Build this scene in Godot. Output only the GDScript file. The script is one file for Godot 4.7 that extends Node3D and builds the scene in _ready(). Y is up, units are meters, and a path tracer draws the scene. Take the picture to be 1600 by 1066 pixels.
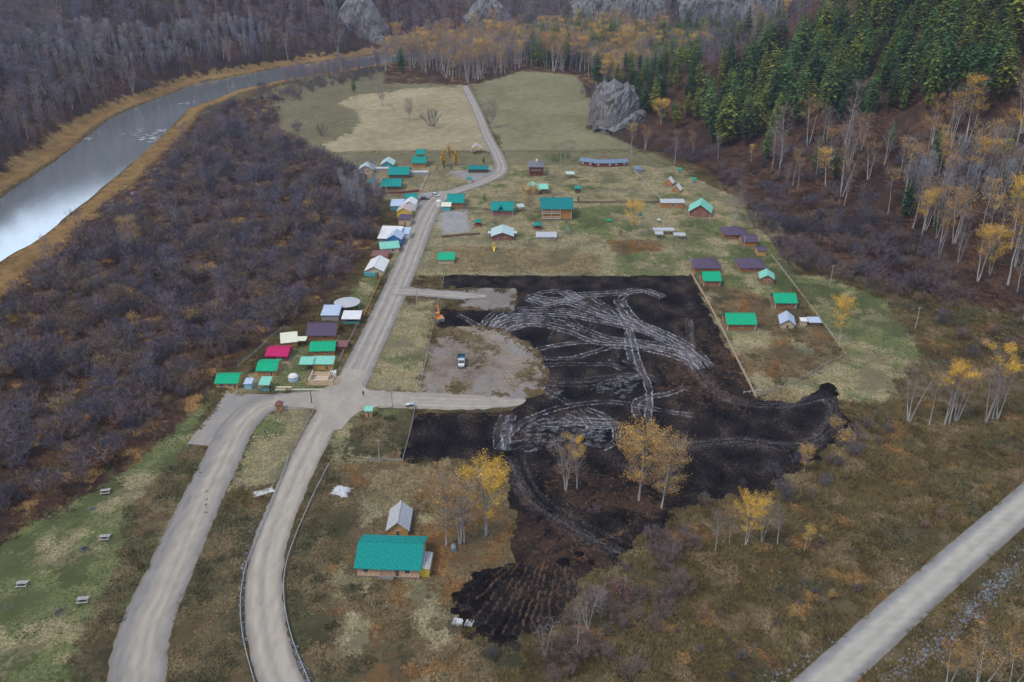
extends Node3D
# A riverside village in autumn seen from the air: valley floor, river, wooded hills, gravel roads,
# a field covered in black peat, small houses with coloured roofs. Units are metres, y is up.

var rng := RandomNumberGenerator.new()
var far_bank: Array = [Vector2(-235.8, -270.51), Vector2(-248.76, -387.37), Vector2(-251.49, -426.54), Vector2(-255.75, -490.27), Vector2(-269.35, -603.12), Vector2(-263.11, -656.25), Vector2(-252.52, -724.04), Vector2(-200.7, -805.9), Vector2(-126.84, -878.43), Vector2(-35, -925), Vector2(70, -968), Vector2(295, -1022), Vector2(940, -1058)]
var near_bank: Array = [Vector2(-200.25, -220.08), Vector2(-205.65, -309.15), Vector2(-205.55, -336.94), Vector2(-201.96, -361.86), Vector2(-207.52, -466.85), Vector2(-212.46, -528.01), Vector2(-216.58, -571.26), Vector2(-224.52, -629.73), Vector2(-209.85, -697.49), Vector2(-185.69, -740.87), Vector2(-118.9, -819.5), Vector2(-47, -885), Vector2(70, -930), Vector2(295, -985), Vector2(940, -1020)]
var hill_foot: Array = [Vector2(-2000, 94), Vector2(-562, 94), Vector2(-430, 112), Vector2(-320, 132), Vector2(-238, 156), Vector2(-169, 189), Vector2(-49, 259), Vector2(400, 489)]
var names := {}
var mats := {}
var relief := FastNoiseLite.new()


func _ready() -> void:
	rng.seed = 20241
	set_camera()
	set_light()
	relief.seed = 5
	relief.frequency = 0.035
	relief.fractal_octaves = 3
	make_textures()
	build_ground()
	build_water()
	build_roads()
	build_peat()
	build_cliffs()
	build_tree_kinds()
	build_forests()
	build_houses()
	build_details()
	build_grass()


func set_camera() -> void:
	var cam := Camera3D.new()
	cam.name = "camera"
	add_child(cam)
	cam.position = Vector3(0, 130, 0)
	cam.rotation_degrees = Vector3(-26.2, 0, 0)
	cam.fov = 41.68
	cam.near = 1.0
	cam.far = 4000.0
	cam.current = true


func set_light() -> void:
	var env := Environment.new()
	var sky := Sky.new()
	var sm := ProceduralSkyMaterial.new()
	sm.sky_top_color = Color(0.80, 0.88, 1.0)
	sm.sky_horizon_color = Color(0.98, 0.97, 0.98)
	sm.sky_curve = 0.18
	sm.ground_bottom_color = Color(0.25, 0.24, 0.23)
	sm.ground_horizon_color = Color(0.55, 0.53, 0.55)
	sky.sky_material = sm
	env.background_mode = Environment.BG_SKY
	env.sky = sky
	env.background_energy_multiplier = 0.86
	env.tonemap_mode = Environment.TONE_MAPPER_LINEAR
	env.tonemap_exposure = 1.7
	env.fog_enabled = true
	env.fog_density = 0.00007
	env.fog_light_color = Color(0.83, 0.85, 0.95)
	env.sdfgi_enabled = true
	env.ssao_enabled = true
	env.ssil_enabled = true
	var we := WorldEnvironment.new()
	we.name = "environment"
	we.environment = env
	add_child(we)
	var sun := DirectionalLight3D.new()
	sun.name = "sun"
	add_child(sun)
	sun.look_at_from_position(Vector3(-45, 80, 35), Vector3.ZERO)
	sun.light_energy = 0.5
	sun.light_angular_distance = 12.0
	sun.light_color = Color(1.0, 0.93, 0.86)
	sun.shadow_enabled = true
	sun.sky_mode = DirectionalLight3D.SKY_MODE_LIGHT_ONLY


# ---------------------------------------------------------------- shape of the land

func bank_distance(line: Array, x: float, z: float) -> float:
	var best := 1e18
	var side := 0.0
	for i in line.size() - 1:
		var a: Vector2 = line[i]
		var b: Vector2 = line[i + 1]
		var ex := b.x - a.x
		var ez := b.y - a.y
		var k := clampf(((x - a.x) * ex + (z - a.y) * ez) / (ex * ex + ez * ez), 0.0, 1.0)
		var dx := x - a.x - ex * k
		var dz := z - a.y - ez * k
		var d := dx * dx + dz * dz
		if d < best:
			best = d
			side = ex * (z - a.y) - ez * (x - a.x)
	return sqrt(best) * (-1.0 if side > 0.0 else 1.0)


func foot_of_hill(z: float) -> float:
	for i in hill_foot.size() - 1:
		var a: Vector2 = hill_foot[i]
		var b: Vector2 = hill_foot[i + 1]
		if z < b.x:
			return a.y + (b.y - a.y) * maxf(0.0, (z - a.x) / (b.x - a.x))
	return hill_foot[-1].y


func height(x: float, z: float) -> float:
	var h := 0.0
	if z < -620.0 or x < -70.0:
		var df := bank_distance(far_bank, x, z)
		if df > 0.0:
			h = 0.10 * df if df < 10.0 else 1.0 + 0.60 * (df - 10.0)
			if h > 120.0:
				h = 120.0 + 60.0 * (1.0 - exp(-(h - 120.0) / 60.0))
			return h
		var dn := bank_distance(near_bank, x, z)
		if dn > 0.0:
			return -2.5 * smoothstep(0.0, 5.0, minf(dn, -df))
	var d := x - foot_of_hill(z)
	if d > -8.0 or x > 40.0:
		var r := 0.42 * (d + 8.0) * (d + 8.0) / 32.0 if d < 8.0 else 0.42 * d + 0.0008 * d * d
		if d < -8.0:
			r = 0.0
		if r > 110.0:
			r = 110.0 + 60.0 * (1.0 - exp(-(r - 110.0) / 60.0))
		r *= smoothstep(-860.0, -660.0, z)
		var sp := 0.0
		if z < -480.0:
			sp = (29.0 + 0.40 * maxf(0.0, x - 115.0)) * smoothstep(47.0, 76.0, x) * exp(-pow((z + 608.0) / 38.0, 2.0)) * (1.0 - smoothstep(300.0, 460.0, x))
		h = maxf(r, sp)
	return h


func on_land(p: Vector2, lift := 0.0) -> Vector3:
	return Vector3(p.x, height(p.x, p.y) + lift, p.y)


# ---------------------------------------------------------------- objects

func numbered(called: String) -> String:
	var n: int = names.get(called, 0)
	names[called] = n + 1
	return called if n == 0 else "%s_%03d" % [called, n]


func tag(o: Node3D, label := "", category := "", group := "", kind := "") -> void:
	if label != "":
		o.set_meta("label", label)
	if category != "":
		o.set_meta("category", category)
	if group != "":
		o.set_meta("group", group)
	if kind != "":
		o.set_meta("kind", kind)


func thing(called: String, label: String, category: String, at := Vector3.ZERO, turn := 0.0, group := "") -> Node3D:
	var o := Node3D.new()
	o.name = numbered(called)
	add_child(o)
	o.position = at
	o.rotation_degrees.y = turn
	tag(o, label, category, group)
	return o


func part(called: String, mesh: Mesh, m: Material, parent: Node3D = self) -> MeshInstance3D:
	var o := MeshInstance3D.new()
	o.name = numbered(called) if parent == self else called
	o.mesh = mesh
	o.material_override = m
	parent.add_child(o, true)
	return o


# ---------------------------------------------------------------- shapes

func tool() -> SurfaceTool:
	var st := SurfaceTool.new()
	st.begin(Mesh.PRIMITIVE_TRIANGLES)
	st.set_smooth_group(-1)
	return st


func done(st: SurfaceTool) -> ArrayMesh:
	st.generate_normals()
	return st.commit()


func quad(st: SurfaceTool, a: Vector3, b: Vector3, c: Vector3, d: Vector3) -> void:
	# a b c d run clockwise as seen from the front
	for p: Vector3 in [a, b, c, a, c, d]:
		st.add_vertex(p)


func hull(st: SurfaceTool, low: Array, high: Array) -> void:
	# a closed solid between two outlines of the same number of corners (counter-clockwise from above)
	var n := low.size()
	for i in n:
		var j := (i + 1) % n
		quad(st, low[i], high[i], high[j], low[j])
	for i in range(1, n - 1):
		st.add_vertex(high[0])
		st.add_vertex(high[i + 1])
		st.add_vertex(high[i])
		st.add_vertex(low[0])
		st.add_vertex(low[i])
		st.add_vertex(low[i + 1])


func box(st: SurfaceTool, c: Vector3, s: Vector3, turn := 0.0) -> void:
	var low := []
	var high := []
	for k: Vector2 in [Vector2(-1, 1), Vector2(1, 1), Vector2(1, -1), Vector2(-1, -1)]:
		var p := Vector3(k.x * s.x / 2, 0, k.y * s.z / 2).rotated(Vector3.UP, turn)
		low.append(c + p - Vector3(0, s.y / 2, 0))
		high.append(c + p + Vector3(0, s.y / 2, 0))
	hull(st, low, high)


func box_mesh(s: Vector3, c := Vector3.ZERO) -> ArrayMesh:
	var st := tool()
	box(st, c, s)
	return done(st)


func bar(st: SurfaceTool, a: Vector3, b: Vector3, w: float, h := -1.0) -> void:
	var along := (b - a).normalized()
	var side := along.cross(Vector3.UP)
	if side.length() < 0.05:
		side = Vector3.RIGHT
	side = side.normalized()
	var up := side.cross(along).normalized()
	if h < 0.0:
		h = w
	var s := side * w / 2
	var u := up * h / 2
	hull(st, [a - s - u, a + s - u, a + s + u, a - s + u], [b - s - u, b + s - u, b + s + u, b - s + u])


func tube(st: SurfaceTool, pts: Array, radii: Array, sides := 5) -> void:
	var rings := []
	for i in pts.size():
		var dir: Vector3 = (pts[mini(i + 1, pts.size() - 1)] - pts[maxi(i - 1, 0)]).normalized()
		var u := dir.cross(Vector3(0.31, 0.2, 0.93)).normalized()
		var v := dir.cross(u)
		var ring := []
		for k in sides:
			var a := TAU * k / sides
			ring.append(pts[i] + (u * cos(a) + v * sin(a)) * radii[i])
		rings.append(ring)
	for i in pts.size() - 1:
		for k in sides:
			var l := (k + 1) % sides
			quad(st, rings[i][k], rings[i + 1][k], rings[i + 1][l], rings[i][l])


func lathe(st: SurfaceTool, c: Vector3, profile: Array, sides := 12) -> void:
	# profile: Vector2(radius, height) from the bottom upwards
	for i in profile.size() - 1:
		var p: Vector2 = profile[i]
		var q: Vector2 = profile[i + 1]
		for k in sides:
			var a := TAU * k / sides
			var b := TAU * (k + 1) / sides
			var p0 := c + Vector3(cos(a) * p.x, p.y, sin(a) * p.x)
			var p1 := c + Vector3(cos(b) * p.x, p.y, sin(b) * p.x)
			var q0 := c + Vector3(cos(a) * q.x, q.y, sin(a) * q.x)
			var q1 := c + Vector3(cos(b) * q.x, q.y, sin(b) * q.x)
			quad(st, p0, p1, q1, q0)


# ---------------------------------------------------------------- materials

func grey_noise(size: int, frequency: float, octaves: int, salt: int, lo := 0.0, hi := 1.0, kind := FastNoiseLite.TYPE_SIMPLEX_SMOOTH) -> ImageTexture:
	var n := FastNoiseLite.new()
	n.seed = salt
	n.noise_type = kind
	n.frequency = frequency
	n.fractal_octaves = octaves
	var im := n.get_seamless_image(size, size)
	im.convert(Image.FORMAT_L8)
	if lo > 0.0 or hi < 1.0:
		var d := im.get_data()
		for i in d.size():
			d[i] = int(255.0 * (lo + (hi - lo) * d[i] / 255.0))
		im = Image.create_from_data(size, size, false, Image.FORMAT_L8, d)
	return ImageTexture.create_from_image(im)


var speckle: ImageTexture
var blotch: ImageTexture
var bark_tex: ImageTexture


func make_textures() -> void:
	speckle = grey_noise(512, 0.16, 4, 11, 0.30, 1.0)
	blotch = grey_noise(512, 0.02, 5, 12, 0.55, 1.0)
	bark_tex = grey_noise(256, 0.05, 3, 13, 0.25, 1.0)


func lin(r: float, g: float, b: float) -> Color:
	return Color(r, g, b).linear_to_srgb()


func mat(called: String, c: Color, rough := 0.85, scale := 0.5, tex: Texture2D = null, bump := 0.0) -> StandardMaterial3D:
	# a plain base colour (linear values) with a grain laid over it by world position
	if mats.has(called):
		return mats[called]
	var m := StandardMaterial3D.new()
	m.resource_name = called
	m.albedo_color = c.linear_to_srgb()
	m.roughness = rough
	if tex == null:
		tex = blotch
	m.albedo_texture = tex
	m.uv1_triplanar = true
	m.uv1_scale = Vector3.ONE * scale
	if bump > 0.0:
		m.heightmap_enabled = true
		m.heightmap_texture = tex
		m.heightmap_scale = bump
	mats[called] = m
	return m


func tinted(called: String, rough := 0.9, tex: Texture2D = null, scale := 0.5) -> StandardMaterial3D:
	# colour comes from the mesh's vertices
	if mats.has(called):
		return mats[called]
	var m := StandardMaterial3D.new()
	m.resource_name = called
	m.vertex_color_use_as_albedo = true
	m.roughness = rough
	m.specular_mode = BaseMaterial3D.SPECULAR_DISABLED
	if tex:
		m.albedo_texture = tex
		m.uv1_triplanar = true
		m.uv1_scale = Vector3.ONE * scale
	mats[called] = m
	return m


# ---------------------------------------------------------------- ground

const GX0 := -340.0
const GX1 := 380.0
const GZ0 := -980.0
const GZ1 := -100.0
const MAP := 1024
var cover := PackedByteArray()

# what grows or lies on the ground: three linear base colours each, mixed by noise
var kinds_of_ground := {
	"rough": [0, Vector3(0.055, 0.044, 0.022), Vector3(0.098, 0.076, 0.034), Vector3(0.128, 0.106, 0.051)],
	"litter": [1, Vector3(0.030, 0.021, 0.018), Vector3(0.060, 0.038, 0.030), Vector3(0.105, 0.062, 0.038)],
	"thicket": [2, Vector3(0.040, 0.028, 0.024), Vector3(0.085, 0.052, 0.038), Vector3(0.150, 0.092, 0.055)],
	"gold": [3, Vector3(0.130, 0.080, 0.035), Vector3(0.260, 0.160, 0.065), Vector3(0.350, 0.230, 0.100)],
	"lawn": [4, Vector3(0.138, 0.130, 0.068), Vector3(0.198, 0.178, 0.098), Vector3(0.264, 0.224, 0.132)],
	"green": [5, Vector3(0.069, 0.085, 0.033), Vector3(0.101, 0.115, 0.048), Vector3(0.133, 0.138, 0.064)],
	"field": [6, Vector3(0.235, 0.200, 0.115), Vector3(0.360, 0.305, 0.182), Vector3(0.480, 0.410, 0.250)],
	"pasture": [7, Vector3(0.141, 0.122, 0.077), Vector3(0.186, 0.171, 0.097), Vector3(0.245, 0.208, 0.127)],
	"hay": [8, Vector3(0.150, 0.112, 0.085), Vector3(0.269, 0.215, 0.169), Vector3(0.375, 0.319, 0.250)],
	"verge": [9, Vector3(0.043, 0.039, 0.022), Vector3(0.072, 0.068, 0.036), Vector3(0.111, 0.095, 0.053)],
	"rust": [10, Vector3(0.110, 0.060, 0.026), Vector3(0.160, 0.090, 0.036), Vector3(0.200, 0.125, 0.055)],
	"dirt": [11, Vector3(0.196, 0.172, 0.149), Vector3(0.265, 0.236, 0.213), Vector3(0.322, 0.293, 0.265)],
	"bog": [12, Vector3(0.020, 0.015, 0.012), Vector3(0.065, 0.042, 0.026), Vector3(0.150, 0.095, 0.050)],
	"straw": [13, Vector3(0.126, 0.099, 0.052), Vector3(0.180, 0.149, 0.081), Vector3(0.244, 0.198, 0.117)],
	"yard": [14, Vector3(0.080, 0.058, 0.032), Vector3(0.125, 0.095, 0.052), Vector3(0.165, 0.130, 0.075)],
	"greenfield": [16, Vector3(0.165, 0.160, 0.085), Vector3(0.235, 0.222, 0.125), Vector3(0.310, 0.285, 0.170)],
	"gravel": [15, Vector3(0.240, 0.228, 0.222), Vector3(0.324, 0.312, 0.300), Vector3(0.408, 0.390, 0.372)],
}


func fill(kind: String, outline: Array) -> void:
	var id: int = kinds_of_ground[kind][0]
	var sx := MAP / (GX1 - GX0)
	var sz := MAP / (GZ1 - GZ0)
	var lo := 1e9
	var hi := -1e9
	for p: Vector2 in outline:
		lo = minf(lo, p.y)
		hi = maxf(hi, p.y)
	var r0 := clampi(int((lo - GZ0) * sz), 0, MAP - 1)
	var r1 := clampi(int((hi - GZ0) * sz), 0, MAP - 1)
	for r in range(r0, r1 + 1):
		var z := GZ0 + (r + 0.5) / sz
		var xs := []
		for i in outline.size():
			var a: Vector2 = outline[i]
			var b: Vector2 = outline[(i + 1) % outline.size()]
			if (a.y <= z) != (b.y <= z):
				xs.append(a.x + (b.x - a.x) * (z - a.y) / (b.y - a.y))
		xs.sort()
		for k in range(0, xs.size() - 1, 2):
			for c in range(clampi(int((xs[k] - GX0) * sx), 0, MAP), clampi(int((xs[k + 1] - GX0) * sx), 0, MAP)):
				cover[r * MAP + c] = id


func stroke(kind: String, line: Array, width: float) -> void:
	for i in line.size() - 1:
		var a: Vector2 = line[i]
		var b: Vector2 = line[i + 1]
		var n := (b - a).orthogonal().normalized() * width / 2
		var e := (b - a).normalized() * width * 0.25
		fill(kind, [a - e + n, b + e + n, b + e - n, a - e - n])


func shifted(line: Array, by: float) -> Array:
	var out := []
	for i in line.size():
		var d: Vector2 = (line[mini(i + 1, line.size() - 1)] - line[maxi(i - 1, 0)]).normalized()
		out.append(line[i] + Vector2(d.y, -d.x) * by)
	return out


func ground_at(x: float, z: float) -> int:
	var c := int((x - GX0) / (GX1 - GX0) * MAP)
	var r := int((z - GZ0) / (GZ1 - GZ0) * MAP)
	if c < 0 or r < 0 or c >= MAP or r >= MAP:
		return 1
	return cover[r * MAP + c]


func lay_cover() -> void:
	cover.resize(MAP * MAP)
	cover.fill(0)
	# fields beyond the village
	fill("pasture", [Vector2(-192.66, -619.25), Vector2(-186.07, -700.07), Vector2(-166.84, -749.56), Vector2(-120.79, -792.72), Vector2(-52.9, -761.44), Vector2(-30.62, -732.36), Vector2(-9.24, -512.9), Vector2(-117.11, -507.07), Vector2(-153.71, -507.07)])
	fill("field", [Vector2(-129.63, -638.35), Vector2(-113.68, -675.09), Vector2(-78.88, -705.27), Vector2(-36.99, -715.88), Vector2(-8.87, -512.9), Vector2(-112.56, -509.97), Vector2(-107.93, -537.46), Vector2(-99.57, -562.45), Vector2(-97.6, -589.62), Vector2(-104.77, -617.19)])
	fill("greenfield", [Vector2(-30.99, -715.88), Vector2(10.9, -786.27), Vector2(55.55, -761.44), Vector2(56.06, -586.33), Vector2(63.18, -553.23), Vector2(77.61, -512.69), Vector2(-3.68, -509.97)])
	# village grass
	fill("lawn", [Vector2(-117.71, -509.97), Vector2(80.9, -509.83), Vector2(96.39, -454.67), Vector2(123.18, -394.7), Vector2(113.21, -328.59), Vector2(69.01, -320.57), Vector2(-49.29, -320.57), Vector2(-47.71, -401.3), Vector2(-76.27, -431.92)])
	fill("pasture", [Vector2(-87.83, -507.07), Vector2(-36.6, -507.07), Vector2(-31.78, -431.92), Vector2(-43.54, -421.27), Vector2(-76.27, -431.92)])
	fill("pasture", [Vector2(-30.19, -364.28), Vector2(40.56, -357.89), Vector2(42.31, -348.65), Vector2(38.33, -321.89), Vector2(-27.2, -321.89)])
	fill("straw", [Vector2(-26.79, -353.99), Vector2(26.44, -348.65), Vector2(36.49, -342.71), Vector2(33.61, -324.54), Vector2(-24.99, -325.88)])
	fill("rust", [Vector2(41.4, -361.06), Vector2(62.65, -361.06), Vector2(63.47, -348.65), Vector2(42.16, -347.15)])
	fill("green", [Vector2(42.68, -347.15), Vector2(65.63, -345.66), Vector2(66.77, -321.89), Vector2(40.06, -321.89)])
	fill("green", [Vector2(24.1, -406.14), Vector2(57.85, -411.08), Vector2(59.56, -378.53), Vector2(43.91, -364.28), Vector2(23.87, -374.24)])
	fill("green", [Vector2(75.21, -387.37), Vector2(95.46, -387.37), Vector2(109.17, -361.86), Vector2(110.05, -321.89), Vector2(100.25, -291.55), Vector2(88.36, -280.71), Vector2(74.08, -297.23), Vector2(70.73, -321.89)])
	fill("green", [Vector2(107.25, -325.21), Vector2(128.73, -315.07), Vector2(138.19, -295.72), Vector2(137.19, -270.51), Vector2(131.55, -251.82), Vector2(111.17, -235.11), Vector2(107.27, -251.82), Vector2(106.03, -280.71)])
	fill("yard", [Vector2(70.54, -309.15), Vector2(83.7, -309.15), Vector2(100.25, -291.55), Vector2(107.18, -270.51), Vector2(106.24, -253.59), Vector2(71.15, -226.65), Vector2(68.48, -280.71)])
	fill("green", [Vector2(71.59, -274.51), Vector2(84.6, -274.51), Vector2(86.4, -260.89), Vector2(72.35, -258.58)])
	fill("lawn", [Vector2(106.24, -253.59), Vector2(122.07, -243.24), Vector2(107.41, -220.08), Vector2(91.5, -227.4), Vector2(70.6, -225.9)])
	# thickets by the river and their edges
	fill("thicket", [Vector2(-182.04, -220.08), Vector2(-199.08, -297.23), Vector2(-194.51, -315.41), Vector2(-194.75, -382.91), Vector2(-199.23, -486.23), Vector2(-213.63, -589.62), Vector2(-201.81, -651.69), Vector2(-175.25, -675.09), Vector2(-135.46, -640.54), Vector2(-134.35, -571.26), Vector2(-114.9, -514.38), Vector2(-83.21, -477.01), Vector2(-62.2, -421.27), Vector2(-57.86, -365.91), Vector2(-62, -315.41), Vector2(-71.78, -286.04), Vector2(-80.27, -265.63), Vector2(-88.98, -241.16), Vector2(-90.11, -220.08), Vector2(-95.66, -195.61), Vector2(-104.62, -179.67), Vector2(-116.15, -162.58), Vector2(-132.21, -142.32)])
	fill("pasture", [Vector2(-169.71, -651.69), Vector2(-142.1, -675.09), Vector2(-105.09, -619.25), Vector2(-99.1, -580.31), Vector2(-109.38, -545.56), Vector2(-128.91, -545.56), Vector2(-146.56, -571.26)])
	# lower left meadow
	fill("green", [Vector2(-123.5, -150.13), Vector2(-115.81, -161.9), Vector2(-104.28, -178.88), Vector2(-95.99, -196.51), Vector2(-90.45, -218.3), Vector2(-85.52, -229.29), Vector2(-85.64, -203.29), Vector2(-80.41, -200.16), Vector2(-76.46, -131.61), Vector2(-72.45, -116.04), Vector2(-103.83, -116.04)])
	fill("lawn", [Vector2(-104.51, -156.39), Vector2(-98.52, -172.53), Vector2(-92.18, -188.37), Vector2(-89.87, -184.22), Vector2(-96.01, -166.5), Vector2(-100.17, -150.13)])
	fill("verge", [Vector2(-81.26, -200.16), Vector2(-80.86, -188.37), Vector2(-79.87, -158.56), Vector2(-79.2, -138.62), Vector2(-72.45, -116.04), Vector2(-81.91, -116.04), Vector2(-85.24, -131.61), Vector2(-85.32, -154.27), Vector2(-90.94, -172.53), Vector2(-88.32, -191.22), Vector2(-85.64, -203.29)])
	# between the roads
	fill("verge", [Vector2(-71.24, -172.53), Vector2(-61.27, -175.03), Vector2(-55.57, -150.13), Vector2(-46.72, -116.04), Vector2(-63.45, -116.04), Vector2(-67.44, -131.61), Vector2(-69.93, -154.27)])
	fill("lawn", [Vector2(-71.91, -220.08), Vector2(-54.89, -221.51), Vector2(-55.86, -200.16), Vector2(-58.53, -182.86), Vector2(-70.42, -180.19)])
	# plots beside the main road
	fill("lawn", [Vector2(-46.15, -296.08), Vector2(-26.39, -297.23), Vector2(-27.48, -229.67), Vector2(-44.5, -232.75), Vector2(-45.8, -260.89)])
	fill("verge", [Vector2(-46.78, -293.8), Vector2(-43.24, -294.93), Vector2(-43.72, -260.89), Vector2(-43.47, -233.53), Vector2(-45.76, -233.53), Vector2(-46.64, -260.89)])
	fill("lawn", [Vector2(-46.42, -220.08), Vector2(-27.31, -220.08), Vector2(-28.12, -194.13), Vector2(-47.04, -193.54)])
	fill("verge", [Vector2(-43.15, -216.55), Vector2(-27.33, -216.55), Vector2(-27.85, -194.72), Vector2(-43.4, -196.51)])
	fill("green", [Vector2(-57.28, -317.98), Vector2(-51.72, -335.52), Vector2(-49.74, -309.15), Vector2(-51.59, -286.04), Vector2(-60.19, -297.23)])
	fill("green", [Vector2(-76.91, -251.82), Vector2(-57.88, -270.51), Vector2(-48.88, -235.11), Vector2(-52.97, -231.2), Vector2(-84.69, -229.67), Vector2(-81.58, -239.12)])
	fill("yard", [Vector2(-85.47, -239.12), Vector2(-75.85, -247.47), Vector2(-71.31, -232.75), Vector2(-83.24, -231.2)])
	# yard around the long house
	fill("yard", [Vector2(-47.04, -193.54), Vector2(-18.15, -193.54), Vector2(0, -189.79), Vector2(1.41, -156.39), Vector2(-10.39, -138.62), Vector2(0, -116.04), Vector2(-36.92, -116.04), Vector2(-47.16, -140.45), Vector2(-49.69, -160.78)])
	fill("verge", [Vector2(-45.28, -188.37), Vector2(-37.97, -182.86), Vector2(-38.21, -165.34), Vector2(-38.42, -150.13), Vector2(-33.84, -131.61), Vector2(-27.69, -116.04), Vector2(-35.76, -116.04), Vector2(-46.09, -138.62), Vector2(-49.69, -160.78), Vector2(-49.54, -177.59)])
	fill("straw", [Vector2(-34.97, -189.79), Vector2(-19.63, -191.22), Vector2(-24.51, -175.03), Vector2(-28.8, -172.53), Vector2(-37.15, -177.59)])
	fill("rust", [Vector2(-22.33, -160.78), Vector2(-15.16, -172.53), Vector2(0, -175.03), Vector2(1.71, -158.56), Vector2(-9.21, -141.38), Vector2(-18.26, -147.13), Vector2(-19.77, -156.39)])
	# rough ground lower right
	fill("rough", [Vector2(98.3, -220.08), Vector2(158.9, -247.13), Vector2(169.13, -199.99), Vector2(115.37, -116.04), Vector2(-4.61, -116.04), Vector2(12.53, -131.61), Vector2(33.13, -160.78), Vector2(72.78, -188.37)])
	fill("bog", [Vector2(52.62, -251.82), Vector2(70.79, -260.89), Vector2(72.83, -227.4), Vector2(81.92, -220.08), Vector2(67.48, -213.11), Vector2(52.29, -227.4)])
	fill("straw", [Vector2(75.47, -230.43), Vector2(81.77, -232.75), Vector2(89.65, -221.51), Vector2(90.78, -203.29), Vector2(85.34, -197.11), Vector2(85.24, -213.11)])
	# plots of bare soil and mown hay
	fill("hay", [Vector2(-24.3, -274.51), Vector2(-13.09, -276.55), Vector2(-2.14, -270.51), Vector2(7.24, -258.58), Vector2(10.43, -243.24), Vector2(8.57, -233.14), Vector2(3.73, -226.65), Vector2(-27.22, -228.91), Vector2(-26.72, -251.82)])
	fill("dirt", [Vector2(-17.93, -309.15), Vector2(1.2, -309.15), Vector2(0.68, -289.32), Vector2(-17.72, -290.43)])
	fill("gravel", [Vector2(-33.4, -401.3), Vector2(-19.46, -403.22), Vector2(-16.23, -372.55), Vector2(-30.54, -369.2)])
	fill("gravel", [Vector2(-50.63, -429.75), Vector2(-34.96, -431.92), Vector2(-33.49, -411.08), Vector2(-46.6, -405.16)])
	fill("gravel", [Vector2(-34.18, -469.35), Vector2(-10.4, -477.01), Vector2(-5.04, -460.69), Vector2(-17.87, -443.04)])
	# hills and banks
	var beyond := far_bank.duplicate()
	beyond.append_array([Vector2(1000, -1700), Vector2(-1100, -1700), Vector2(-1100, -100)])
	fill("litter", beyond)
	var slope := []
	for p: Vector2 in hill_foot:
		slope.append(Vector2(p.y, p.x))
	slope.append_array([Vector2(1000, 400), Vector2(1000, -2000)])
	fill("litter", slope)
	fill("litter", [Vector2(48.02, -571.07), Vector2(76.02, -726.78), Vector2(112.25, -812.33), Vector2(166.28, -608.99), Vector2(118.38, -398.29), Vector2(95.13, -506.94), Vector2(73.91, -512.69), Vector2(62.25, -543.52)])
	fill("rough", [Vector2(111.08, -339.09), Vector2(132.58, -319.57), Vector2(151.69, -291.69), Vector2(177.15, -248.39), Vector2(156, -206.48), Vector2(113.65, -213.11), Vector2(115.01, -235.11), Vector2(131.55, -251.82), Vector2(136.19, -296.39)])
	fill("thicket", [Vector2(-120.11, -871.88), Vector2(-50.85, -928.47), Vector2(136.08, -999.81), Vector2(87.31, -598.06), Vector2(52.9, -761.44), Vector2(10.98, -792.72), Vector2(-30.2, -721.3), Vector2(-101.36, -726.79)])
	stroke("gold", shifted(far_bank, 7.0), 13.0)
	stroke("gold", shifted(near_bank, -5.0), 9.0)
	fill("gold", [Vector2(-184.35, -270.51), Vector2(-185.19, -297.23), Vector2(-183, -321.89), Vector2(-185.58, -361.86), Vector2(-199.69, -381.15), Vector2(-204.83, -335.52), Vector2(-205.65, -309.15)])
	fill("gold", [Vector2(-205.11, -460.69), Vector2(-215.31, -509.13), Vector2(-216.03, -562.55), Vector2(-220.94, -625.5), Vector2(-207.63, -571.26), Vector2(-199.9, -493), Vector2(-193.34, -443.04)])


func mottle() -> void:
	# plants grow in patches: within a kind of ground, noise hands some of it to others
	var a := FastNoiseLite.new()
	a.seed = 71
	a.frequency = 0.05
	a.fractal_octaves = 4
	var b := FastNoiseLite.new()
	b.seed = 72
	b.frequency = 0.085
	b.fractal_octaves = 4
	var swap := {0: [14, 10, 9, 14], 14: [7, 10, 14, 9], 2: [1, 3, 1, 9], 5: [4, 5, 5, 5], 4: [7, 4, 5, 4], 9: [14, 14, 9, 9], 1: [1, 2, 2, 1], 10: [14, 10, 14, 10], 8: [11, 8, 14, 8]}
	for i in cover.size():
		var id: int = cover[i]
		if not swap.has(id):
			continue
		var x := (i & 1023) * 0.703
		var z := (i >> 10) * 0.859
		var n := a.get_noise_2d(x, z)
		var m := b.get_noise_2d(x, z)
		var keep := 0.1 if id == 0 else 0.0
		if n > 0.22 + keep:
			cover[i] = swap[id][0]
		elif m > 0.26 + keep:
			cover[i] = swap[id][1]
		elif n < -0.26:
			cover[i] = swap[id][2]
		elif m < -0.3:
			cover[i] = swap[id][3]


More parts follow.
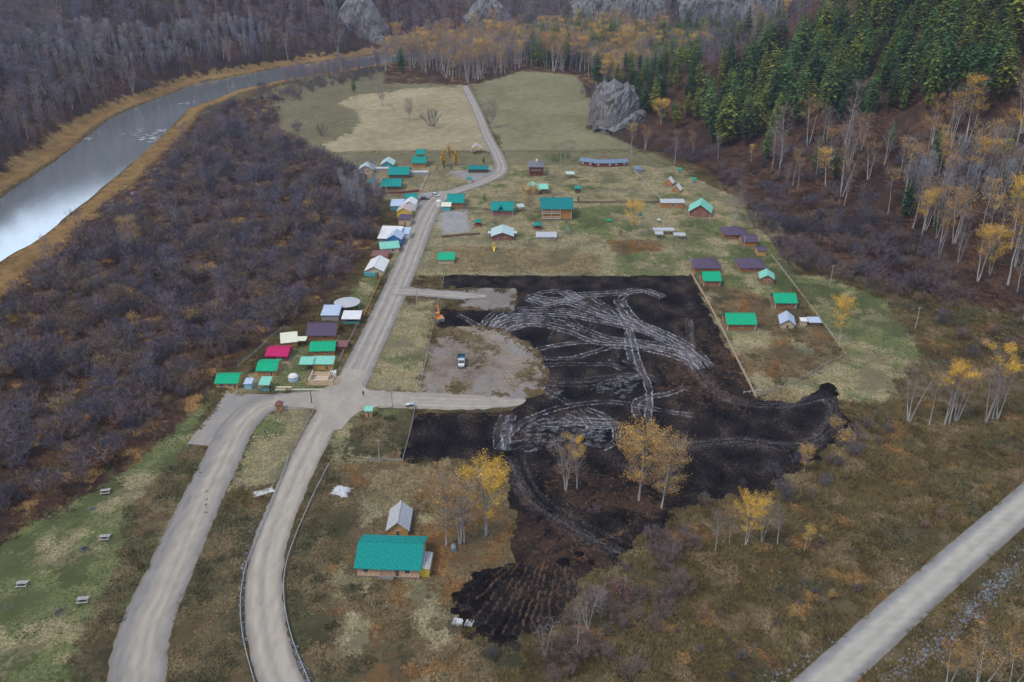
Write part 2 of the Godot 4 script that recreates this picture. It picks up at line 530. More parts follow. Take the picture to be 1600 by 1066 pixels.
func build_ground() -> void:
	lay_cover()
	mottle()
	var size := 2048
	var noise := FastNoiseLite.new()
	noise.seed = 3
	noise.fractal_octaves = 4
	noise.frequency = 0.006
	var broad := noise.get_image(size, size).get_data()
	noise.seed = 4
	noise.frequency = 0.045
	var mid := noise.get_image(size, size).get_data()
	noise.seed = 6
	noise.frequency = 0.22
	noise.fractal_octaves = 2
	var fine := noise.get_image(size, size).get_data()
	var pal := PackedByteArray()
	pal.resize(17 * 256 * 3)
	for k: String in kinds_of_ground:
		var g: Array = kinds_of_ground[k]
		for i in 256:
			var t := clampf((i / 255.0 - 0.5) * 1.75 + 0.5, 0.0, 1.0)
			var c: Vector3 = g[1].lerp(g[2], t * 2.0) if t < 0.5 else g[2].lerp(g[3], t * 2.0 - 1.0)
			c *= 1.55
			var s := Color(minf(c.x, 1), minf(c.y, 1), minf(c.z, 1)).linear_to_srgb()
			var at: int = (g[0] * 256 + i) * 3
			pal[at] = s.r8
			pal[at + 1] = s.g8
			pal[at + 2] = s.b8
	var px := PackedByteArray()
	px.resize(size * size * 3)
	var o := 0
	var i := 0
	for r in size:
		for c in size:
			var m: int = mid[i]
			var f: int = fine[i]
			var rr := (r + ((m - 128) >> 3) + ((f - 128) >> 4)) >> 1
			var cc := (c + ((broad[i] - 128) >> 4) + ((m - 128) >> 4) - ((f - 128) >> 4)) >> 1
			if rr < 0: rr = 0
			elif rr > 1023: rr = 1023
			if cc < 0: cc = 0
			elif cc > 1023: cc = 1023
			var at: int = (cover[(rr << 10) + cc] * 256 + ((broad[i] * 3 + m * 3 + f * 2) >> 3)) * 3
			px[o] = pal[at]
			px[o + 1] = pal[at + 1]
			px[o + 2] = pal[at + 2]
			o += 3
			i += 1
	var im := Image.create_from_data(size, size, false, Image.FORMAT_RGB8, px)
	var m := StandardMaterial3D.new()
	m.resource_name = "turf and soil"
	m.albedo_texture = ImageTexture.create_from_image(im)
	m.roughness = 1.0
	m.specular_mode = BaseMaterial3D.SPECULAR_DISABLED
	m.detail_enabled = true
	m.detail_albedo = speckle
	m.detail_blend_mode = BaseMaterial3D.BLEND_MODE_MUL
	m.detail_uv_layer = BaseMaterial3D.DETAIL_UV_2
	m.uv2_triplanar = true
	m.uv2_world_triplanar = true
	m.uv2_scale = Vector3.ONE * 0.11
	var g := part("ground", land_sheet(GX0, GX1, GZ0, GZ1, 2.5, false), m)
	tag(g, "", "", "", "structure")
	var w := mat("woodland soil", Color(0.075, 0.052, 0.040), 1.0, 0.02, blotch)
	var out := part("hills", land_sheet(-1200, 1200, -1500, 450, 10.0, true), w)
	tag(out, "", "", "", "structure")


func land_sheet(x0: float, x1: float, z0: float, z1: float, step: float, hole: bool) -> ArrayMesh:
	var nx := int((x1 - x0) / step) + 1
	var nz := int((z1 - z0) / step) + 1
	var v := PackedVector3Array()
	var uv := PackedVector2Array()
	v.resize(nx * nz)
	uv.resize(nx * nz)
	var i := 0
	for r in nz:
		var z := z0 + r * step
		for c in nx:
			var x := x0 + c * step
			var h := 0.0
			var inside := hole and x > GX0 and x < GX1 and z > GZ0 and z < GZ1
			if not inside:
				h = height(x, z)
				if h > 1.0:
					h += relief.get_noise_2d(x, z) * minf(h * 0.25, 5.0)
				elif h > -0.01 and h < 0.01 and (x < -90.0 or z < -690.0 or (x > 85.0 and z < -270.0)):
					h += relief.get_noise_2d(x, z) * 0.5 * clampf((absf(x + 2) - 88.0) / 25.0, 0.0, 1.0)
			v[i] = Vector3(x, h, z)
			uv[i] = Vector2((x - GX0) / (GX1 - GX0), (z - GZ0) / (GZ1 - GZ0))
			i += 1
	var n := PackedVector3Array()
	n.resize(nx * nz)
	for r in nz:
		for c in nx:
			var a: Vector3 = v[r * nx + maxi(c - 1, 0)]
			var b: Vector3 = v[r * nx + mini(c + 1, nx - 1)]
			var d: Vector3 = v[maxi(r - 1, 0) * nx + c]
			var e: Vector3 = v[mini(r + 1, nz - 1) * nx + c]
			n[r * nx + c] = (e - d).cross(b - a).normalized()
	var idx := PackedInt32Array()
	for r in nz - 1:
		for c in nx - 1:
			var x := x0 + (c + 0.5) * step
			var z := z0 + (r + 0.5) * step
			if hole and x > GX0 and x < GX1 and z > GZ0 and z < GZ1:
				continue
			var k := r * nx + c
			idx.append_array([k, k + 1, k + nx + 1, k, k + nx + 1, k + nx])
	var arr := []
	arr.resize(Mesh.ARRAY_MAX)
	arr[Mesh.ARRAY_VERTEX] = v
	arr[Mesh.ARRAY_NORMAL] = n
	arr[Mesh.ARRAY_TEX_UV] = uv
	arr[Mesh.ARRAY_TEX_UV2] = uv
	arr[Mesh.ARRAY_INDEX] = idx
	var mesh := ArrayMesh.new()
	mesh.add_surface_from_arrays(Mesh.PRIMITIVE_TRIANGLES, arr)
	return mesh


func build_water() -> void:
	var st := tool()
	var near := shifted(near_bank, -4.0)
	var far := shifted(far_bank, 4.0)
	# strips across the river between matching shares of the two banks
	var n := 160
	var a := resampled(near, n)
	var b := resampled(far, n)
	for i in n - 1:
		var p := Vector3(a[i].x, -0.55, a[i].y)
		var q := Vector3(a[i + 1].x, -0.55, a[i + 1].y)
		var r := Vector3(b[i + 1].x, -0.55, b[i + 1].y)
		var s := Vector3(b[i].x, -0.55, b[i].y)
		quad(st, p, s, r, q)
	var m := StandardMaterial3D.new()
	m.resource_name = "river water"
	m.albedo_color = lin(0.58, 0.66, 0.68)
	m.metallic = 0.85
	m.metallic_specular = 1.0
	m.roughness = 0.05
	m.normal_enabled = true
	var nt := NoiseTexture2D.new()
	var fn := FastNoiseLite.new()
	fn.frequency = 0.03
	fn.fractal_octaves = 3
	nt.width = 512
	nt.height = 512
	nt.seamless = true
	nt.as_normal_map = true
	nt.bump_strength = 3.0
	nt.noise = fn
	m.normal_texture = nt
	m.normal_scale = 0.12
	m.uv1_triplanar = true
	m.uv1_world_triplanar = true
	m.uv1_scale = Vector3(0.05, 0.05, 0.05)
	var foam := tool()
	for f: Array in [[Vector2(-225.87, -544.55), 9.0, 1.2], [Vector2(-225.55, -554.39), 12.0, 1.0], [Vector2(-220, -547.79), 14.0, 1.6], [Vector2(-223.8, -566.27), 10.0, 0.9], [Vector2(-233.95, -557.74), 8.0, 0.8], [Vector2(-212.36, -540.67), 12.0, 1.4], [Vector2(-234.23, -571.51), 6.0, 0.7], [Vector2(-217.03, -565.34), 9.0, 1.0], [Vector2(-239.49, -562.83), 6.0, 0.6], [Vector2(-258.93, -545.38), 9.0, 0.9], [Vector2(-258.28, -551), 5.0, 0.6], [Vector2(-233.97, -650.63), 9.0, 0.8], [Vector2(-231.54, -657.36), 6.0, 0.6], [Vector2(-213.46, -550.53), 8.0, 1.1], [Vector2(-218.01, -537.96), 9.0, 0.8]]:
		for k in 5:
			var c: Vector2 = f[0] + Vector2(rng.randfn(0, 2.0), rng.randfn(0, 3.0))
			var along: Vector2 = Vector2(-0.75, 0.66).rotated(rng.randfn(0, 0.25)) * f[1] * 0.3 * rng.randf()
			var wide: Vector2 = along.orthogonal().normalized() * f[2] * (0.3 + 0.5 * rng.randf())
			for q: Vector2 in [c - along, c + wide, c + along, c - along, c + along, c - wide]:
				foam.add_vertex(Vector3(q.x, -0.53, q.y))
	var spray := part("river_foam", done(foam), mat("foam", Color(0.85, 0.87, 0.88), 0.9, 0.3, speckle))
	tag(spray, "", "", "", "stuff")
	var w := part("river", done(st), m)
	tag(w, "", "", "", "structure")


func resampled(line: Array, n: int) -> Array:
	var total := 0.0
	for i in line.size() - 1:
		total += line[i].distance_to(line[i + 1])
	var out := []
	var seg := 0
	var gone := 0.0
	for k in n:
		var want := total * k / (n - 1)
		while seg < line.size() - 2 and gone + line[seg].distance_to(line[seg + 1]) < want:
			gone += line[seg].distance_to(line[seg + 1])
			seg += 1
		var t: float = clampf((want - gone) / line[seg].distance_to(line[seg + 1]), 0.0, 1.0)
		out.append(line[seg].lerp(line[seg + 1], t))
	return out


# ---------------------------------------------------------------- roads

func smooth_line(ctrl: Array, step: float) -> Array:
	var curve := Curve2D.new()
	for i in ctrl.size():
		var t: Vector2 = (ctrl[mini(i + 1, ctrl.size() - 1)] - ctrl[maxi(i - 1, 0)]) / 6.0
		curve.add_point(ctrl[i], -t, t)
	curve.bake_interval = step
	var n := int(curve.get_baked_length() / step)
	var out := []
	for i in n + 1:
		out.append(curve.sample_baked(curve.get_baked_length() * i / n, true))
	return out


var road_lines := []
var paved := []


func ribbon(called: String, ctrl: Array, widths: Array, lift: float, tones: Array, m: Material, ragged := 1.0) -> MeshInstance3D:
	# a sheet along a line; tones are linear colours across it, from its left edge to its right edge
	var line := smooth_line(ctrl, 1.5)
	road_lines.append([smooth_line(ctrl, 6.0), widths.max() * 0.5 + 0.7])
	var n := line.size()
	var fine := []
	for i in tones.size() - 1:
		fine.append(tones[i])
		fine.append(tones[i].lerp(tones[i + 1], 0.5) * (0.93 + 0.14 * fposmod(i * 0.618 + lift * 7.0, 1.0)))
	fine.append(tones[-1])
	tones = fine
	var cols := tones.size()
	var v := PackedVector3Array()
	var col := PackedColorArray()
	var nor := PackedVector3Array()
	for i in n:
		var d: Vector2 = (line[mini(i + 1, n - 1)] - line[maxi(i - 1, 0)]).normalized()
		var side := Vector2(-d.y, d.x)
		var f := float(i) / (n - 1) * (widths.size() - 1)
		var k := mini(int(f), widths.size() - 2)
		var w: float = lerpf(widths[k], widths[k + 1], f - k)
		for c in cols:
			var t := float(c) / (cols - 1) - 0.5
			var wob := relief.get_noise_2d(i * 19.0 + 300.0 * c, lift * 4000.0) * ragged * (0.45 if c == 0 or c == cols - 1 else 0.3)
			var p: Vector2 = line[i] + side * (t * w + wob)
			v.append(Vector3(p.x, height(p.x, p.y) + lift + (0.05 * (0.25 - t * t) * 4.0), p.y))
			var tone: Vector3 = tones[c]
			var shade := 1.0 + relief.get_noise_2d(p.x * 14.0, p.y * 4.0) * 0.20 + relief.get_noise_2d(p.x * 45.0, p.y * 45.0) * 0.10
			col.append(Color(tone.x * shade, tone.y * shade, tone.z * shade))
			nor.append(Vector3.UP)
	var idx := PackedInt32Array()
	for i in n - 1:
		for c in cols - 1:
			var k := i * cols + c
			idx.append_array([k, k + cols, k + cols + 1, k, k + cols + 1, k + 1])
	var arr := []
	arr.resize(Mesh.ARRAY_MAX)
	arr[Mesh.ARRAY_VERTEX] = v
	arr[Mesh.ARRAY_NORMAL] = nor
	arr[Mesh.ARRAY_COLOR] = col
	arr[Mesh.ARRAY_INDEX] = idx
	var mesh := ArrayMesh.new()
	mesh.add_surface_from_arrays(Mesh.PRIMITIVE_TRIANGLES, arr)
	var o := part(called, mesh, m)
	tag(o, "", "", "", "structure")
	return o


func sheet(st: SurfaceTool, outline: Array, y: float, a: Vector3, b: Vector3) -> void:
	# a flat patch of gravel inside an outline, its two tones mixed by noise
	var tri := Geometry2D.triangulate_polygon(PackedVector2Array(outline))
	var todo := []
	for k in range(0, tri.size(), 3):
		todo.append([outline[tri[k]], outline[tri[k + 1]], outline[tri[k + 2]], 0])
	while not todo.is_empty():
		var q: Array = todo.pop_back()
		if q[3] < 4:
			var ab: Vector2 = (q[0] + q[1]) / 2
			var bc: Vector2 = (q[1] + q[2]) / 2
			var ca: Vector2 = (q[2] + q[0]) / 2
			for r: Array in [[q[0], ab, ca], [ab, q[1], bc], [ca, bc, q[2]], [ab, bc, ca]]:
				todo.append([r[0], r[1], r[2], q[3] + 1])
			continue
		for k in 3:
			var p: Vector2 = q[k]
			var n := relief.get_noise_2d(p.x * 5.0, p.y * 2.0) + 0.6 * relief.get_noise_2d(p.x * 16.0, p.y * 9.0)
			var c := a.lerp(b, clampf(0.5 + n, 0.0, 1.0))
			st.set_color(Color(c.x, c.y, c.z))
			st.add_vertex(Vector3(p.x, y, p.y))


func build_roads() -> void:
	var m := tinted("road gravel", 0.95, grey_noise(512, 0.14, 5, 31, 0.55, 1.0), 0.22)
	var g := Vector3(0.312, 0.295, 0.274)
	var e := Vector3(0.260, 0.230, 0.191)
	var t := Vector3(0.468, 0.420, 0.344)
	var d := Vector3(0.385, 0.345, 0.288)
	# the car park beside the road, then the roads, each sheet a little above the one below
	var pad := tool()
	var outline: Array = [Vector2(-84.2, -229.29), Vector2(-69.36, -228.53), Vector2(-71.91, -216.55), Vector2(-77.93, -203.29), Vector2(-80.69, -201.09), Vector2(-86.6, -202.03), Vector2(-85.82, -210.42)]
	sheet(pad, outline, 0.05, g, d)
	tag(part("car_park", done(pad), m), "", "", "", "structure")
	ribbon("road", [Vector2(-56.8, -81.33), Vector2(-63.18, -100.34), Vector2(-69.6, -121.05), Vector2(-72.89, -134.18), Vector2(-73.82, -150.13), Vector2(-74.88, -172.53), Vector2(-75.17, -192.67), Vector2(-75.44, -209.76), Vector2(-72.27, -221.51), Vector2(-64.77, -224.79), Vector2(-52.02, -225.9)], [10.3, 10.6, 10.6, 10.0, 10.0, 10.5], 0.065, [e, g, g, d, t, d, t, d, g, e], m)
	ribbon("road", [Vector2(4.07, -224.42), Vector2(-1.85, -224.06), Vector2(-18.48, -224.42), Vector2(-37.16, -225.9), Vector2(-47.5, -226.65)], [3.0, 8.0, 9.2, 9.6, 10.0], 0.08, [d, d, t, d, t, d, t, d, d, d], m, 2.2)
	ribbon("road", [Vector2(-14.9, -81.33), Vector2(-29.49, -100.34), Vector2(-42.69, -121.05), Vector2(-47.63, -131.61), Vector2(-52.25, -146.15), Vector2(-54.45, -160.78), Vector2(-54.49, -177.59), Vector2(-53.54, -197.11), Vector2(-51.82, -214.82), Vector2(-49.49, -227.4), Vector2(-47.25, -243.24)], [7.5, 7.6, 7.7, 7.8, 8.0, 8.3, 9.8], 0.095, [e, d, t, t, d, t, t, t, d, e], m)
	ribbon("road", [Vector2(-50.06, -220.08), Vector2(-48.56, -233.14), Vector2(-46.14, -263.24), Vector2(-43.61, -301.9), Vector2(-41.55, -341.25), Vector2(-40.1, -382.91), Vector2(-37.3, -413.08), Vector2(-31.78, -431.92)], [10.2, 9.6, 9.6, 9.8, 10.2, 10.5], 0.11, [e, g, t, g, d, t, g, t, g, e], m)
	ribbon("road", [Vector2(-34.51, -425.48), Vector2(-26.23, -435.2), Vector2(-14.82, -449.95), Vector2(-6.15, -469.35), Vector2(-7.95, -499.95), Vector2(-14.84, -545.56), Vector2(-22.43, -609.08), Vector2(-30.59, -670.29), Vector2(-36.99, -715.88)], [8.5, 7.0, 6.5, 6.0, 5.5], 0.125, [e, g, t, g, t, g, e], m)
	ribbon("road", [Vector2(-42.62, -305.49), Vector2(-35.46, -304.89), Vector2(-25.88, -303.09), Vector2(-15.22, -301.31), Vector2(-9.35, -300.72)], [10.0, 7.0, 7.0, 7.0, 3.0], 0.14, [g, g, t, g, t, g, g], m, 2.0)
	var cross: Array = [Vector2(-52.2, -239.93), Vector2(-53.67, -235.11), Vector2(-56.68, -230.82), Vector2(-63.44, -228.91), Vector2(-69.09, -227.4), Vector2(-68.79, -221.51), Vector2(-60.3, -221.15), Vector2(-56.07, -220.08), Vector2(-53.53, -217.25), Vector2(-52.56, -213.11), Vector2(-52.95, -207.78), Vector2(-46.55, -209.1), Vector2(-45.08, -215.17), Vector2(-43.11, -218.66), Vector2(-38.42, -221.51), Vector2(-29.31, -221.87), Vector2(-29.95, -228.15), Vector2(-37.59, -229.29), Vector2(-41.94, -230.82), Vector2(-44.62, -233.53), Vector2(-45.33, -238.31), Vector2(-44.89, -243.24), Vector2(-51.87, -244.91)]
	var jst := tool()
	sheet(jst, cross, 0.172, d, t)
	tag(part("crossroads", done(jst), m), "", "", "", "structure")
	paved = [PackedVector2Array(cross), PackedVector2Array(outline)]
	var p1 := Vector3(0.447, 0.425, 0.363)
	var p2 := Vector3(0.489, 0.460, 0.391)
	ribbon("road", [Vector2(19.24, -86.15), Vector2(36.33, -102.76), Vector2(57.86, -121.05), Vector2(72.96, -134.01), Vector2(92.97, -150.95), Vector2(118.16, -171.79), Vector2(152.35, -200.16)], [8.0, 8.0, 8.0], 0.10, [e, Vector3(0.30, 0.30, 0.30), p1, p2, p1, p2, p1, Vector3(0.28, 0.27, 0.26), e], m, 0.25)


var haul_tracks: Array = [
	[[Vector2(-7.82, -275.02), Vector2(-5.12, -283.35), Vector2(-1.12, -286.59), Vector2(8.34, -287.68), Vector2(20.19, -286.04), Vector2(28, -282.82), Vector2(38.09, -277.58), Vector2(45.93, -272.5), Vector2(53.95, -262.3), Vector2(57.8, -253.59), Vector2(59.31, -244.49)], 3, 1.0],
	[[Vector2(-4.5, -270.01), Vector2(-1.09, -276.55), Vector2(5.94, -279.14), Vector2(13.35, -277.58), Vector2(20.52, -273), Vector2(26.73, -267.08), Vector2(32.09, -263.24), Vector2(40.03, -261.36), Vector2(47.75, -258.58), Vector2(54.54, -253.59), Vector2(58.8, -247.04)], 3, 1.0],
	[[Vector2(8.23, -257.2), Vector2(15.38, -260.43), Vector2(23.63, -262.3), Vector2(31.9, -261.36), Vector2(42.62, -260.43), Vector2(51.72, -256.29)], 1, 1.0],
	[[Vector2(9.71, -251.82), Vector2(18.21, -251.82), Vector2(24.77, -255.39), Vector2(31.76, -259.96)], 1, 0.9],
	[[Vector2(9.58, -247.47), Vector2(19.99, -247.9), Vector2(30.54, -247.47), Vector2(34.4, -244.49)], 1, 0.6],
	[[Vector2(6.29, -299.55), Vector2(12.51, -304.29), Vector2(17.52, -305.49), Vector2(23.49, -302.5), Vector2(29.64, -303.09), Vector2(39.18, -304.29), Vector2(48.7, -306.7), Vector2(55.3, -300.14)], 2, 0.8],
	[[Vector2(6.29, -299.55), Vector2(13.38, -296.08), Vector2(20.77, -296.08), Vector2(27.48, -290.43), Vector2(34.06, -283.35), Vector2(41.9, -276.55), Vector2(47.44, -271)], 3, 0.9],
	[[Vector2(38.95, -297.8), Vector2(39.52, -290.43), Vector2(41.43, -281.76), Vector2(45.42, -273.5), Vector2(49.23, -268.54), Vector2(54.6, -259.96), Vector2(57.64, -252.7)], 2, 1.0],
	[[Vector2(55.3, -300.14), Vector2(50.44, -305.49), Vector2(43.43, -304.29), Vector2(38.95, -297.8)], 1, 0.9],
	[[Vector2(28.42, -302.5), Vector2(32.2, -294.93), Vector2(37.69, -286.04), Vector2(41.56, -279.14)], 1, 0.8],
	[[Vector2(37.69, -286.04), Vector2(39.36, -273.5), Vector2(38.31, -260.89), Vector2(38.09, -250.5)], 1, 0.9],
	[[Vector2(39.8, -273.5), Vector2(39.98, -260.89), Vector2(39.86, -247.04), Vector2(40.83, -235.11), Vector2(40.13, -225.9), Vector2(37.92, -213.79)], 1, 1.0],
	[[Vector2(51.03, -233.14), Vector2(44.86, -228.91), Vector2(38.23, -227.02), Vector2(34.67, -222.23), Vector2(34.93, -215.51)], 1, 0.8],
	[[Vector2(-2.53, -199.24), Vector2(-0.86, -205.2), Vector2(2.83, -212.1), Vector2(8.65, -217.25), Vector2(16.47, -221.51), Vector2(28.21, -223.69), Vector2(37.41, -220.79), Vector2(46.5, -217.25), Vector2(51, -216.2)], 1, 0.8],
	[[Vector2(-2.19, -199.24), Vector2(-2.44, -207.78), Vector2(-0.72, -216.55)], 2, 0.7],
	[[Vector2(18.76, -284.42), Vector2(21.82, -276.55), Vector2(24.26, -271)], 1, 0.4],
	[[Vector2(-18.76, -284.42), Vector2(-13.83, -278.62), Vector2(-9.07, -273)], 1, 0.8],
	[[Vector2(26.81, -281.76), Vector2(27.5, -276.55), Vector2(24.83, -270.01)], 1, 0.3],
	[[Vector2(15.93, -286.04), Vector2(16.08, -275.02), Vector2(13.21, -263.24)], 1, 0.3],
	[[Vector2(21.12, -220.08), Vector2(25.53, -216.55), Vector2(28.28, -210.09), Vector2(27.58, -203.29), Vector2(23.62, -199.24)], 1, 0.8],
	[[Vector2(15.1, -216.55), Vector2(22.29, -212.1), Vector2(29.37, -212.1)], 2, 0.7],
	[[Vector2(8.49, -212.1), Vector2(17.74, -212.77), Vector2(27.07, -212.1)], 2, 0.6],
	[[Vector2(19.11, -220.08), Vector2(21.18, -213.79), Vector2(22.08, -209.43), Vector2(18.16, -205.84)], 1, 0.6],
	[[Vector2(30.71, -249.19), Vector2(32.91, -254.94), Vector2(31.63, -258.58)], 1, 0.4],
	[[Vector2(-7.82, -275.02), Vector2(-3.31, -280.71), Vector2(2.89, -282.82), Vector2(10.6, -280.71)], 2, 0.8],
	[[Vector2(-6.7, -273.5), Vector2(0, -272.5), Vector2(5.91, -277.58)], 1, 0.6],
	[[Vector2(9.26, -237.1), Vector2(19.22, -235.9), Vector2(29.64, -238.31), Vector2(38.03, -240.34)], 2, 0.4],
	[[Vector2(8.54, -231.98), Vector2(12.87, -227.02), Vector2(16.51, -222.23)], 1, 0.5],
	[[Vector2(6.29, -299.55), Vector2(10.99, -293.23), Vector2(17.05, -295.5), Vector2(24.54, -300.72)], 2, 0.9],
	[[Vector2(19.89, -305.49), Vector2(23.3, -299.55), Vector2(27.37, -294.93)], 2, 0.8],
	[[Vector2(35.07, -250.5), Vector2(39.27, -242.4), Vector2(43.43, -235.9)], 1, 0.5],
]
var clay_patches: Array = [
	[Vector2(23.04, -233.14), Vector2(27.4, -237.1), Vector2(31.33, -235.9), Vector2(38.47, -240.75), Vector2(39.98, -240.34), Vector2(36.42, -231.98), Vector2(32.7, -225.9), Vector2(27.59, -228.91), Vector2(23.74, -230.05)],
	[Vector2(9.07, -230.82), Vector2(11.96, -232.36), Vector2(14.93, -230.82), Vector2(13.19, -225.9), Vector2(10.76, -225.53)],
	[Vector2(-0.84, -198.94), Vector2(1.04, -205.84), Vector2(4.78, -212.1), Vector2(10.43, -216.55), Vector2(16.02, -213.79), Vector2(22.32, -212.44), Vector2(27.42, -212.1), Vector2(26.39, -205.2), Vector2(22.68, -200.16), Vector2(16.23, -202.66), Vector2(9.76, -198.63), Vector2(3.52, -197.72)],
	[Vector2(19.99, -307.31), Vector2(24.86, -305.49), Vector2(25.74, -297.8), Vector2(20.73, -295.5), Vector2(17.16, -297.8)],
	[Vector2(-2.52, -198.63), Vector2(-3.11, -205.2), Vector2(-1.8, -216.55), Vector2(0, -215.51), Vector2(0.52, -207.78), Vector2(-0.84, -198.63)],
	[Vector2(31.79, -240.34), Vector2(39.22, -241.99), Vector2(38.16, -238.31), Vector2(32.07, -233.92)],
]


# ---------------------------------------------------------------- the field covered in black peat

const PX0 := -38.0
const PX1 := 112.0
const PZ0 := -334.0
const PZ1 := -122.0
const PEAT := 1536
var peat_px := PackedByteArray()
var peat_main: Array = [Vector2(-27.2, -321.89), Vector2(19.75, -321.23), Vector2(69.62, -321.23), Vector2(69.45, -297.23), Vector2(69.67, -270.51), Vector2(69.38, -245.34), Vector2(70.4, -226.65), Vector2(81.12, -223.69), Vector2(93.92, -235.11), Vector2(96.29, -233.53), Vector2(93.21, -220.08), Vector2(95.84, -210.42), Vector2(82.47, -198.63), Vector2(71.16, -188.37), Vector2(60.7, -178.88), Vector2(47.69, -176.05), Vector2(39.41, -172.53), Vector2(30.25, -172.04), Vector2(21.4, -174.53), Vector2(12.41, -178.1), Vector2(5.59, -185.04), Vector2(0, -195.32), Vector2(-13.23, -194.13), Vector2(-28.12, -194.13), Vector2(-27.28, -217.95), Vector2(-0.91, -219.36), Vector2(9.46, -231.2), Vector2(11.03, -243.24), Vector2(7.44, -258.58), Vector2(-2.15, -271.5), Vector2(-12, -276.55), Vector2(-25.13, -274.01), Vector2(-25.97, -291.55), Vector2(-17.66, -289.32), Vector2(0.68, -287.68), Vector2(1.43, -309.15), Vector2(-18.17, -309.15), Vector2(-26.22, -307.92)]
var peat_low: Array = [Vector2(-2.36, -198.63), Vector2(9.92, -194.13), Vector2(15.65, -180.19), Vector2(30.31, -172.53), Vector2(40.69, -180.19), Vector2(37.12, -167.68), Vector2(28.81, -160.78), Vector2(22.27, -153.22), Vector2(18.01, -152.18), Vector2(14.01, -144.22), Vector2(7.69, -135.93), Vector2(2.51, -131.61), Vector2(-3.74, -130.6), Vector2(-8.93, -135.05), Vector2(-12.5, -141.38), Vector2(-11.45, -146.15), Vector2(-6.96, -153.22), Vector2(0, -156.39), Vector2(0, -172.53)]


func dab(p: Vector2, r: float, c: Vector3, a: float) -> void:
	# blends a round spot of a base colour into the peat's texture
	var s := PEAT / (PX1 - PX0)
	var t := PEAT / (PZ1 - PZ0)
	var x := (p.x - PX0) * s
	var y := (p.y - PZ0) * t
	var rr := r * s
	for j in range(maxi(0, int(y - rr)), mini(PEAT, int(y + rr) + 1)):
		for i in range(maxi(0, int(x - rr)), mini(PEAT, int(x + rr) + 1)):
			var d := Vector2(i + 0.5 - x, j + 0.5 - y).length_squared() / (rr * rr)
			if d < 1.0:
				var k := a * (1.0 - d * d)
				var at := (j * PEAT + i) * 3
				peat_px[at] = int(lerpf(peat_px[at], c.x, k))
				peat_px[at + 1] = int(lerpf(peat_px[at + 1], c.y, k))
				peat_px[at + 2] = int(lerpf(peat_px[at + 2], c.z, k))


func rut(line: Array, off: float, w: float, strength: float, c: Vector3, salt: float) -> void:
	var step: float = line[0].distance_to(line[1])
	for i in line.size():
		var d: Vector2 = (line[mini(i + 1, line.size() - 1)] - line[maxi(i - 1, 0)]).normalized()
		var gone := i * step
		var n := relief.get_noise_2d(gone * 6.0, salt)
		var m := relief.get_noise_2d(gone * 30.0, salt + 90.0)
		var a := clampf(0.55 + n * 1.2 + m * 0.45 + rng.randfn(0, 0.08), 0.08, 1.0) * strength
		dab(line[i] + Vector2(-d.y, d.x) * (off + n * 0.5) + Vector2(rng.randfn(0, 0.1), rng.randfn(0, 0.1)), w * (0.75 + 0.8 * m), c, a * 0.7)


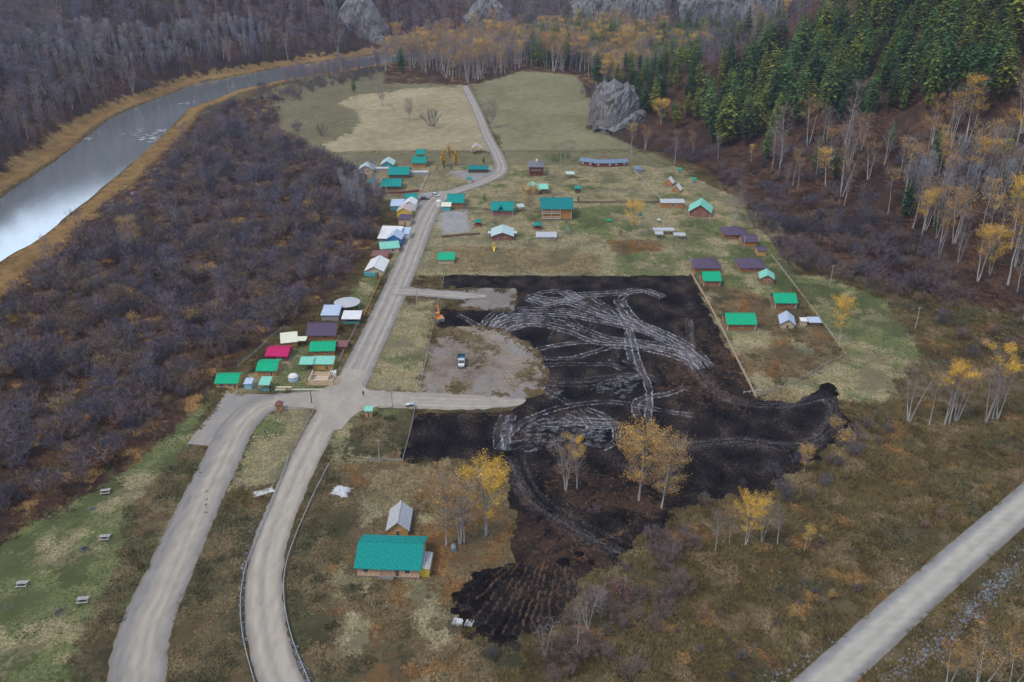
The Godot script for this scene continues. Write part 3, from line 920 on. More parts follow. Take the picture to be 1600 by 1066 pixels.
func build_peat() -> void:
	var n1 := FastNoiseLite.new()
	n1.seed = 21
	n1.frequency = 0.009
	n1.fractal_octaves = 5
	var a := n1.get_image(PEAT, PEAT).get_data()
	n1.seed = 22
	n1.frequency = 0.12
	n1.fractal_octaves = 3
	var b := n1.get_image(PEAT, PEAT).get_data()
	var pal := PackedByteArray()
	pal.resize(256 * 3)
	for i in 256:
		var t := i / 255.0
		var c := Vector3(0.003, 0.003, 0.0038).lerp(Vector3(0.013, 0.0115, 0.0112), smoothstep(0.25, 0.55, t)).lerp(Vector3(0.048, 0.035, 0.027), smoothstep(0.53, 0.8, t))
		var s := Color(c.x, c.y, c.z).linear_to_srgb()
		pal[i * 3] = s.r8
		pal[i * 3 + 1] = s.g8
		pal[i * 3 + 2] = s.b8
	peat_px.resize(PEAT * PEAT * 3)
	var o := 0
	for i in PEAT * PEAT:
		var at: int = ((a[i] + b[i]) >> 1) * 3
		peat_px[o] = pal[at]
		peat_px[o + 1] = pal[at + 1]
		peat_px[o + 2] = pal[at + 2]
		o += 3
	var clay := Vector3(150, 151, 158)
	var mud := Vector3(92, 88, 88)
	var turf := Vector3(62, 46, 36)
	var dead := Vector3(112, 86, 60)
	# broad brown earth along the cabins' fence and between the plot and the furrows
	for zone: Array in [[[Vector2(63.66, -297.23), Vector2(68.6, -270.51), Vector2(70.77, -228.15), Vector2(59.37, -225.53), Vector2(50.5, -239.12), Vector2(49.97, -260.89)], 420], [[Vector2(3.1, -177.59), Vector2(14.55, -163.03), Vector2(22.27, -153.22), Vector2(8.27, -151.15), Vector2(0, -156.39), Vector2(0, -172.53)], 420], [[Vector2(9.76, -189.79), Vector2(44.29, -182.86), Vector2(39.41, -172.53), Vector2(24.25, -172.53), Vector2(12.38, -177.59)], 300], [[Vector2(40.48, -251.82), Vector2(52.62, -251.82), Vector2(55.31, -223.69), Vector2(44.25, -223.69)], 160], [[Vector2(-24.52, -318.62), Vector2(68.66, -318.62), Vector2(69.35, -309.15), Vector2(-23.99, -310.39)], 200]]:
		for k in zone[1]:
			var ring: Array = zone[0]
			var mid := Vector2.ZERO
			for q: Vector2 in ring:
				mid += q / ring.size()
			var i := rng.randi() % ring.size()
			var p: Vector2 = mid.lerp(ring[i].lerp(ring[(i + 1) % ring.size()], rng.randf()), sqrt(rng.randf()) * 1.05)
			if relief.get_noise_2d(p.x * 5.0, p.y * 5.0) > -0.08:
				dab(p, 0.5 + 1.3 * rng.randf(), Vector3(66, 51, 42) * (0.7 + 0.4 * rng.randf()), 0.22)
	# brown sods left of the cabins' fence and in the low ground
	for spot: Array in [[[Vector2(55.73, -270.51), Vector2(64.54, -260.89), Vector2(67.99, -239.12), Vector2(55.59, -235.11), Vector2(50.6, -251.82)], 260], [[Vector2(46.55, -251.82), Vector2(60.22, -239.12), Vector2(63.08, -225.53), Vector2(51.62, -223.69), Vector2(46, -235.11)], 260], [[Vector2(59.42, -235.11), Vector2(70.51, -225.53), Vector2(64.72, -216.55), Vector2(54.61, -220.08)], 90], [[Vector2(3.03, -172.53), Vector2(14.4, -160.78), Vector2(19.58, -154.27), Vector2(6.93, -152.18), Vector2(1.44, -160.78)], 160], [[Vector2(64.06, -280.71), Vector2(70.88, -243.24), Vector2(70.48, -229.29), Vector2(64.76, -251.82)], 200], [[Vector2(-27.31, -220.08), Vector2(0, -220.08), Vector2(0, -216.55), Vector2(-27.33, -216.55)], 120], [[Vector2(6.47, -188.37), Vector2(21.02, -188.37), Vector2(40.69, -180.19), Vector2(39.49, -173.03), Vector2(30.31, -172.53), Vector2(15.48, -177.59)], 420], [[Vector2(-22.78, -291.55), Vector2(-17.66, -289.32), Vector2(-17.58, -287.68), Vector2(-24.79, -287.68)], 20]]:
		for k in spot[1]:
			var ring: Array = spot[0]
			var mid := Vector2.ZERO
			for q: Vector2 in ring:
				mid += q / ring.size()
			var i := rng.randi() % ring.size()
			var u := sqrt(rng.randf())
			var p: Vector2 = mid.lerp(ring[i].lerp(ring[(i + 1) % ring.size()], rng.randf()), u * 1.1) + Vector2(rng.randfn(0, 1.5), rng.randfn(0, 2.0))
			var long := 0.4 + rng.randf() * 1.3
			var dir := Vector2.RIGHT.rotated(rng.randfn(0, 0.9))
			var c := turf.lerp(dead, rng.randf() * rng.randf())
			for s in 6:
				dab(p + dir * long * (s / 5.0 - 0.5), 0.12 + 0.2 * rng.randf(), c, 0.4)
	# clay showing through
	for patch: Array in clay_patches:
		var lo := Vector2(1e9, 1e9)
		var hi := -lo
		for q: Vector2 in patch:
			lo = lo.min(q)
			hi = hi.max(q)
		var packed := PackedVector2Array(patch)
		for k in int((hi.x - lo.x) * (hi.y - lo.y) * 5.5):
			var p := Vector2(rng.randf_range(lo.x, hi.x), rng.randf_range(lo.y, hi.y))
			if relief.get_noise_2d(p.x * 9.0, p.y * 9.0) < -0.06 or not Geometry2D.is_point_in_polygon(p, packed):
				continue
			var dir := Vector2(1.0, -0.35 + 0.5 * relief.get_noise_2d(p.x * 2.0, p.y * 2.0)).normalized()
			var c := clay * (0.55 + 0.45 * rng.randf())
			var long := 0.3 + 0.8 * rng.randf()
			for s in 4:
				dab(p + dir * long * (s / 3.0 - 0.5), 0.07 + 0.13 * rng.randf(), c, 0.34)
	# the haul road across the peat and the track down to the low ground
	for way: Array in [[[Vector2(53.93, -257.2), Vector2(56.5, -245.34), Vector2(59.03, -233.14), Vector2(63.93, -225.16), Vector2(73.37, -222.23), Vector2(82.96, -223.69), Vector2(90.89, -226.65), Vector2(91.93, -220.08), Vector2(87.22, -210.42), Vector2(80.85, -203.29), Vector2(72.79, -200.16), Vector2(59.95, -203.29), Vector2(44.01, -200.16)], 2.6, mud], [[Vector2(61.41, -280.71), Vector2(58.3, -260.89), Vector2(56.89, -247.47)], 1.6, mud], [[Vector2(0, -195.61), Vector2(1.92, -185.59), Vector2(5.39, -176.3), Vector2(11.94, -168.88), Vector2(20.21, -161.22), Vector2(26.18, -156.82)], 3.2, mud], [[Vector2(-23.45, -301.9), Vector2(-9.35, -300.72), Vector2(1.17, -300.72)], 2.5, mud]]:
		var line := smooth_line(way[0], 0.5)
		for k in 26:
			rut(line, rng.randf_range(-way[1], way[1]), 0.28, 0.5, way[2] * (0.6 + 0.7 * rng.randf()), k * 17.0)
	for t: Array in haul_tracks:
		var line := smooth_line(t[0], 0.13)
		for k in t[1]:
			var off: float = (k - (t[1] - 1) * 0.5) * 2.3 + rng.randf_range(-0.7, 0.7)
			rut(line, off, 1.4, t[2] * 0.10, mud, rng.randf() * 900.0)
			rut(line, off - 0.95, 0.22, t[2] * 0.9, clay, rng.randf() * 900.0)
			rut(line, off + 0.95, 0.22, t[2] * 0.9, clay, rng.randf() * 900.0)
	# furrows pushed up in the low ground
	var fan: Array = [Vector2(0, -154.27), Vector2(2.1, -154.69), Vector2(4.48, -154.69), Vector2(6.73, -154.69), Vector2(8.67, -154.27), Vector2(10.59, -153.43), Vector2(12.47, -152.18)]
	var tip: Array = [Vector2(-11.58, -141.38), Vector2(-7.69, -135.93), Vector2(-3.15, -132.46), Vector2(0.63, -131.61), Vector2(4.44, -134.18), Vector2(8.83, -138.62), Vector2(14.07, -145.18)]
	for i in 14:
		var f := i / 13.0 * 6.0
		var k := mini(int(f), 5)
		var line := smooth_line([fan[k].lerp(fan[k + 1], f - k), tip[k].lerp(tip[k + 1], f - k)], 0.2)
		rut(line, 0.0, 0.3, 0.8, turf.lerp(dead, 0.3 + 0.4 * rng.randf()), i * 31.0)
	for i in 16:
		var line := smooth_line([fan[2].lerp(fan[6], 0.5) + Vector2(4.0 + i * 1.0, -6.0 - i * 0.35), [Vector2(19.81, -156.82), Vector2(28.81, -160.78)][0] + Vector2(i * 0.9 - 4.0, 3.0 - i * 1.1)], 0.2)
		rut(line, 0.0, 0.25, 0.55, dead, i * 77.0)
	var im := Image.create_from_data(PEAT, PEAT, false, Image.FORMAT_RGB8, peat_px)
	var m := StandardMaterial3D.new()
	m.resource_name = "peat and clay"
	m.albedo_texture = ImageTexture.create_from_image(im)
	m.roughness = 1.0
	m.specular_mode = BaseMaterial3D.SPECULAR_DISABLED
	# a sheet that dips under the turf where the peat ends
	var step := 0.6
	var nx := int((PX1 - PX0) / step) + 1
	var nz := int((PZ1 - PZ0) / step) + 1
	var mask := PackedFloat32Array()
	mask.resize(nx * nz)
	var pm := PackedVector2Array(peat_main)
	var pl := PackedVector2Array(peat_low)
	for r in nz:
		for c in nx:
			var p := Vector2(PX0 + c * step, PZ0 + r * step)
			p += Vector2(relief.get_noise_2d(p.x * 4.0, p.y * 4.0), relief.get_noise_2d(p.y * 4.0, p.x * 4.0 + 70.0)) * (1.2 if p.y < -200.0 else 4.5)
			mask[r * nx + c] = 1.0 if Geometry2D.is_point_in_polygon(p, pm) or Geometry2D.is_point_in_polygon(p, pl) else 0.0
	var soft := mask.duplicate()
	for r in range(2, nz - 2):
		for c in range(2, nx - 2):
			var k := r * nx + c
			soft[k] = (mask[k] * 2.0 + mask[k - 1] + mask[k + 1] + mask[k - nx] + mask[k + nx] + mask[k - 2] + mask[k + 2] + mask[k - 2 * nx] + mask[k + 2 * nx]) / 10.0
	var v := PackedVector3Array()
	var uv := PackedVector2Array()
	v.resize(nx * nz)
	uv.resize(nx * nz)
	for r in nz:
		for c in nx:
			var x := PX0 + c * step
			var z := PZ0 + r * step
			var k := r * nx + c
			var lumps := relief.get_noise_2d(x * 9.0, z * 9.0)
			var rough := 0.10 + 0.45 * smoothstep(-208.0, -182.0, z) + 0.6 * smoothstep(56.0, 78.0, x) * smoothstep(-226.0, -204.0, z)
			v[k] = Vector3(x, height(x, z) + lerpf(-0.45, 0.17 + absf(lumps) * rough, smoothstep(0.0, 1.0, soft[k])), z)
			uv[k] = Vector2((x - PX0) / (PX1 - PX0), (z - PZ0) / (PZ1 - PZ0))
	var nor := PackedVector3Array()
	nor.resize(nx * nz)
	var idx := PackedInt32Array()
	for r in nz:
		for c in nx:
			var w: Vector3 = v[r * nx + maxi(c - 1, 0)]
			var e: Vector3 = v[r * nx + mini(c + 1, nx - 1)]
			var n: Vector3 = v[maxi(r - 1, 0) * nx + c]
			var s: Vector3 = v[mini(r + 1, nz - 1) * nx + c]
			nor[r * nx + c] = (s - n).cross(e - w).normalized()
			if r < nz - 1 and c < nx - 1:
				var k := r * nx + c
				if soft[k] + soft[k + 1] + soft[k + nx] + soft[k + nx + 1] > 0.0:
					idx.append_array([k, k + 1, k + nx + 1, k, k + nx + 1, k + nx])
	var arr := []
	arr.resize(Mesh.ARRAY_MAX)
	arr[Mesh.ARRAY_VERTEX] = v
	arr[Mesh.ARRAY_NORMAL] = nor
	arr[Mesh.ARRAY_TEX_UV] = uv
	arr[Mesh.ARRAY_INDEX] = idx
	var mesh := ArrayMesh.new()
	mesh.add_surface_from_arrays(Mesh.PRIMITIVE_TRIANGLES, arr)
	tag(part("peat_ground", mesh, m), "", "", "", "structure")
	# heaps tipped at the edges
	var soil := tinted("heaped peat", 0.9, speckle, 0.25)
	for h: Array in [[Vector2(-6.46, -146.15), 2.2, "roundish heap of black peat beside the furrows near the long house"], [Vector2(-8.85, -145.18), 1.6, "small heap of black peat nearest the long house"], [Vector2(-7.63, -141.38), 2.0, "heap of black peat beside the sheet of scrap metal"], [Vector2(-4.78, -149.12), 1.6, "heap of black peat at the top of the furrows"], [Vector2(-10.31, -142.32), 1.8, "outermost heap of black peat at the furrows' end"], [Vector2(93.94, -232.75), 3.0, "heap of black peat tipped at the end of the haul road"], [Vector2(94.35, -229.29), 2.2, "low heap of black peat beside the end of the haul road"], [Vector2(-11.48, -139.53), 1.5, "lumpy black heap at the lowest left end of the furrows"], [Vector2(-9.33, -138.26), 1.9, "black heap just above the torn pale sheet"], [Vector2(-5.46, -134.18), 2.1, "black heap at the bottom of the furrows"], [Vector2(-2.38, -131.61), 2.0, "lowest heap of black peat"], [Vector2(0, -131.95), 1.5, "small black heap right of the lowest one"], [Vector2(5.37, -135.41), 1.6, "black heap at the right end of the furrows"], [Vector2(-7.55, -150.13), 1.7, "black heap where the furrows begin near the yard birches"], [Vector2(11.19, -154.27), 2.2, "broad black heap between the furrows and the muddy track"], [Vector2(14.86, -156.82), 1.8, "black heap under the muddy track's edge"], [Vector2(17.48, -154.27), 1.6, "black heap nearest the russet bush"]]:
		var st := tool()
		st.set_color(Color(0.022, 0.019, 0.018))
		var c: Vector3 = on_land(h[0])
		var rings := []
		for i in 5:
			var ring := []
			for k in 14:
				var az := TAU * k / 14.0
				var rad: float = h[1] * (1.0 - i * 0.22) * (1.0 + 0.3 * relief.get_noise_3d(cos(az) * 60.0 + c.x * 9.0, i * 30.0, sin(az) * 60.0))
				ring.append(Vector3(cos(az) * rad, -0.3 + h[1] * 0.55 * sin(i * 0.36) * (1.0 + 0.35 * relief.get_noise_3d(sin(az) * 80.0, i * 50.0, c.z * 9.0)), sin(az) * rad))
			rings.append(ring)
		for i in 4:
			for k in 14:
				var l := (k + 1) % 14
				quad(st, rings[i][k], rings[i][l], rings[i + 1][l], rings[i + 1][k])
		for k in range(1, 13):
			for q: Vector3 in [rings[4][0], rings[4][k], rings[4][k + 1]]:
				st.add_vertex(q)
		var heap := part("peat_heap", done(st), soil)
		heap.position = c
		tag(heap, h[2], "heap", "heaps of black peat")


# ---------------------------------------------------------------- rock faces

func cliff(label: String, base: Array, tall: Array, lean: float, salt: float, group := "rock faces") -> void:
	# a faceted rock wall standing on the line base, leaning back by lean metres, its back buried in the hill
	var line := []
	for i in base.size() - 1:
		var n := maxi(1, int(base[i].distance_to(base[i + 1]) / 1.6))
		for k in n:
			line.append(base[i].lerp(base[i + 1], float(k) / n))
	line.append(base[-1])
	var cols := line.size()
	var rows := 17
	var along: Vector2 = (base[-1] - base[0]).normalized()
	var back := Vector2(along.y, -along.x)
	if back.y > 0.0:
		back = -back
	var crags := FastNoiseLite.new()
	crags.seed = 9
	crags.noise_type = FastNoiseLite.TYPE_CELLULAR
	crags.cellular_return_type = FastNoiseLite.RETURN_DISTANCE
	crags.frequency = 0.065
	crags.fractal_octaves = 2
	var grid := []
	for r in rows:
		var row := []
		for c in cols:
			var f := float(c) / (cols - 1)
			var g := f * (tall.size() - 1)
			var k := mini(int(g), tall.size() - 2)
			var h: float = lerpf(tall[k], tall[k + 1], g - k)
			var t := minf(r / float(rows - 3), 1.0)
			h *= 1.0 + 0.1 * relief.get_noise_2d(c * 7.0, salt)
			var p: Vector2 = line[c] + back * (lean * (1.0 - cos(t * PI * 0.5)) * 1.6)
			var y := height(line[c].x, line[c].y) - 2.5 + (h + 2.5) * sin(t * PI * 0.5)
			if r >= rows - 2:
				var over := (r - (rows - 3)) * 6.0
				p += back * over
				y = minf(y - 0.4 * (r - (rows - 3)), height(p.x, p.y) - 0.5) if r == rows - 1 else y - 0.5
			var q := Vector3(p.x, y, p.y)
			var n1 := crags.get_noise_3d(q.x + salt, q.y * 0.8, q.z)
			var n2 := relief.get_noise_3d(q.x * 9.0, q.y * 8.0 + salt, q.z * 9.0)
			var push := ((n1 + 0.8) * 6.0 + n2 * 1.6) * sin(clampf(t, 0.25, 0.95) * PI * 0.9) * (1.0 - 0.85 * smoothstep(0.7, 1.0, t))
			q += Vector3(-back.x, 0.1, -back.y) * push
			row.append(q)
		grid.append(row)
	var st := tool()
	for r in rows - 1:
		for c in cols - 1:
			var tone := 0.8 + 0.5 * absf(relief.get_noise_3d(c * 17.0, r * 23.0, salt))
			var moss := clampf(relief.get_noise_3d(c * 8.0, r * 12.0, salt + 40.0) * 2.2, 0.0, 0.8)
			var col := Vector3(0.36, 0.36, 0.37).lerp(Vector3(0.13, 0.12, 0.09), moss) * tone
			st.set_color(Color(col.x, col.y, col.z))
			quad(st, grid[r][c], grid[r + 1][c], grid[r + 1][c + 1], grid[r][c + 1])
	var o := part("rock_cliff", done(st), tinted("weathered limestone", 0.95, grey_noise(512, 0.03, 5, 41, 0.35, 1.0), 0.06))
	tag(o, label, "cliff", group)


func build_cliffs() -> void:
	cliff("grey rock face at the end of the spur above the far meadow", [Vector2(48.92, -577.62), Vector2(52.12, -561.83), Vector2(57.28, -552.91), Vector2(63.84, -551.93), Vector2(71.45, -557.65), Vector2(78.59, -565.79), Vector2(83.03, -574.59)], [9, 20, 27, 28, 23, 15, 6], 10.0, 10.0)
	cliff("low rock shelf at the foot of the big rock face", [Vector2(61.73, -546.11), Vector2(67.7, -551.46), Vector2(75.34, -557.08), Vector2(83.4, -565.79)], [3, 6, 7, 4], 4.0, 60.0)
	cliff("tall pale rock face high above the bend of the river", [Vector2(-167.44, -908.9), Vector2(-156.87, -905.28), Vector2(-147.83, -904.55), Vector2(-138.34, -900.23), Vector2(-127.97, -899.17), Vector2(-119.49, -899.08)], [14, 30, 38, 30, 16, 6], 12.0, 120.0)
	cliff("pale rock rib on the hillside above the bend of the river", [Vector2(-179.77, -912.26), Vector2(-173.61, -919.28), Vector2(-167.66, -919.57)], [16, 28, 14], 8.0, 170.0)
	cliff("pale rock face above the amber birch wood", [Vector2(-46.66, -954.02), Vector2(-35.85, -960.4), Vector2(-22.96, -967.51), Vector2(-9.86, -968.23), Vector2(3.95, -968.25)], [9, 20, 30, 24, 9], 10.0, 230.0)
	cliff("bluish rock wall behind the mixed wood", [Vector2(64.03, -992.83), Vector2(88.05, -997.6), Vector2(115.63, -1001.25), Vector2(143.81, -1008.7), Vector2(165.26, -1014.82)], [22, 36, 32, 38, 24], 9.0, 280.0)
	cliff("rock wall behind the ridge of the spur", [Vector2(179.76, -1019.58), Vector2(208.85, -1027.27), Vector2(237.74, -1031.15), Vector2(266.87, -1035.07), Vector2(297.55, -1046.01)], [24, 38, 36, 42, 30], 9.0, 330.0)


# ---------------------------------------------------------------- trees

var kinds := {}
var planted := {}


func limb(st: SurfaceTool, a: Vector3, b: Vector3, r0: float, r1: float, sag: float, sides: int) -> void:
	var mid := a.lerp(b, 0.5) + Vector3(0, -sag, 0)
	tube(st, [a, mid, b], [r0, (r0 + r1) * 0.5, r1], sides)


func sliver(st: SurfaceTool, a: Vector3, b: Vector3, w: float) -> void:
	# a twig: a long thin triangle
	var side := (b - a).cross(Vector3(rng.randf() - 0.5, rng.randf() - 0.5, rng.randf() - 0.5)).normalized() * w
	st.add_vertex(a - side)
	st.add_vertex(a + side)
	st.add_vertex(b)


func leaf(st: SurfaceTool, p: Vector3, s: float) -> void:
	var u := Vector3(rng.randf() - 0.5, rng.randf() - 0.5, rng.randf() - 0.5).normalized()
	var v := u.cross(Vector3(rng.randf() - 0.5, rng.randf() - 0.5, rng.randf() - 0.5)).normalized()
	st.add_vertex(p - u * s)
	st.add_vertex(p + v * s * 0.7)
	st.add_vertex(p + u * s)


func mixed(a: Vector3, b: Vector3, spread := 0.25) -> Color:
	var c := a.lerp(b, rng.randf()) * (1.0 + (rng.randf() - 0.5) * spread * 2.0)
	return Color(c.x, c.y, c.z)


func leafy_tree(o: Dictionary) -> Array:
	# o: h height, stems, spread, low (where the crown begins, share of h), limbs, twigs, leaves, bark, twig, leaf colours, top (1: leaves gather at the top)
	var h: float = o.h
	var wood := tool()
	var crown := tool()
	var bark_a: Vector3 = o.bark[0]
	var bark_b: Vector3 = o.bark[1]
	var tips := []
	for s in o.stems:
		var lean: float = (0.03 if o.stems == 1 else 0.16) * h
		var ang: float = TAU * (s + rng.randf() * 0.6) / o.stems
		var top := Vector3(cos(ang) * lean * (0.5 + rng.randf()), h * (1.0 if s == 0 else 0.82 + 0.16 * rng.randf()), sin(ang) * lean * (0.5 + rng.randf()))
		var foot := Vector3(cos(ang), 0, sin(ang)) * (0.0 if o.stems == 1 else 0.25)
		var bend := Vector3(rng.randf() - 0.5, 0, rng.randf() - 0.5) * h * 0.035
		var pts := [foot + Vector3(0, -0.4, 0)]
		var rad := [o.r * 1.35]
		for k in range(1, 7):
			var t := k / 6.0
			pts.append(foot.lerp(top, t) + bend * sin(t * PI) + Vector3(rng.randf() - 0.5, 0, rng.randf() - 0.5) * 0.012 * h)
			rad.append(o.r * (1.0 - 0.88 * t))
		for k in 6:
			wood.set_color(mixed(bark_a, bark_b, 0.12) if k < 5 else mixed(bark_b, o.twig[0], 0.1))
			tube(wood, [pts[k], pts[k + 1]], [rad[k], rad[k + 1]], 5)
		var count: int = o.limbs / o.stems
		for i in count:
			var t: float = o.low + (0.98 - o.low) * (i + rng.randf()) / count
			var f := t * 6.0
			var k := mini(int(f), 5)
			var a: Vector3 = pts[k].lerp(pts[k + 1], f - k)
			var az: float = i * 2.39996 + rng.randf() * 0.8 + s
			var shape: float = sin(clampf((t - o.low) / (1.0 - o.low), 0, 1) * PI * 0.72 + 0.5)
			var reach: float = o.spread * h * (0.45 + 0.55 * shape) * (0.7 + 0.5 * rng.randf())
			var rise: float = reach * (0.55 + o.rise * rng.randf())
			var b := a + Vector3(cos(az) * reach, rise, sin(az) * reach)
			b.y = minf(b.y, h * 1.02)
			wood.set_color(mixed(bark_b, o.twig[0], 0.1))
			limb(wood, a, b, o.r * 0.30 * (1.2 - t), 0.02, -0.06 * reach, 3)
			tips.append([a, b, t])
	var n_twigs: int = o.twigs
	for i in n_twigs:
		var l: Array = tips[i % tips.size()]
		var a: Vector3 = l[0].lerp(l[1], 0.25 + 0.75 * rng.randf())
		var dir := Vector3(rng.randf() - 0.5, rng.randf() * 0.9 - o.droop, rng.randf() - 0.5)
		var b: Vector3 = a + dir * h * 0.16 * (0.5 + rng.randf())
		crown.set_color(mixed(o.twig[0], o.twig[1], 0.25))
		sliver(crown, a, b, o.tw)
		if i % 2 == 0:
			var c := a.lerp(b, 0.5)
			sliver(crown, c, c + Vector3(rng.randf() - 0.5, rng.randf() * 0.7 - o.droop * 1.2, rng.randf() - 0.5) * h * 0.11, o.tw * 0.8)
	if o.leaves > 0:
		var clumps := []
		for l: Array in tips:
			var share: float = pow(l[2], o.top)
			if rng.randf() < share:
				clumps.append(l)
		var n_leaves: int = o.leaves
		for i in n_leaves:
			var l: Array = clumps[rng.randi() % clumps.size()]
			var a: Vector3 = l[0].lerp(l[1], 0.35 + 0.75 * rng.randf())
			var q := a + Vector3(rng.randfn(0, 1), rng.randfn(0, 0.8) - o.droop, rng.randfn(0, 1)) * h * 0.03
			crown.set_color(mixed(o.leaf[0], o.leaf[1], 0.3))
			leaf(crown, q, o.ls * (0.6 + 0.7 * rng.randf()))
	return [done(wood), done(crown)]


func bush(o: Dictionary) -> Array:
	# many stems from the ground, fanning out into a rounded head of twigs
	var wood := tool()
	var crown := tool()
	var h: float = o.h
	var n: int = o.stems
	for i in n:
		var az := i * 2.39996 + rng.randf()
		var out: float = o.spread * h * sqrt((i + 0.5) / n) * (0.8 + 0.4 * rng.randf())
		var a := Vector3(cos(az), 0, sin(az)) * out * 0.18 + Vector3(0, -0.2, 0)
		var b := Vector3(cos(az) * out, h * (1.0 - 0.45 * pow(out / (o.spread * h), 2.0)) * (0.8 + 0.25 * rng.randf()), sin(az) * out)
		wood.set_color(mixed(o.bark[0], o.bark[1], 0.2))
		limb(wood, a, b, o.r, 0.015, -0.05 * h, 3)
		var per: int = o.twigs / n
		for k in per:
			var p := a.lerp(b, 0.3 + 0.7 * sqrt(rng.randf()))
			p.y += 0.04 * h
			var q := p + Vector3(rng.randf() - 0.5, rng.randf() * 0.75 - 0.12, rng.randf() - 0.5) * h * 0.42
			crown.set_color(mixed(o.twig[0], o.twig[1], 0.3))
			sliver(crown, p, q, o.tw)
		var lv: int = o.leaves / n
		for k in lv:
			var p := a.lerp(b, 0.45 + 0.6 * rng.randf()) + Vector3(rng.randfn(0, 1), rng.randfn(0, 0.8), rng.randfn(0, 1)) * h * 0.09
			crown.set_color(mixed(o.leaf[0], o.leaf[1], 0.3))
			leaf(crown, p, o.ls * (0.6 + 0.7 * rng.randf()))
	return [done(wood), done(crown)]


func conifer(h: float, wide: float, dark: Vector3, light: Vector3) -> Array:
	var wood := tool()
	var crown := tool()
	wood.set_color(Color(0.13, 0.085, 0.06))
	tube(wood, [Vector3(0, -0.5, 0), Vector3(0.1, h * 0.5, 0), Vector3(0, h * 0.98, 0.05)], [0.24, 0.15, 0.03], 5)
	var levels := 24
	for k in levels:
		var t := (k + 0.3 * rng.randf()) / levels
		var y := h * (0.14 + 0.86 * t)
		var reach := wide * h * pow(1.0 - t, 0.48) * (0.35 + 0.65 * minf(1.0, t * 3.5)) * (0.7 + 0.5 * rng.randf()) + 0.25
		var n := 5 + int(6 * (1.0 - t))
		for i in n:
			if rng.randf() < 0.12:
				continue
			var az := TAU * (i + rng.randf() * 0.8) / n + k * 1.3
			var out := Vector3(cos(az), 0, sin(az))
			var side := Vector3(-sin(az), 0, cos(az))
			var L := reach * (0.65 + 0.55 * rng.randf())
			var a := Vector3(0, y + 0.25, 0)
			var mid := Vector3(0, y + 0.12 * L, 0) + out * L * 0.55
			var b := Vector3(0, y - 0.10 * L + 0.1, 0) + out * L
			var w := L * 0.30
			crown.set_color(mixed(dark, light, 0.35))
			for tri: Array in [[a, mid + side * w, b], [a, b, mid - side * w]]:
				for p: Vector3 in tri:
					crown.add_vertex(p)
			crown.set_color(mixed(dark, light, 0.35))
			for j in 5:
				var q := a.lerp(b, 0.25 + 0.18 * j) + side * (rng.randf() - 0.5) * w * 1.4
				sliver(crown, q, q + (out * (0.6 + rng.randf()) + side * (rng.randf() - 0.5) * 2.2 + Vector3(0, rng.randf() * 0.9 - 0.35, 0)) * L * 0.26, 0.13)
	for j in 14:
		crown.set_color(mixed(dark, light, 0.3))
		var y := h * (0.93 + 0.07 * rng.randf())
		sliver(crown, Vector3(0, y, 0), Vector3((rng.randf() - 0.5) * 0.9, y + 0.5, (rng.randf() - 0.5) * 0.9), 0.12)
	return [done(wood), done(crown)]


func crown_mat(called: String, tint: Color) -> StandardMaterial3D:
	var m := tinted(called, 1.0)
	m.albedo_color = tint
	m.backlight_enabled = true
	m.backlight = Color(0.5, 0.5, 0.5)
	return m


func add_kind(kind: String, shapes: Array, tints: Array, wood: Material) -> void:
	var c := []
	for i in tints.size():
		c.append(crown_mat("%s crown %d" % [kind, i], tints[i]))
	kinds[kind] = {"shapes": shapes, "crowns": c, "tints": tints, "wood": wood, "list": []}


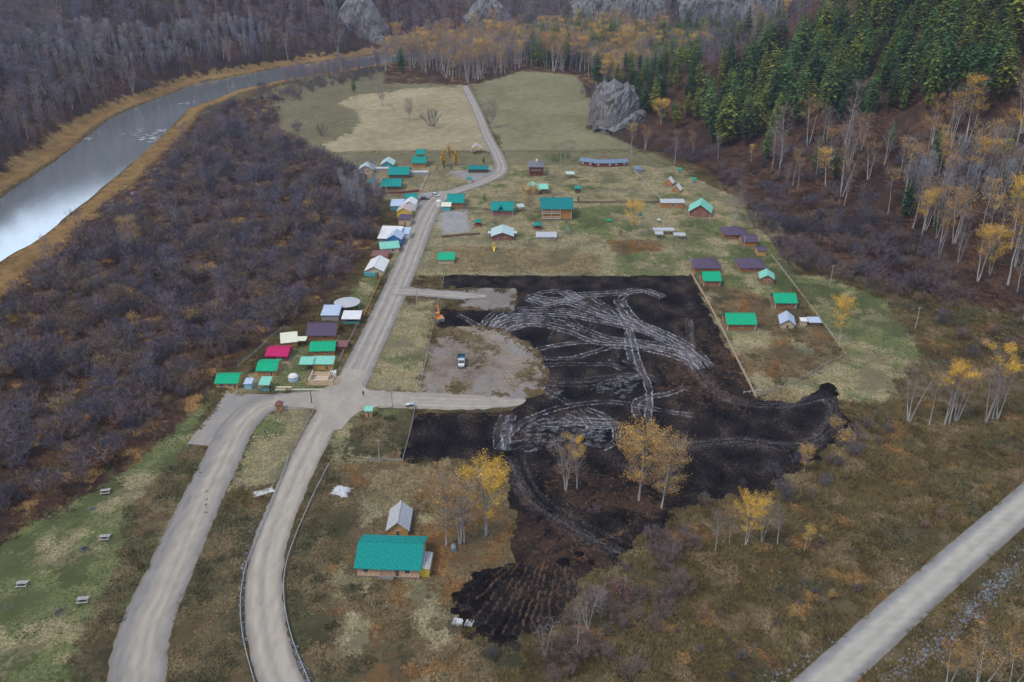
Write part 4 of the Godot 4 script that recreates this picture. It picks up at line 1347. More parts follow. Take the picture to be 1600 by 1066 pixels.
func build_tree_kinds() -> void:
	var wood := tinted("tree bark", 0.95, bark_tex, 0.35)
	var white := [Vector3(0.95, 0.94, 0.91), Vector3(0.80, 0.77, 0.73)]
	var grey := [Vector3(0.364, 0.350, 0.322), Vector3(0.266, 0.245, 0.231)]
	var purple := [Vector3(0.165, 0.138, 0.125), Vector3(0.270, 0.225, 0.200)]
	var ash := [Vector3(0.255, 0.230, 0.221), Vector3(0.399, 0.365, 0.348)]
	var gold := [Vector3(0.56, 0.33, 0.035), Vector3(0.80, 0.52, 0.07)]
	var amber := [Vector3(0.40, 0.23, 0.055), Vector3(0.64, 0.41, 0.10)]
	var bare := {"h": 24.0, "stems": 1, "spread": 0.17, "low": 0.34, "limbs": 26, "twigs": 520, "leaves": 0, "bark": white, "twig": purple, "leaf": gold, "top": 1.0, "r": 0.30, "rise": 0.9, "droop": 0.15, "tw": 0.030, "ls": 0.22}
	var b := []
	b.append(leafy_tree(bare.merged({"leaves": 1500, "top": 2.2, "low": 0.45, "leaf": gold}, true)))
	b.append(leafy_tree(bare.merged({"leaves": 1200, "top": 1.6, "low": 0.4, "leaf": amber, "stems": 2, "limbs": 30}, true)))
	b.append(leafy_tree(bare.merged({"leaves": 800, "top": 1.2, "low": 0.42, "leaf": amber, "stems": 3, "limbs": 33, "r": 0.25}, true)))
	b.append(leafy_tree(bare.merged({"leaves": 520, "top": 3.0, "low": 0.5, "leaf": gold, "r": 0.28}, true)))
	add_kind("birch", b, [Color(1, 1, 1), Color(0.9, 0.86, 0.84)], wood)
	b = []
	b.append(leafy_tree(bare.merged({"leaves": 0, "bark": white, "stems": 3, "limbs": 30, "r": 0.2, "twigs": 620}, true)))
	b.append(leafy_tree(bare.merged({"leaves": 40, "bark": white, "leaf": amber, "twigs": 560}, true)))
	add_kind("bare_birch", b, [Color(1, 1, 1)], wood)
	b = []
	b.append(leafy_tree(bare.merged({"leaves": 7500, "top": 0.35, "low": 0.2, "leaf": amber, "limbs": 56, "spread": 0.31, "ls": 0.21, "twigs": 1900, "r": 0.3}, true)))
	b.append(leafy_tree(bare.merged({"leaves": 6800, "top": 0.8, "low": 0.25, "leaf": gold, "limbs": 52, "spread": 0.30, "ls": 0.21, "twigs": 700, "stems": 2, "r": 0.24}, true)))
	b.append(leafy_tree(bare.merged({"leaves": 2600, "top": 5.0, "low": 0.3, "leaf": gold, "limbs": 46, "spread": 0.25, "ls": 0.21, "twigs": 900, "stems": 2, "r": 0.24}, true)))
	b.append(leafy_tree(bare.merged({"leaves": 500, "top": 0.3, "low": 0.25, "leaf": amber, "limbs": 54, "spread": 0.28, "twigs": 2200, "stems": 3, "r": 0.28}, true)))
	b.append(leafy_tree(bare.merged({"leaves": 5200, "top": 0.3, "low": 0.2, "leaf": amber, "limbs": 56, "spread": 0.27, "ls": 0.19, "twigs": 2200, "stems": 1, "r": 0.26}, true)))
	add_kind("yard_birch", b, [Color(1, 1, 1)], wood)
	b = []
	for i in 3:
		b.append(leafy_tree(bare.merged({"h": 18.0, "bark": grey, "twig": [Vector3(0.165, 0.148, 0.158), Vector3(0.265, 0.235, 0.235)], "low": 0.2 + 0.1 * i, "limbs": 22, "twigs": 420, "spread": 0.19, "r": 0.17, "stems": 1 + i % 2, "tw": 0.045}, true)))
	add_kind("bare_tree", b, [Color(0.80, 0.84, 0.95), Color(0.92, 0.88, 0.96), Color(0.98, 0.90, 0.84)], wood)
	b = []
	for i in 2:
		b.append(leafy_tree(bare.merged({"h": 19.0, "bark": [Vector3(0.36, 0.36, 0.34), Vector3(0.28, 0.27, 0.26)], "twig": ash, "low": 0.35, "limbs": 24, "twigs": 460, "spread": 0.13, "rise": 1.6, "droop": -0.1, "r": 0.16, "tw": 0.045}, true)))
	add_kind("aspen", b, [Color(0.95, 0.97, 1.0), Color(0.82, 0.88, 0.96)], wood)
	b = []
	var shrub := {"h": 6.0, "stems": 16, "spread": 0.62, "twigs": 480, "leaves": 0, "bark": [Vector3(0.171, 0.142, 0.133), Vector3(0.266, 0.218, 0.190)], "twig": [Vector3(0.135, 0.118, 0.120), Vector3(0.235, 0.200, 0.190)], "leaf": amber, "r": 0.06, "tw": 0.045, "ls": 0.18}
	b.append(bush(shrub))
	b.append(bush(shrub.merged({"spread": 0.8, "stems": 20, "twigs": 560}, true)))
	b.append(bush(shrub.merged({"h": 7.5, "spread": 0.5, "leaves": 120, "leaf": [Vector3(0.13, 0.085, 0.04), Vector3(0.20, 0.14, 0.07)]}, true)))
	add_kind("bush", b, [Color(0.78, 0.81, 0.92), Color(0.90, 0.85, 0.85), Color(0.90, 0.86, 0.78), Color(0.60, 0.64, 0.74)], wood)
	b = []
	b.append(bush(shrub.merged({"h": 5.0, "leaves": 560, "leaf": amber, "twigs": 220, "ls": 0.2}, true)))
	b.append(bush(shrub.merged({"h": 4.5, "leaves": 420, "leaf": [Vector3(0.20, 0.075, 0.03), Vector3(0.33, 0.13, 0.045)], "twigs": 260, "ls": 0.18}, true)))
	b.append(bush(shrub.merged({"h": 5.0, "leaves": 520, "leaf": [Vector3(0.16, 0.12, 0.045), Vector3(0.25, 0.18, 0.075)], "twigs": 260, "ls": 0.2}, true)))
	add_kind("leafy_bush", b, [Color(1, 1, 1)], wood)
	b = []
	b.append(conifer(22.0, 0.185, Vector3(0.053, 0.088, 0.039), Vector3(0.119, 0.182, 0.071)))
	b.append(conifer(24.0, 0.16, Vector3(0.050, 0.081, 0.044), Vector3(0.103, 0.159, 0.071)))
	b.append(conifer(19.0, 0.22, Vector3(0.062, 0.094, 0.037), Vector3(0.140, 0.195, 0.071)))
	b.append(conifer(21.0, 0.18, Vector3(0.070, 0.091, 0.039), Vector3(0.156, 0.185, 0.071)))
	add_kind("conifer", b, [Color(0.95, 1.05, 0.95), Color(0.70, 0.84, 0.85), Color(1.2, 1.15, 0.85)], wood)

	add_kind("larch", [conifer(14.0, 0.2, Vector3(0.34, 0.20, 0.03), Vector3(0.60, 0.38, 0.06))], [Color(1, 1, 1)], wood)


func inside(poly: Array, p: Vector2) -> bool:
	return Geometry2D.is_point_in_polygon(p, PackedVector2Array(poly))


func plant(kind: String, at: Vector2, h: float, called: String, label: String, category: String, group := "", shape := -1, tint := -1, sure := false) -> void:
	var k: Dictionary = kinds[kind]
	var s: int = shape if shape >= 0 else rng.randi() % k.shapes.size()
	var c: int = tint if tint >= 0 else rng.randi() % k.crowns.size()
	k.list.append({"at": on_land(at), "h": h, "turn": rng.randf() * TAU, "s": s, "c": c, "called": called, "label": label, "category": category, "group": group, "sure": sure, "lean": Vector2(rng.randfn(0, 0.03), rng.randfn(0, 0.03))})


func scatter(kind: String, poly: Array, gap: float, h0: float, h1: float, called: String, label: String, category: String, group: String, chance := 1.0, tint := -1) -> void:
	var lo := Vector2(1e9, 1e9)
	var hi := -lo
	for p: Vector2 in poly:
		lo = lo.min(p)
		hi = hi.max(p)
	var packed := PackedVector2Array(poly)
	var z := lo.y
	while z < hi.y:
		var x := lo.x
		while x < hi.x:
			var p := Vector2(x, z) + Vector2(rng.randf() - 0.5, rng.randf() - 0.5) * gap * 1.1
			if rng.randf() < chance and Geometry2D.is_point_in_polygon(p, packed):
				var n := relief.get_noise_2d(p.x * 1.3, p.y * 1.3)
				if n < -0.24 and kind == "bush":
					x += gap
					continue
				plant(kind, p, lerpf(h0, h1, rng.randf()) * (1.0 + 0.7 * n), called, label, category, group, -1, tint)
			x += gap
		z += gap


func in_frame(p: Vector3, h: float) -> float:
	# how large a tree shows: its height over its distance, nothing when it stands outside the picture
	var q := (p + Vector3(0, h * 0.6, 0) - Vector3(0, 130, 0)).rotated(Vector3.RIGHT, deg_to_rad(26.2))
	if q.z > -5.0:
		return 0.0
	var u := absf(q.x / q.z)
	var v := absf(q.y / q.z)
	if u > 0.60 or v > 0.40:
		return 0.0
	return h / -q.z


func natural_height(k: Dictionary, s: int) -> float:
	return k.shapes[s][2]


func grow() -> void:
	var limit := {"birch": 150, "bare_birch": 120, "yard_birch": 60, "bare_tree": 260, "aspen": 150, "bush": 290, "leafy_bush": 120, "conifer": 290, "larch": 20}
	for kind: String in kinds:
		var k: Dictionary = kinds[kind]
		for s: Array in k.shapes:
			s.append(maxf(s[0].get_aabb().end.y, s[1].get_aabb().end.y))
		var list: Array = k.list
		for t: Dictionary in list:
			t.rank = in_frame(t.at, t.h) + (100.0 if t.sure else 0.0)
		list.sort_custom(func(a, b): return a.rank > b.rank)
		var rest := {}
		for i in list.size():
			var t: Dictionary = list[i]
			var f: float = t.h / natural_height(k, t.s)
			var wide := f * (0.85 + 0.3 * fposmod(t.turn * 7.3, 1.0))
			if i < limit[kind] and t.rank > 0.0:
				var o := thing(t.called, t.label, t.category, t.at, 0.0, t.group)
				o.transform = Transform3D(Basis.from_euler(Vector3(t.lean.x, t.turn, t.lean.y)).scaled_local(Vector3(wide, f, wide)), t.at)
				part("trunk", k.shapes[t.s][0], k.wood, o)
				part("crown", k.shapes[t.s][1], k.crowns[t.c], o)
			else:
				var key: int = t.s
				if not rest.has(key):
					rest[key] = []
				rest[key].append([Transform3D(Basis.from_euler(Vector3(t.lean.x, t.turn, t.lean.y)).scaled_local(Vector3(wide, f, wide)), t.at), k.tints[t.c]])
		if rest.is_empty():
			continue
		var mass := Node3D.new()
		mass.name = {"birch": "distant_birches", "bare_birch": "distant_bare_birches", "yard_birch": "other_birches", "bare_tree": "bare_woodland", "aspen": "aspen_woodland", "bush": "thicket", "leafy_bush": "autumn_thicket", "conifer": "conifer_woodland", "larch": "larch_woodland"}[kind]
		add_child(mass)
		tag(mass, "", "", "", "stuff")
		for s: int in rest:
			for w in 2:
				var mm := MultiMesh.new()
				mm.transform_format = MultiMesh.TRANSFORM_3D
				mm.use_colors = w == 1
				mm.mesh = k.shapes[s][w]
				mm.instance_count = rest[s].size()
				for i in rest[s].size():
					mm.set_instance_transform(i, rest[s][i][0])
					if w == 1:
						mm.set_instance_color(i, rest[s][i][1].srgb_to_linear())
				var mi := MultiMeshInstance3D.new()
				mi.name = "trunks" if w == 0 else "crowns"
				mi.multimesh = mm
				mi.material_override = k.wood if w == 0 else tinted("%s mass" % kind, 1.0)
				mass.add_child(mi, true)
				tag(mi, "", "", "", "stuff")


func build_forests() -> void:
	# wooded hillside across the river
	var beyond := []
	for p: Vector2 in shifted(far_bank, 13.0):
		beyond.append(p)
	var upper := shifted(far_bank, 190.0)
	upper.reverse()
	beyond.append_array(upper)
	var across := "bare grey tree in the wood on the hillside across the river"
	scatter("bare_tree", beyond, 7.4, 14.3, 22.0, "bare_tree", across, "tree", "bare trees on the hillside across the river", 0.85)
	scatter("bush", beyond, 10.8, 5.5, 8.8, "bare_bush", "bare bush under the trees on the hillside across the river", "bush", "bushes on the hillside across the river", 0.6, 3)
	scatter("aspen", [Vector2(-336.66, -594.22), Vector2(-335.06, -661.32), Vector2(-319.14, -718.85), Vector2(-287.15, -780.91), Vector2(-257.27, -823.06), Vector2(-215.74, -857.31), Vector2(-210.06, -825.44), Vector2(-252.17, -779.39), Vector2(-280.41, -722.96), Vector2(-303.42, -651.84), Vector2(-323.18, -613.21), Vector2(-327.74, -575.3)], 6.0, 14.3, 19.8, "aspen_tree", "pale grey aspen in the light band on the hillside across the river", "tree", "pale aspens across the river", 0.75)
	scatter("bare_birch", beyond, 22.8, 17.6, 24.2, "bare_birch", "bare birch with white trunk on the hillside across the river", "tree", "bare birches across the river", 0.6)
	scatter("conifer", [Vector2(-310.66, -525.47), Vector2(-330.79, -692.3), Vector2(-294.81, -809.43), Vector2(-319.51, -791.89), Vector2(-349.53, -640.07), Vector2(-330.28, -552.45)], 19.2, 13.2, 18.7, "conifer_tree", "dark conifer among bare trees on the hillside across the river", "tree", "conifers across the river", 0.5)
	# valley wood beyond the far fields
	var valley: Array = [Vector2(-112.15, -761.44), Vector2(-81.13, -779.92), Vector2(-38.38, -724.04), Vector2(-29.19, -721.3), Vector2(11.11, -802.57), Vector2(45.3, -767.51), Vector2(56.79, -779.92), Vector2(84.09, -606.29), Vector2(161.91, -988.3), Vector2(53.39, -980.12), Vector2(-51.12, -935.64), Vector2(-115.29, -882.49)]
	scatter("birch", valley, 8.4, 20.9, 29.7, "birch_tree", "amber birch in the wood beyond the far fields", "tree", "birches of the valley wood", 0.5)
	scatter("bare_birch", valley, 12.0, 19.8, 27.5, "bare_birch", "bare white-trunked birch in the wood beyond the far fields", "tree", "bare birches of the valley wood", 0.7)
	scatter("bare_tree", valley, 10.8, 14.3, 20.9, "bare_tree", "bare grey tree in the wood beyond the far fields", "tree", "bare trees of the valley wood", 0.7)
	scatter("conifer", [Vector2(11.11, -802.57), Vector2(54.08, -779.92), Vector2(103.31, -785.05), Vector2(166.77, -936.83), Vector2(211.23, -998.25), Vector2(215.56, -1024.84), Vector2(39.76, -971.88), Vector2(-6.41, -936.78)], 9.6, 18.7, 27.5, "conifer_tree", "dark conifer in the mixed wood below the far cliffs", "tree", "conifers of the valley wood", 0.65)
	scatter("conifer", [Vector2(-108.98, -786.27), Vector2(-41.27, -740.87), Vector2(-50.27, -916.36), Vector2(-109.51, -884.86)], 26.4, 17.6, 24.2, "conifer_tree", "dark conifer among the amber birches beyond the far fields", "tree", "conifers among the birches", 0.6)
	# the hillside on the right
	scatter("conifer", [Vector2(104.35, -508.1), Vector2(122.56, -584.07), Vector2(131.57, -592.35), Vector2(174.96, -593.39), Vector2(210.93, -586.56), Vector2(245.19, -593.32), Vector2(285.84, -449.35), Vector2(240.59, -356.08), Vector2(223.48, -398.15), Vector2(200.83, -403.83), Vector2(180.75, -438.66), Vector2(154.99, -472.77), Vector2(130.57, -477.6)], 8.4, 18.7, 28.6, "conifer_tree", "green conifer in the dense stand high on the wooded slope", "tree", "conifers of the dense stand", 0.93)
	scatter("conifer", [Vector2(74.74, -572.21), Vector2(82.81, -594.69), Vector2(127.71, -708.75), Vector2(123.71, -593.21), Vector2(112.04, -542.13), Vector2(95.25, -557.76)], 8.4, 14.3, 20.9, "conifer_tree", "green conifer on the rocky spur above the far meadow", "tree", "conifers on the rocky spur", 0.8)
	scatter("bare_tree", [Vector2(95.62, -598.06), Vector2(151.1, -731.18), Vector2(200.38, -657.26), Vector2(227.09, -639.06), Vector2(203.54, -562.62), Vector2(163.02, -591.67), Vector2(130.74, -585.93)], 7.8, 8.8, 14.3, "bare_tree", "small bare tree on the ridge of the rocky spur", "tree", "bare trees on the ridge", 0.6, 1)
	var slope: Array = [Vector2(123.25, -466.38), Vector2(147.74, -457.05), Vector2(175.58, -422.78), Vector2(195.82, -390.68), Vector2(227.85, -356.35), Vector2(182.25, -259.11), Vector2(164.25, -277.49), Vector2(156.91, -317.94), Vector2(145.81, -370.25), Vector2(125.61, -428.86)]
	scatter("birch", slope, 11.5, 22.0, 29.7, "birch_tree", "amber-topped birch on the lower part of the wooded slope", "tree", "birches of the wooded slope", 0.72)
	scatter("bare_birch", slope, 13.5, 18.7, 27.5, "bare_birch", "bare white-trunked birch on the lower part of the wooded slope", "tree", "bare birches of the wooded slope", 0.7)
	scatter("bush", slope, 6.7, 3.3, 6.6, "bare_bush", "bare bush under the birches of the wooded slope", "bush", "bushes of the wooded slope", 0.7)
	scatter("aspen", [Vector2(166.2, -378.29), Vector2(183.2, -370.3), Vector2(195.41, -342.69), Vector2(189.59, -318.94), Vector2(172.53, -330.07), Vector2(160.32, -353.7)], 5.5, 14.3, 18.7, "aspen_tree", "pale grey aspen in the thick clump on the wooded slope", "tree", "aspens of the pale clump", 0.9)
	scatter("bush", [Vector2(119.36, -427.58), Vector2(142.78, -395.99), Vector2(155.38, -346.22), Vector2(158.47, -304.37), Vector2(159.77, -281.02), Vector2(145.86, -287.14), Vector2(128.73, -315.07), Vector2(109.75, -325.21), Vector2(108.13, -374.24), Vector2(110.99, -410.58)], 4.6, 5.0, 8.8, "bare_bush", "dark bare bush in the thicket at the foot of the wooded slope", "bush", "dark bushes at the foot of the slope", 0.85)
	scatter("bush", [Vector2(141.97, -294.01), Vector2(168.74, -269.89), Vector2(172.26, -238.14), Vector2(145.63, -220.08), Vector2(141.67, -251.82), Vector2(137.19, -270.51)], 6.6, 3.3, 6.1, "bare_bush", "bare bush on the rough ground below the wooded slope", "bush", "bushes below the slope", 0.6)
	scatter("bush", [Vector2(77.8, -514.12), Vector2(106.4, -509.64), Vector2(120.94, -434.65), Vector2(107.35, -401.3), Vector2(102.99, -454.42)], 7.8, 3.3, 6.6, "bare_bush", "brown bush at the edge of the village below the spur", "bush", "bushes below the spur", 0.55)
	# thicket between the river and the village
	var wet: Array = [Vector2(-186.2, -251.82), Vector2(-182.85, -292.67), Vector2(-183.49, -353.99), Vector2(-179.56, -431.92), Vector2(-189.04, -514.38), Vector2(-190.59, -589.62), Vector2(-154.57, -562.45), Vector2(-108.42, -499.95), Vector2(-79.77, -454.67), Vector2(-62.37, -413.08), Vector2(-60.93, -364.28), Vector2(-64.65, -316.69), Vector2(-74.26, -287.13), Vector2(-83.76, -262.77), Vector2(-90.93, -241.16), Vector2(-93.75, -220.08), Vector2(-100.14, -198.63), Vector2(-107.77, -181.52), Vector2(-119.04, -165.34), Vector2(-130.36, -150.13)]
	scatter("bush", wet, 4.9, 4.4, 9.4, "bare_bush", "bare bush in the thicket between river and village", "bush", "bushes of the riverside thicket", 0.93)
	scatter("bare_tree", wet, 12.0, 9.0, 15.0, "bare_tree", "small bare tree rising from the riverside thicket", "tree", "bare trees of the riverside thicket", 0.6)
	scatter("leafy_bush", wet, 20.4, 4.4, 7.2, "autumn_bush", "brown-leaved bush in the thicket between river and village", "bush", "leafy bushes of the riverside thicket", 0.6, 0)
	scatter("bush", [Vector2(-195.32, -545.56), Vector2(-205.8, -619.25), Vector2(-189.46, -675.09), Vector2(-162.17, -726.79), Vector2(-115.3, -792.72), Vector2(-105.03, -755.45), Vector2(-146.9, -700.07), Vector2(-155.61, -629.73), Vector2(-154.7, -571.26), Vector2(-168.62, -562.45)], 5.5, 3.3, 6.1, "bare_bush", "low bush along the river's bank beyond the thicket", "bush", "bushes along the far bend of the river", 0.8)
	scatter("bush", [Vector2(-195.95, -291.55), Vector2(-192.08, -315.41), Vector2(-193.8, -387.37), Vector2(-197.17, -448.79), Vector2(-185.22, -443.04), Vector2(-183.85, -357.89), Vector2(-182.88, -297.23)], 8.4, 2.2, 3.9, "bare_bush", "low bush on the golden river bank", "bush", "low bushes on the river bank", 0.45)
	scatter("bare_tree", [Vector2(-183.73, -732.36), Vector2(-158.7, -761.44), Vector2(-117.98, -812.65), Vector2(-108.17, -779.92), Vector2(-150.98, -721.3), Vector2(-170.23, -694.94)], 4.5, 9.0, 15.0, "bare_tree", "bare tree along the far bend of the river", "tree", "bare trees along the far bend", 0.8)
	scatter("birch", [Vector2(104.35, -508.1), Vector2(128.73, -469.35), Vector2(117.36, -439.12), Vector2(106.09, -470.39)], 14.4, 16.5, 24.2, "birch_tree", "amber birch at the foot of the conifers above the village", "tree", "birches below the conifers", 0.6)
	scatter("aspen", [Vector2(-84.22, -431.92), Vector2(-79.41, -452.3), Vector2(-64.77, -436.31), Vector2(-59.64, -401.3), Vector2(-65.04, -381.15), Vector2(-75.97, -391.92)], 8.0, 13, 18, "aspen_tree", "pale bare tree at the thicket's edge beside the teal-roofed houses", "tree", "pale trees beside the teal-roofed houses", 0.7)
	scatter("conifer", slope, 24.0, 14, 20, "conifer_tree", "single conifer among the birches of the wooded slope", "tree", "conifers among the slope's birches", 0.6)
	var knoll := [Vector2(56, -606), Vector2(66, -585), Vector2(92, -580), Vector2(112, -590), Vector2(112, -632), Vector2(80, -640), Vector2(58, -632)]
	scatter("conifer", knoll, 8.0, 9, 14, "conifer_tree", "short conifer on top of the grey rock face", "tree", "conifers on top of the rock face", 0.75)
	scatter("bush", knoll, 5.0, 2, 4, "bare_bush", "bush on top of the grey rock face", "bush", "bushes on top of the rock face", 0.8)
	# valley floor hidden behind the spur
	var hollow := [Vector2(62, -690), Vector2(120, -690), Vector2(260, -720), Vector2(380, -740), Vector2(380, -960), Vector2(230, -940), Vector2(70, -900)]
	scatter("bare_tree", hollow, 9.0, 13, 20, "bare_tree", "bare tree in the hollow behind the rocky spur", "tree", "bare trees behind the spur", 0.8)
	scatter("birch", hollow, 14.0, 17, 24, "birch_tree", "amber birch in the hollow behind the rocky spur", "tree", "birches behind the spur", 0.6)
	scatter("conifer", hollow, 13.0, 17, 24, "conifer_tree", "conifer in the hollow behind the rocky spur", "tree", "conifers behind the spur", 0.6)
	scatter("bush", [Vector2(92.63, -569.57), Vector2(107.87, -498.19), Vector2(123.45, -445.8), Vector2(114.76, -427.31), Vector2(92.81, -492.99), Vector2(80.19, -532.07)], 7.0, 2.5, 5.0, "bare_bush", "brown bush on the slope below the spur's conifers", "bush", "bushes under the spur's conifers", 0.7, 1)
	# rough ground lower right
	scatter("bush", [Vector2(95.89, -213.11), Vector2(109.23, -220.08), Vector2(98.18, -200.16), Vector2(70.46, -175.03), Vector2(50.02, -172.53), Vector2(45.38, -180.19), Vector2(64.69, -188.37)], 5.0, 2.8, 5.0, "bare_bush", "grey bush beside the black peat", "bush", "bushes along the peat's near edge", 0.8)
	scatter("bush", [Vector2(6.27, -131.61), Vector2(21.95, -150.13), Vector2(35.27, -165.34), Vector2(41.36, -158.56), Vector2(33.76, -138.62), Vector2(23.83, -121.96), Vector2(7.11, -121.05)], 3.4, 2.8, 5.5, "bare_bush", "russet bare bush in the rough lower ground", "bush", "russet bushes in the lower ground", 0.6, 1)
	scatter("bush", [Vector2(39.79, -150.13), Vector2(92.89, -177.59), Vector2(103.07, -172.53), Vector2(60.17, -131.61), Vector2(47.43, -121.05), Vector2(23.72, -121.05)], 4.2, 0.9, 2.2, "bare_bush", "low bush in the rough grass above the paved road", "bush", "low bushes in the rough grass", 0.6)
	scatter("leafy_bush", [Vector2(39.79, -150.13), Vector2(92.89, -177.59), Vector2(128.65, -200.16), Vector2(103.07, -172.53), Vector2(60.17, -131.61), Vector2(47.43, -121.05), Vector2(23.72, -121.05)], 8.5, 0.8, 1.8, "autumn_bush", "low rust-coloured bush in the rough grass above the paved road", "bush", "rusty bushes in the rough grass", 0.55)
	named_trees()
	grow()


# ---------------------------------------------------------------- trees and bushes that stand out on their own

func named_trees() -> void:
	for t: Array in [
		["yard_birch", 4, Vector2(-14.79, -160.11), 20, "amber birch nearest the long teal-roofed house"],
		["yard_birch", 3, Vector2(-11.67, -160.78), 18.71, "slim bare birch in the middle of the yard's birches"],
		["bare_birch", 1, Vector2(-10.82, -161.22), 17.06, "thin white-trunked birch beside the metal barrel"],
		["yard_birch", 1, Vector2(-5.83, -163.49), 21.85, "golden birch at the edge of the black peat above the long house"],
		["yard_birch", 3, Vector2(13.17, -180.72), 15.86, "bare forked birch on the peat beside the golden-topped one"],
		["yard_birch", 2, Vector2(16.07, -181.79), 15.55, "golden-topped birch standing on the black peat"],
		["yard_birch", 0, Vector2(30.52, -176.56), 22.3, "largest amber birch standing on the black peat"],
		["yard_birch", 4, Vector2(35.46, -173.53), 21.09, "leaning amber birch right of the largest one on the peat"],
		["bare_birch", 0, Vector2(110.1, -213.11), 22.28, "many-stemmed bare birch with amber twigs beside the green lawn"],
		["birch", 3, Vector2(115.22, -211.76), 17.79, "slim birch left of the golden-topped group below the slope"],
		["yard_birch", 2, Vector2(119.28, -211.76), 22.02, "tall golden-topped birch in the group below the slope"],
		["birch", 0, Vector2(120.99, -212.44), 21.1, "golden-topped birch in the middle of the group below the slope"],
		["birch", 2, Vector2(123.06, -213.11), 19.98, "leaning birch at the right of the golden-topped group"],
		["bare_birch", 0, Vector2(131.41, -213.11), 19.98, "bare white birch between the golden-topped groups"],
		["bare_birch", 1, Vector2(134.19, -214.82), 18.13, "second bare birch between the golden-topped groups"],
		["yard_birch", 2, Vector2(135.62, -214.82), 24.29, "tallest golden-topped birch at the right end of the group"],
		["yard_birch", 1, Vector2(107.53, -263.72), 17.33, "amber birch overhanging the thin fence of the cabins"],
		["yard_birch", 1, Vector2(52.35, -365.91), 17.64, "golden birch on the lawn beside the teal umbrella"],
		["yard_birch", 0, Vector2(7.99, -397.5), 15.15, "dense amber birch between the dormer house and the big log house"],
		["bare_birch", 0, Vector2(99.69, -385.57), 19.18, "bare pale birch above the uppermost hip-roofed cabin"],
		["bare_birch", 1, Vector2(102.98, -387.37), 20.4, "second bare birch above the uppermost hip-roofed cabin"],
		["yard_birch", 4, Vector2(-155.64, -344.18), 17.97, "leaning amber birch rising from the riverside thicket"],
		["birch", 2, Vector2(-152.24, -344.18), 15.03, "shorter amber birch rising from the riverside thicket"],
		["bare_birch", 0, Vector2(-144.92, -368.38), 16.6, "bare white birch rising from the riverside thicket"],
		["bare_birch", 1, Vector2(-169.99, -282.29), 7.49, "thin white birch near the golden river bank"],
		["bare_birch", 0, Vector2(-68.51, -320.57), 10.47, "pale bare birch at the thicket's edge beside the stalls"],
		["bare_birch", 1, Vector2(89.35, -484.89), 21.03, "large bare birch with a pale fan of branches below the spur"],
		["birch", 3, Vector2(67.75, -501.33), 20.87, "amber-topped birch at the foot of the rock face"],
		["birch", 2, Vector2(77.25, -515.55), 16.25, "slender birch beside the fence at the foot of the rock face"],
		["yard_birch", 1, Vector2(92.47, -557.76), 17.54, "golden birch standing before the rocky spur's conifers"],
		["birch", 1, Vector2(102.77, -503.16), 15.21, "small amber birch below the dense conifers"],
		["bare_birch", 1, Vector2(112.58, -483.2), 16.74, "bare birch below the dense conifers"],
		["bare_birch", 0, Vector2(29.98, -493), 13.59, "bare birch beside the upper field fence"],
		["bare_birch", 0, Vector2(33.55, -493), 14.29, "second bare birch beside the upper field fence"],
		["bare_birch", 1, Vector2(45.26, -158.13), 12.89, "bare birch at the left of the row below the peat"],
		["birch", 3, Vector2(48.88, -160.33), 12.63, "slim birch second in the row below the peat"],
		["yard_birch", 1, Vector2(52.47, -160.33), 14.67, "golden birch in the row below the peat"],
		["bare_birch", 0, Vector2(56.29, -161.22), 11.98, "bare birch at the right of the row below the peat"],
		["bare_birch", 1, Vector2(59.78, -160.78), 11.45, "thin bare birch beyond the row below the peat"],
		["birch", 0, Vector2(64.91, -158.13), 7.76, "small golden birch alone on the rough grass"],
		["bare_birch", 1, Vector2(12.47, -128.61), 13.3, "bare white birch at the bottom below the furrows"],
		["bare_birch", 0, Vector2(6.37, -127.31), 10.61, "grey bare birch left of the white one at the bottom"],
		["bare_birch", 0, Vector2(14.99, -134.18), 13.03, "bare grey birch beside the furrowed peat"],
		["bare_birch", 0, Vector2(18.1, -137.72), 11.55, "bare birch between the furrows and the russet bush"],
		["birch", 1, Vector2(79.16, -118.21), 15.47, "amber-topped birch at the bottom right corner beside the rubble"],
		["birch", 2, Vector2(84.31, -117.48), 16.91, "forked amber birch at the bottom right corner"],
		["birch", 1, Vector2(90.49, -118.21), 15.47, "amber birch nearest the bottom right corner"],
		["yard_birch", 0, Vector2(73.91, -188.94), 8.43, "small orange tree at the edge of the peat"],
		["birch", 3, Vector2(100.36, -224.42), 7.57, "small lone birch with a rusty top on the lawn"],
		["yard_birch", 3, Vector2(-91.37, -638.35), 16.69, "bare tree on the pale far field"],
		["yard_birch", 3, Vector2(-67.41, -593.42), 15.73, "leaning bare tree on the pale far field"],
		["yard_birch", 3, Vector2(-12.21, -571.26), 19.99, "bare tree beside the far track"],
		["birch", 2, Vector2(161.55, -333.25), 23.46, "dense amber birch with a straight stem on the wooded slope"],
		["bare_birch", 0, Vector2(161.34, -322.83), 23.24, "forked bare birch below the pale aspens"],
		["birch", 1, Vector2(158.2, -311.82), 20.46, "amber birch low on the slope beside the dark thicket"],
		["birch", 2, Vector2(164.84, -315.7), 26.85, "leaning birch in the fan on the wooded slope"],
		["birch", 1, Vector2(168.85, -320.58), 21.73, "second leaning birch in the fan on the wooded slope"],
		["birch", 1, Vector2(163.35, -291.07), 23.87, "rusty birch above the golden-topped group"],
		["yard_birch", 1, Vector2(167.41, -292.09), 19.94, "golden birch beside the rusty birch on the slope"],
		["birch", 3, Vector2(169.7, -283.57), 28.82, "tall bare-stemmed birch at the right edge of the slope"],
		["birch", 1, Vector2(174.51, -290.35), 25.27, "amber birch at the right edge of the slope"],
		["birch", 1, Vector2(166.2, -264), 22.12, "leaning birch at the right edge above the rough ground"],
	]:
		plant(t[0], t[2], t[3], "birch_tree", t[4], "tree", "", t[1], -1, true)
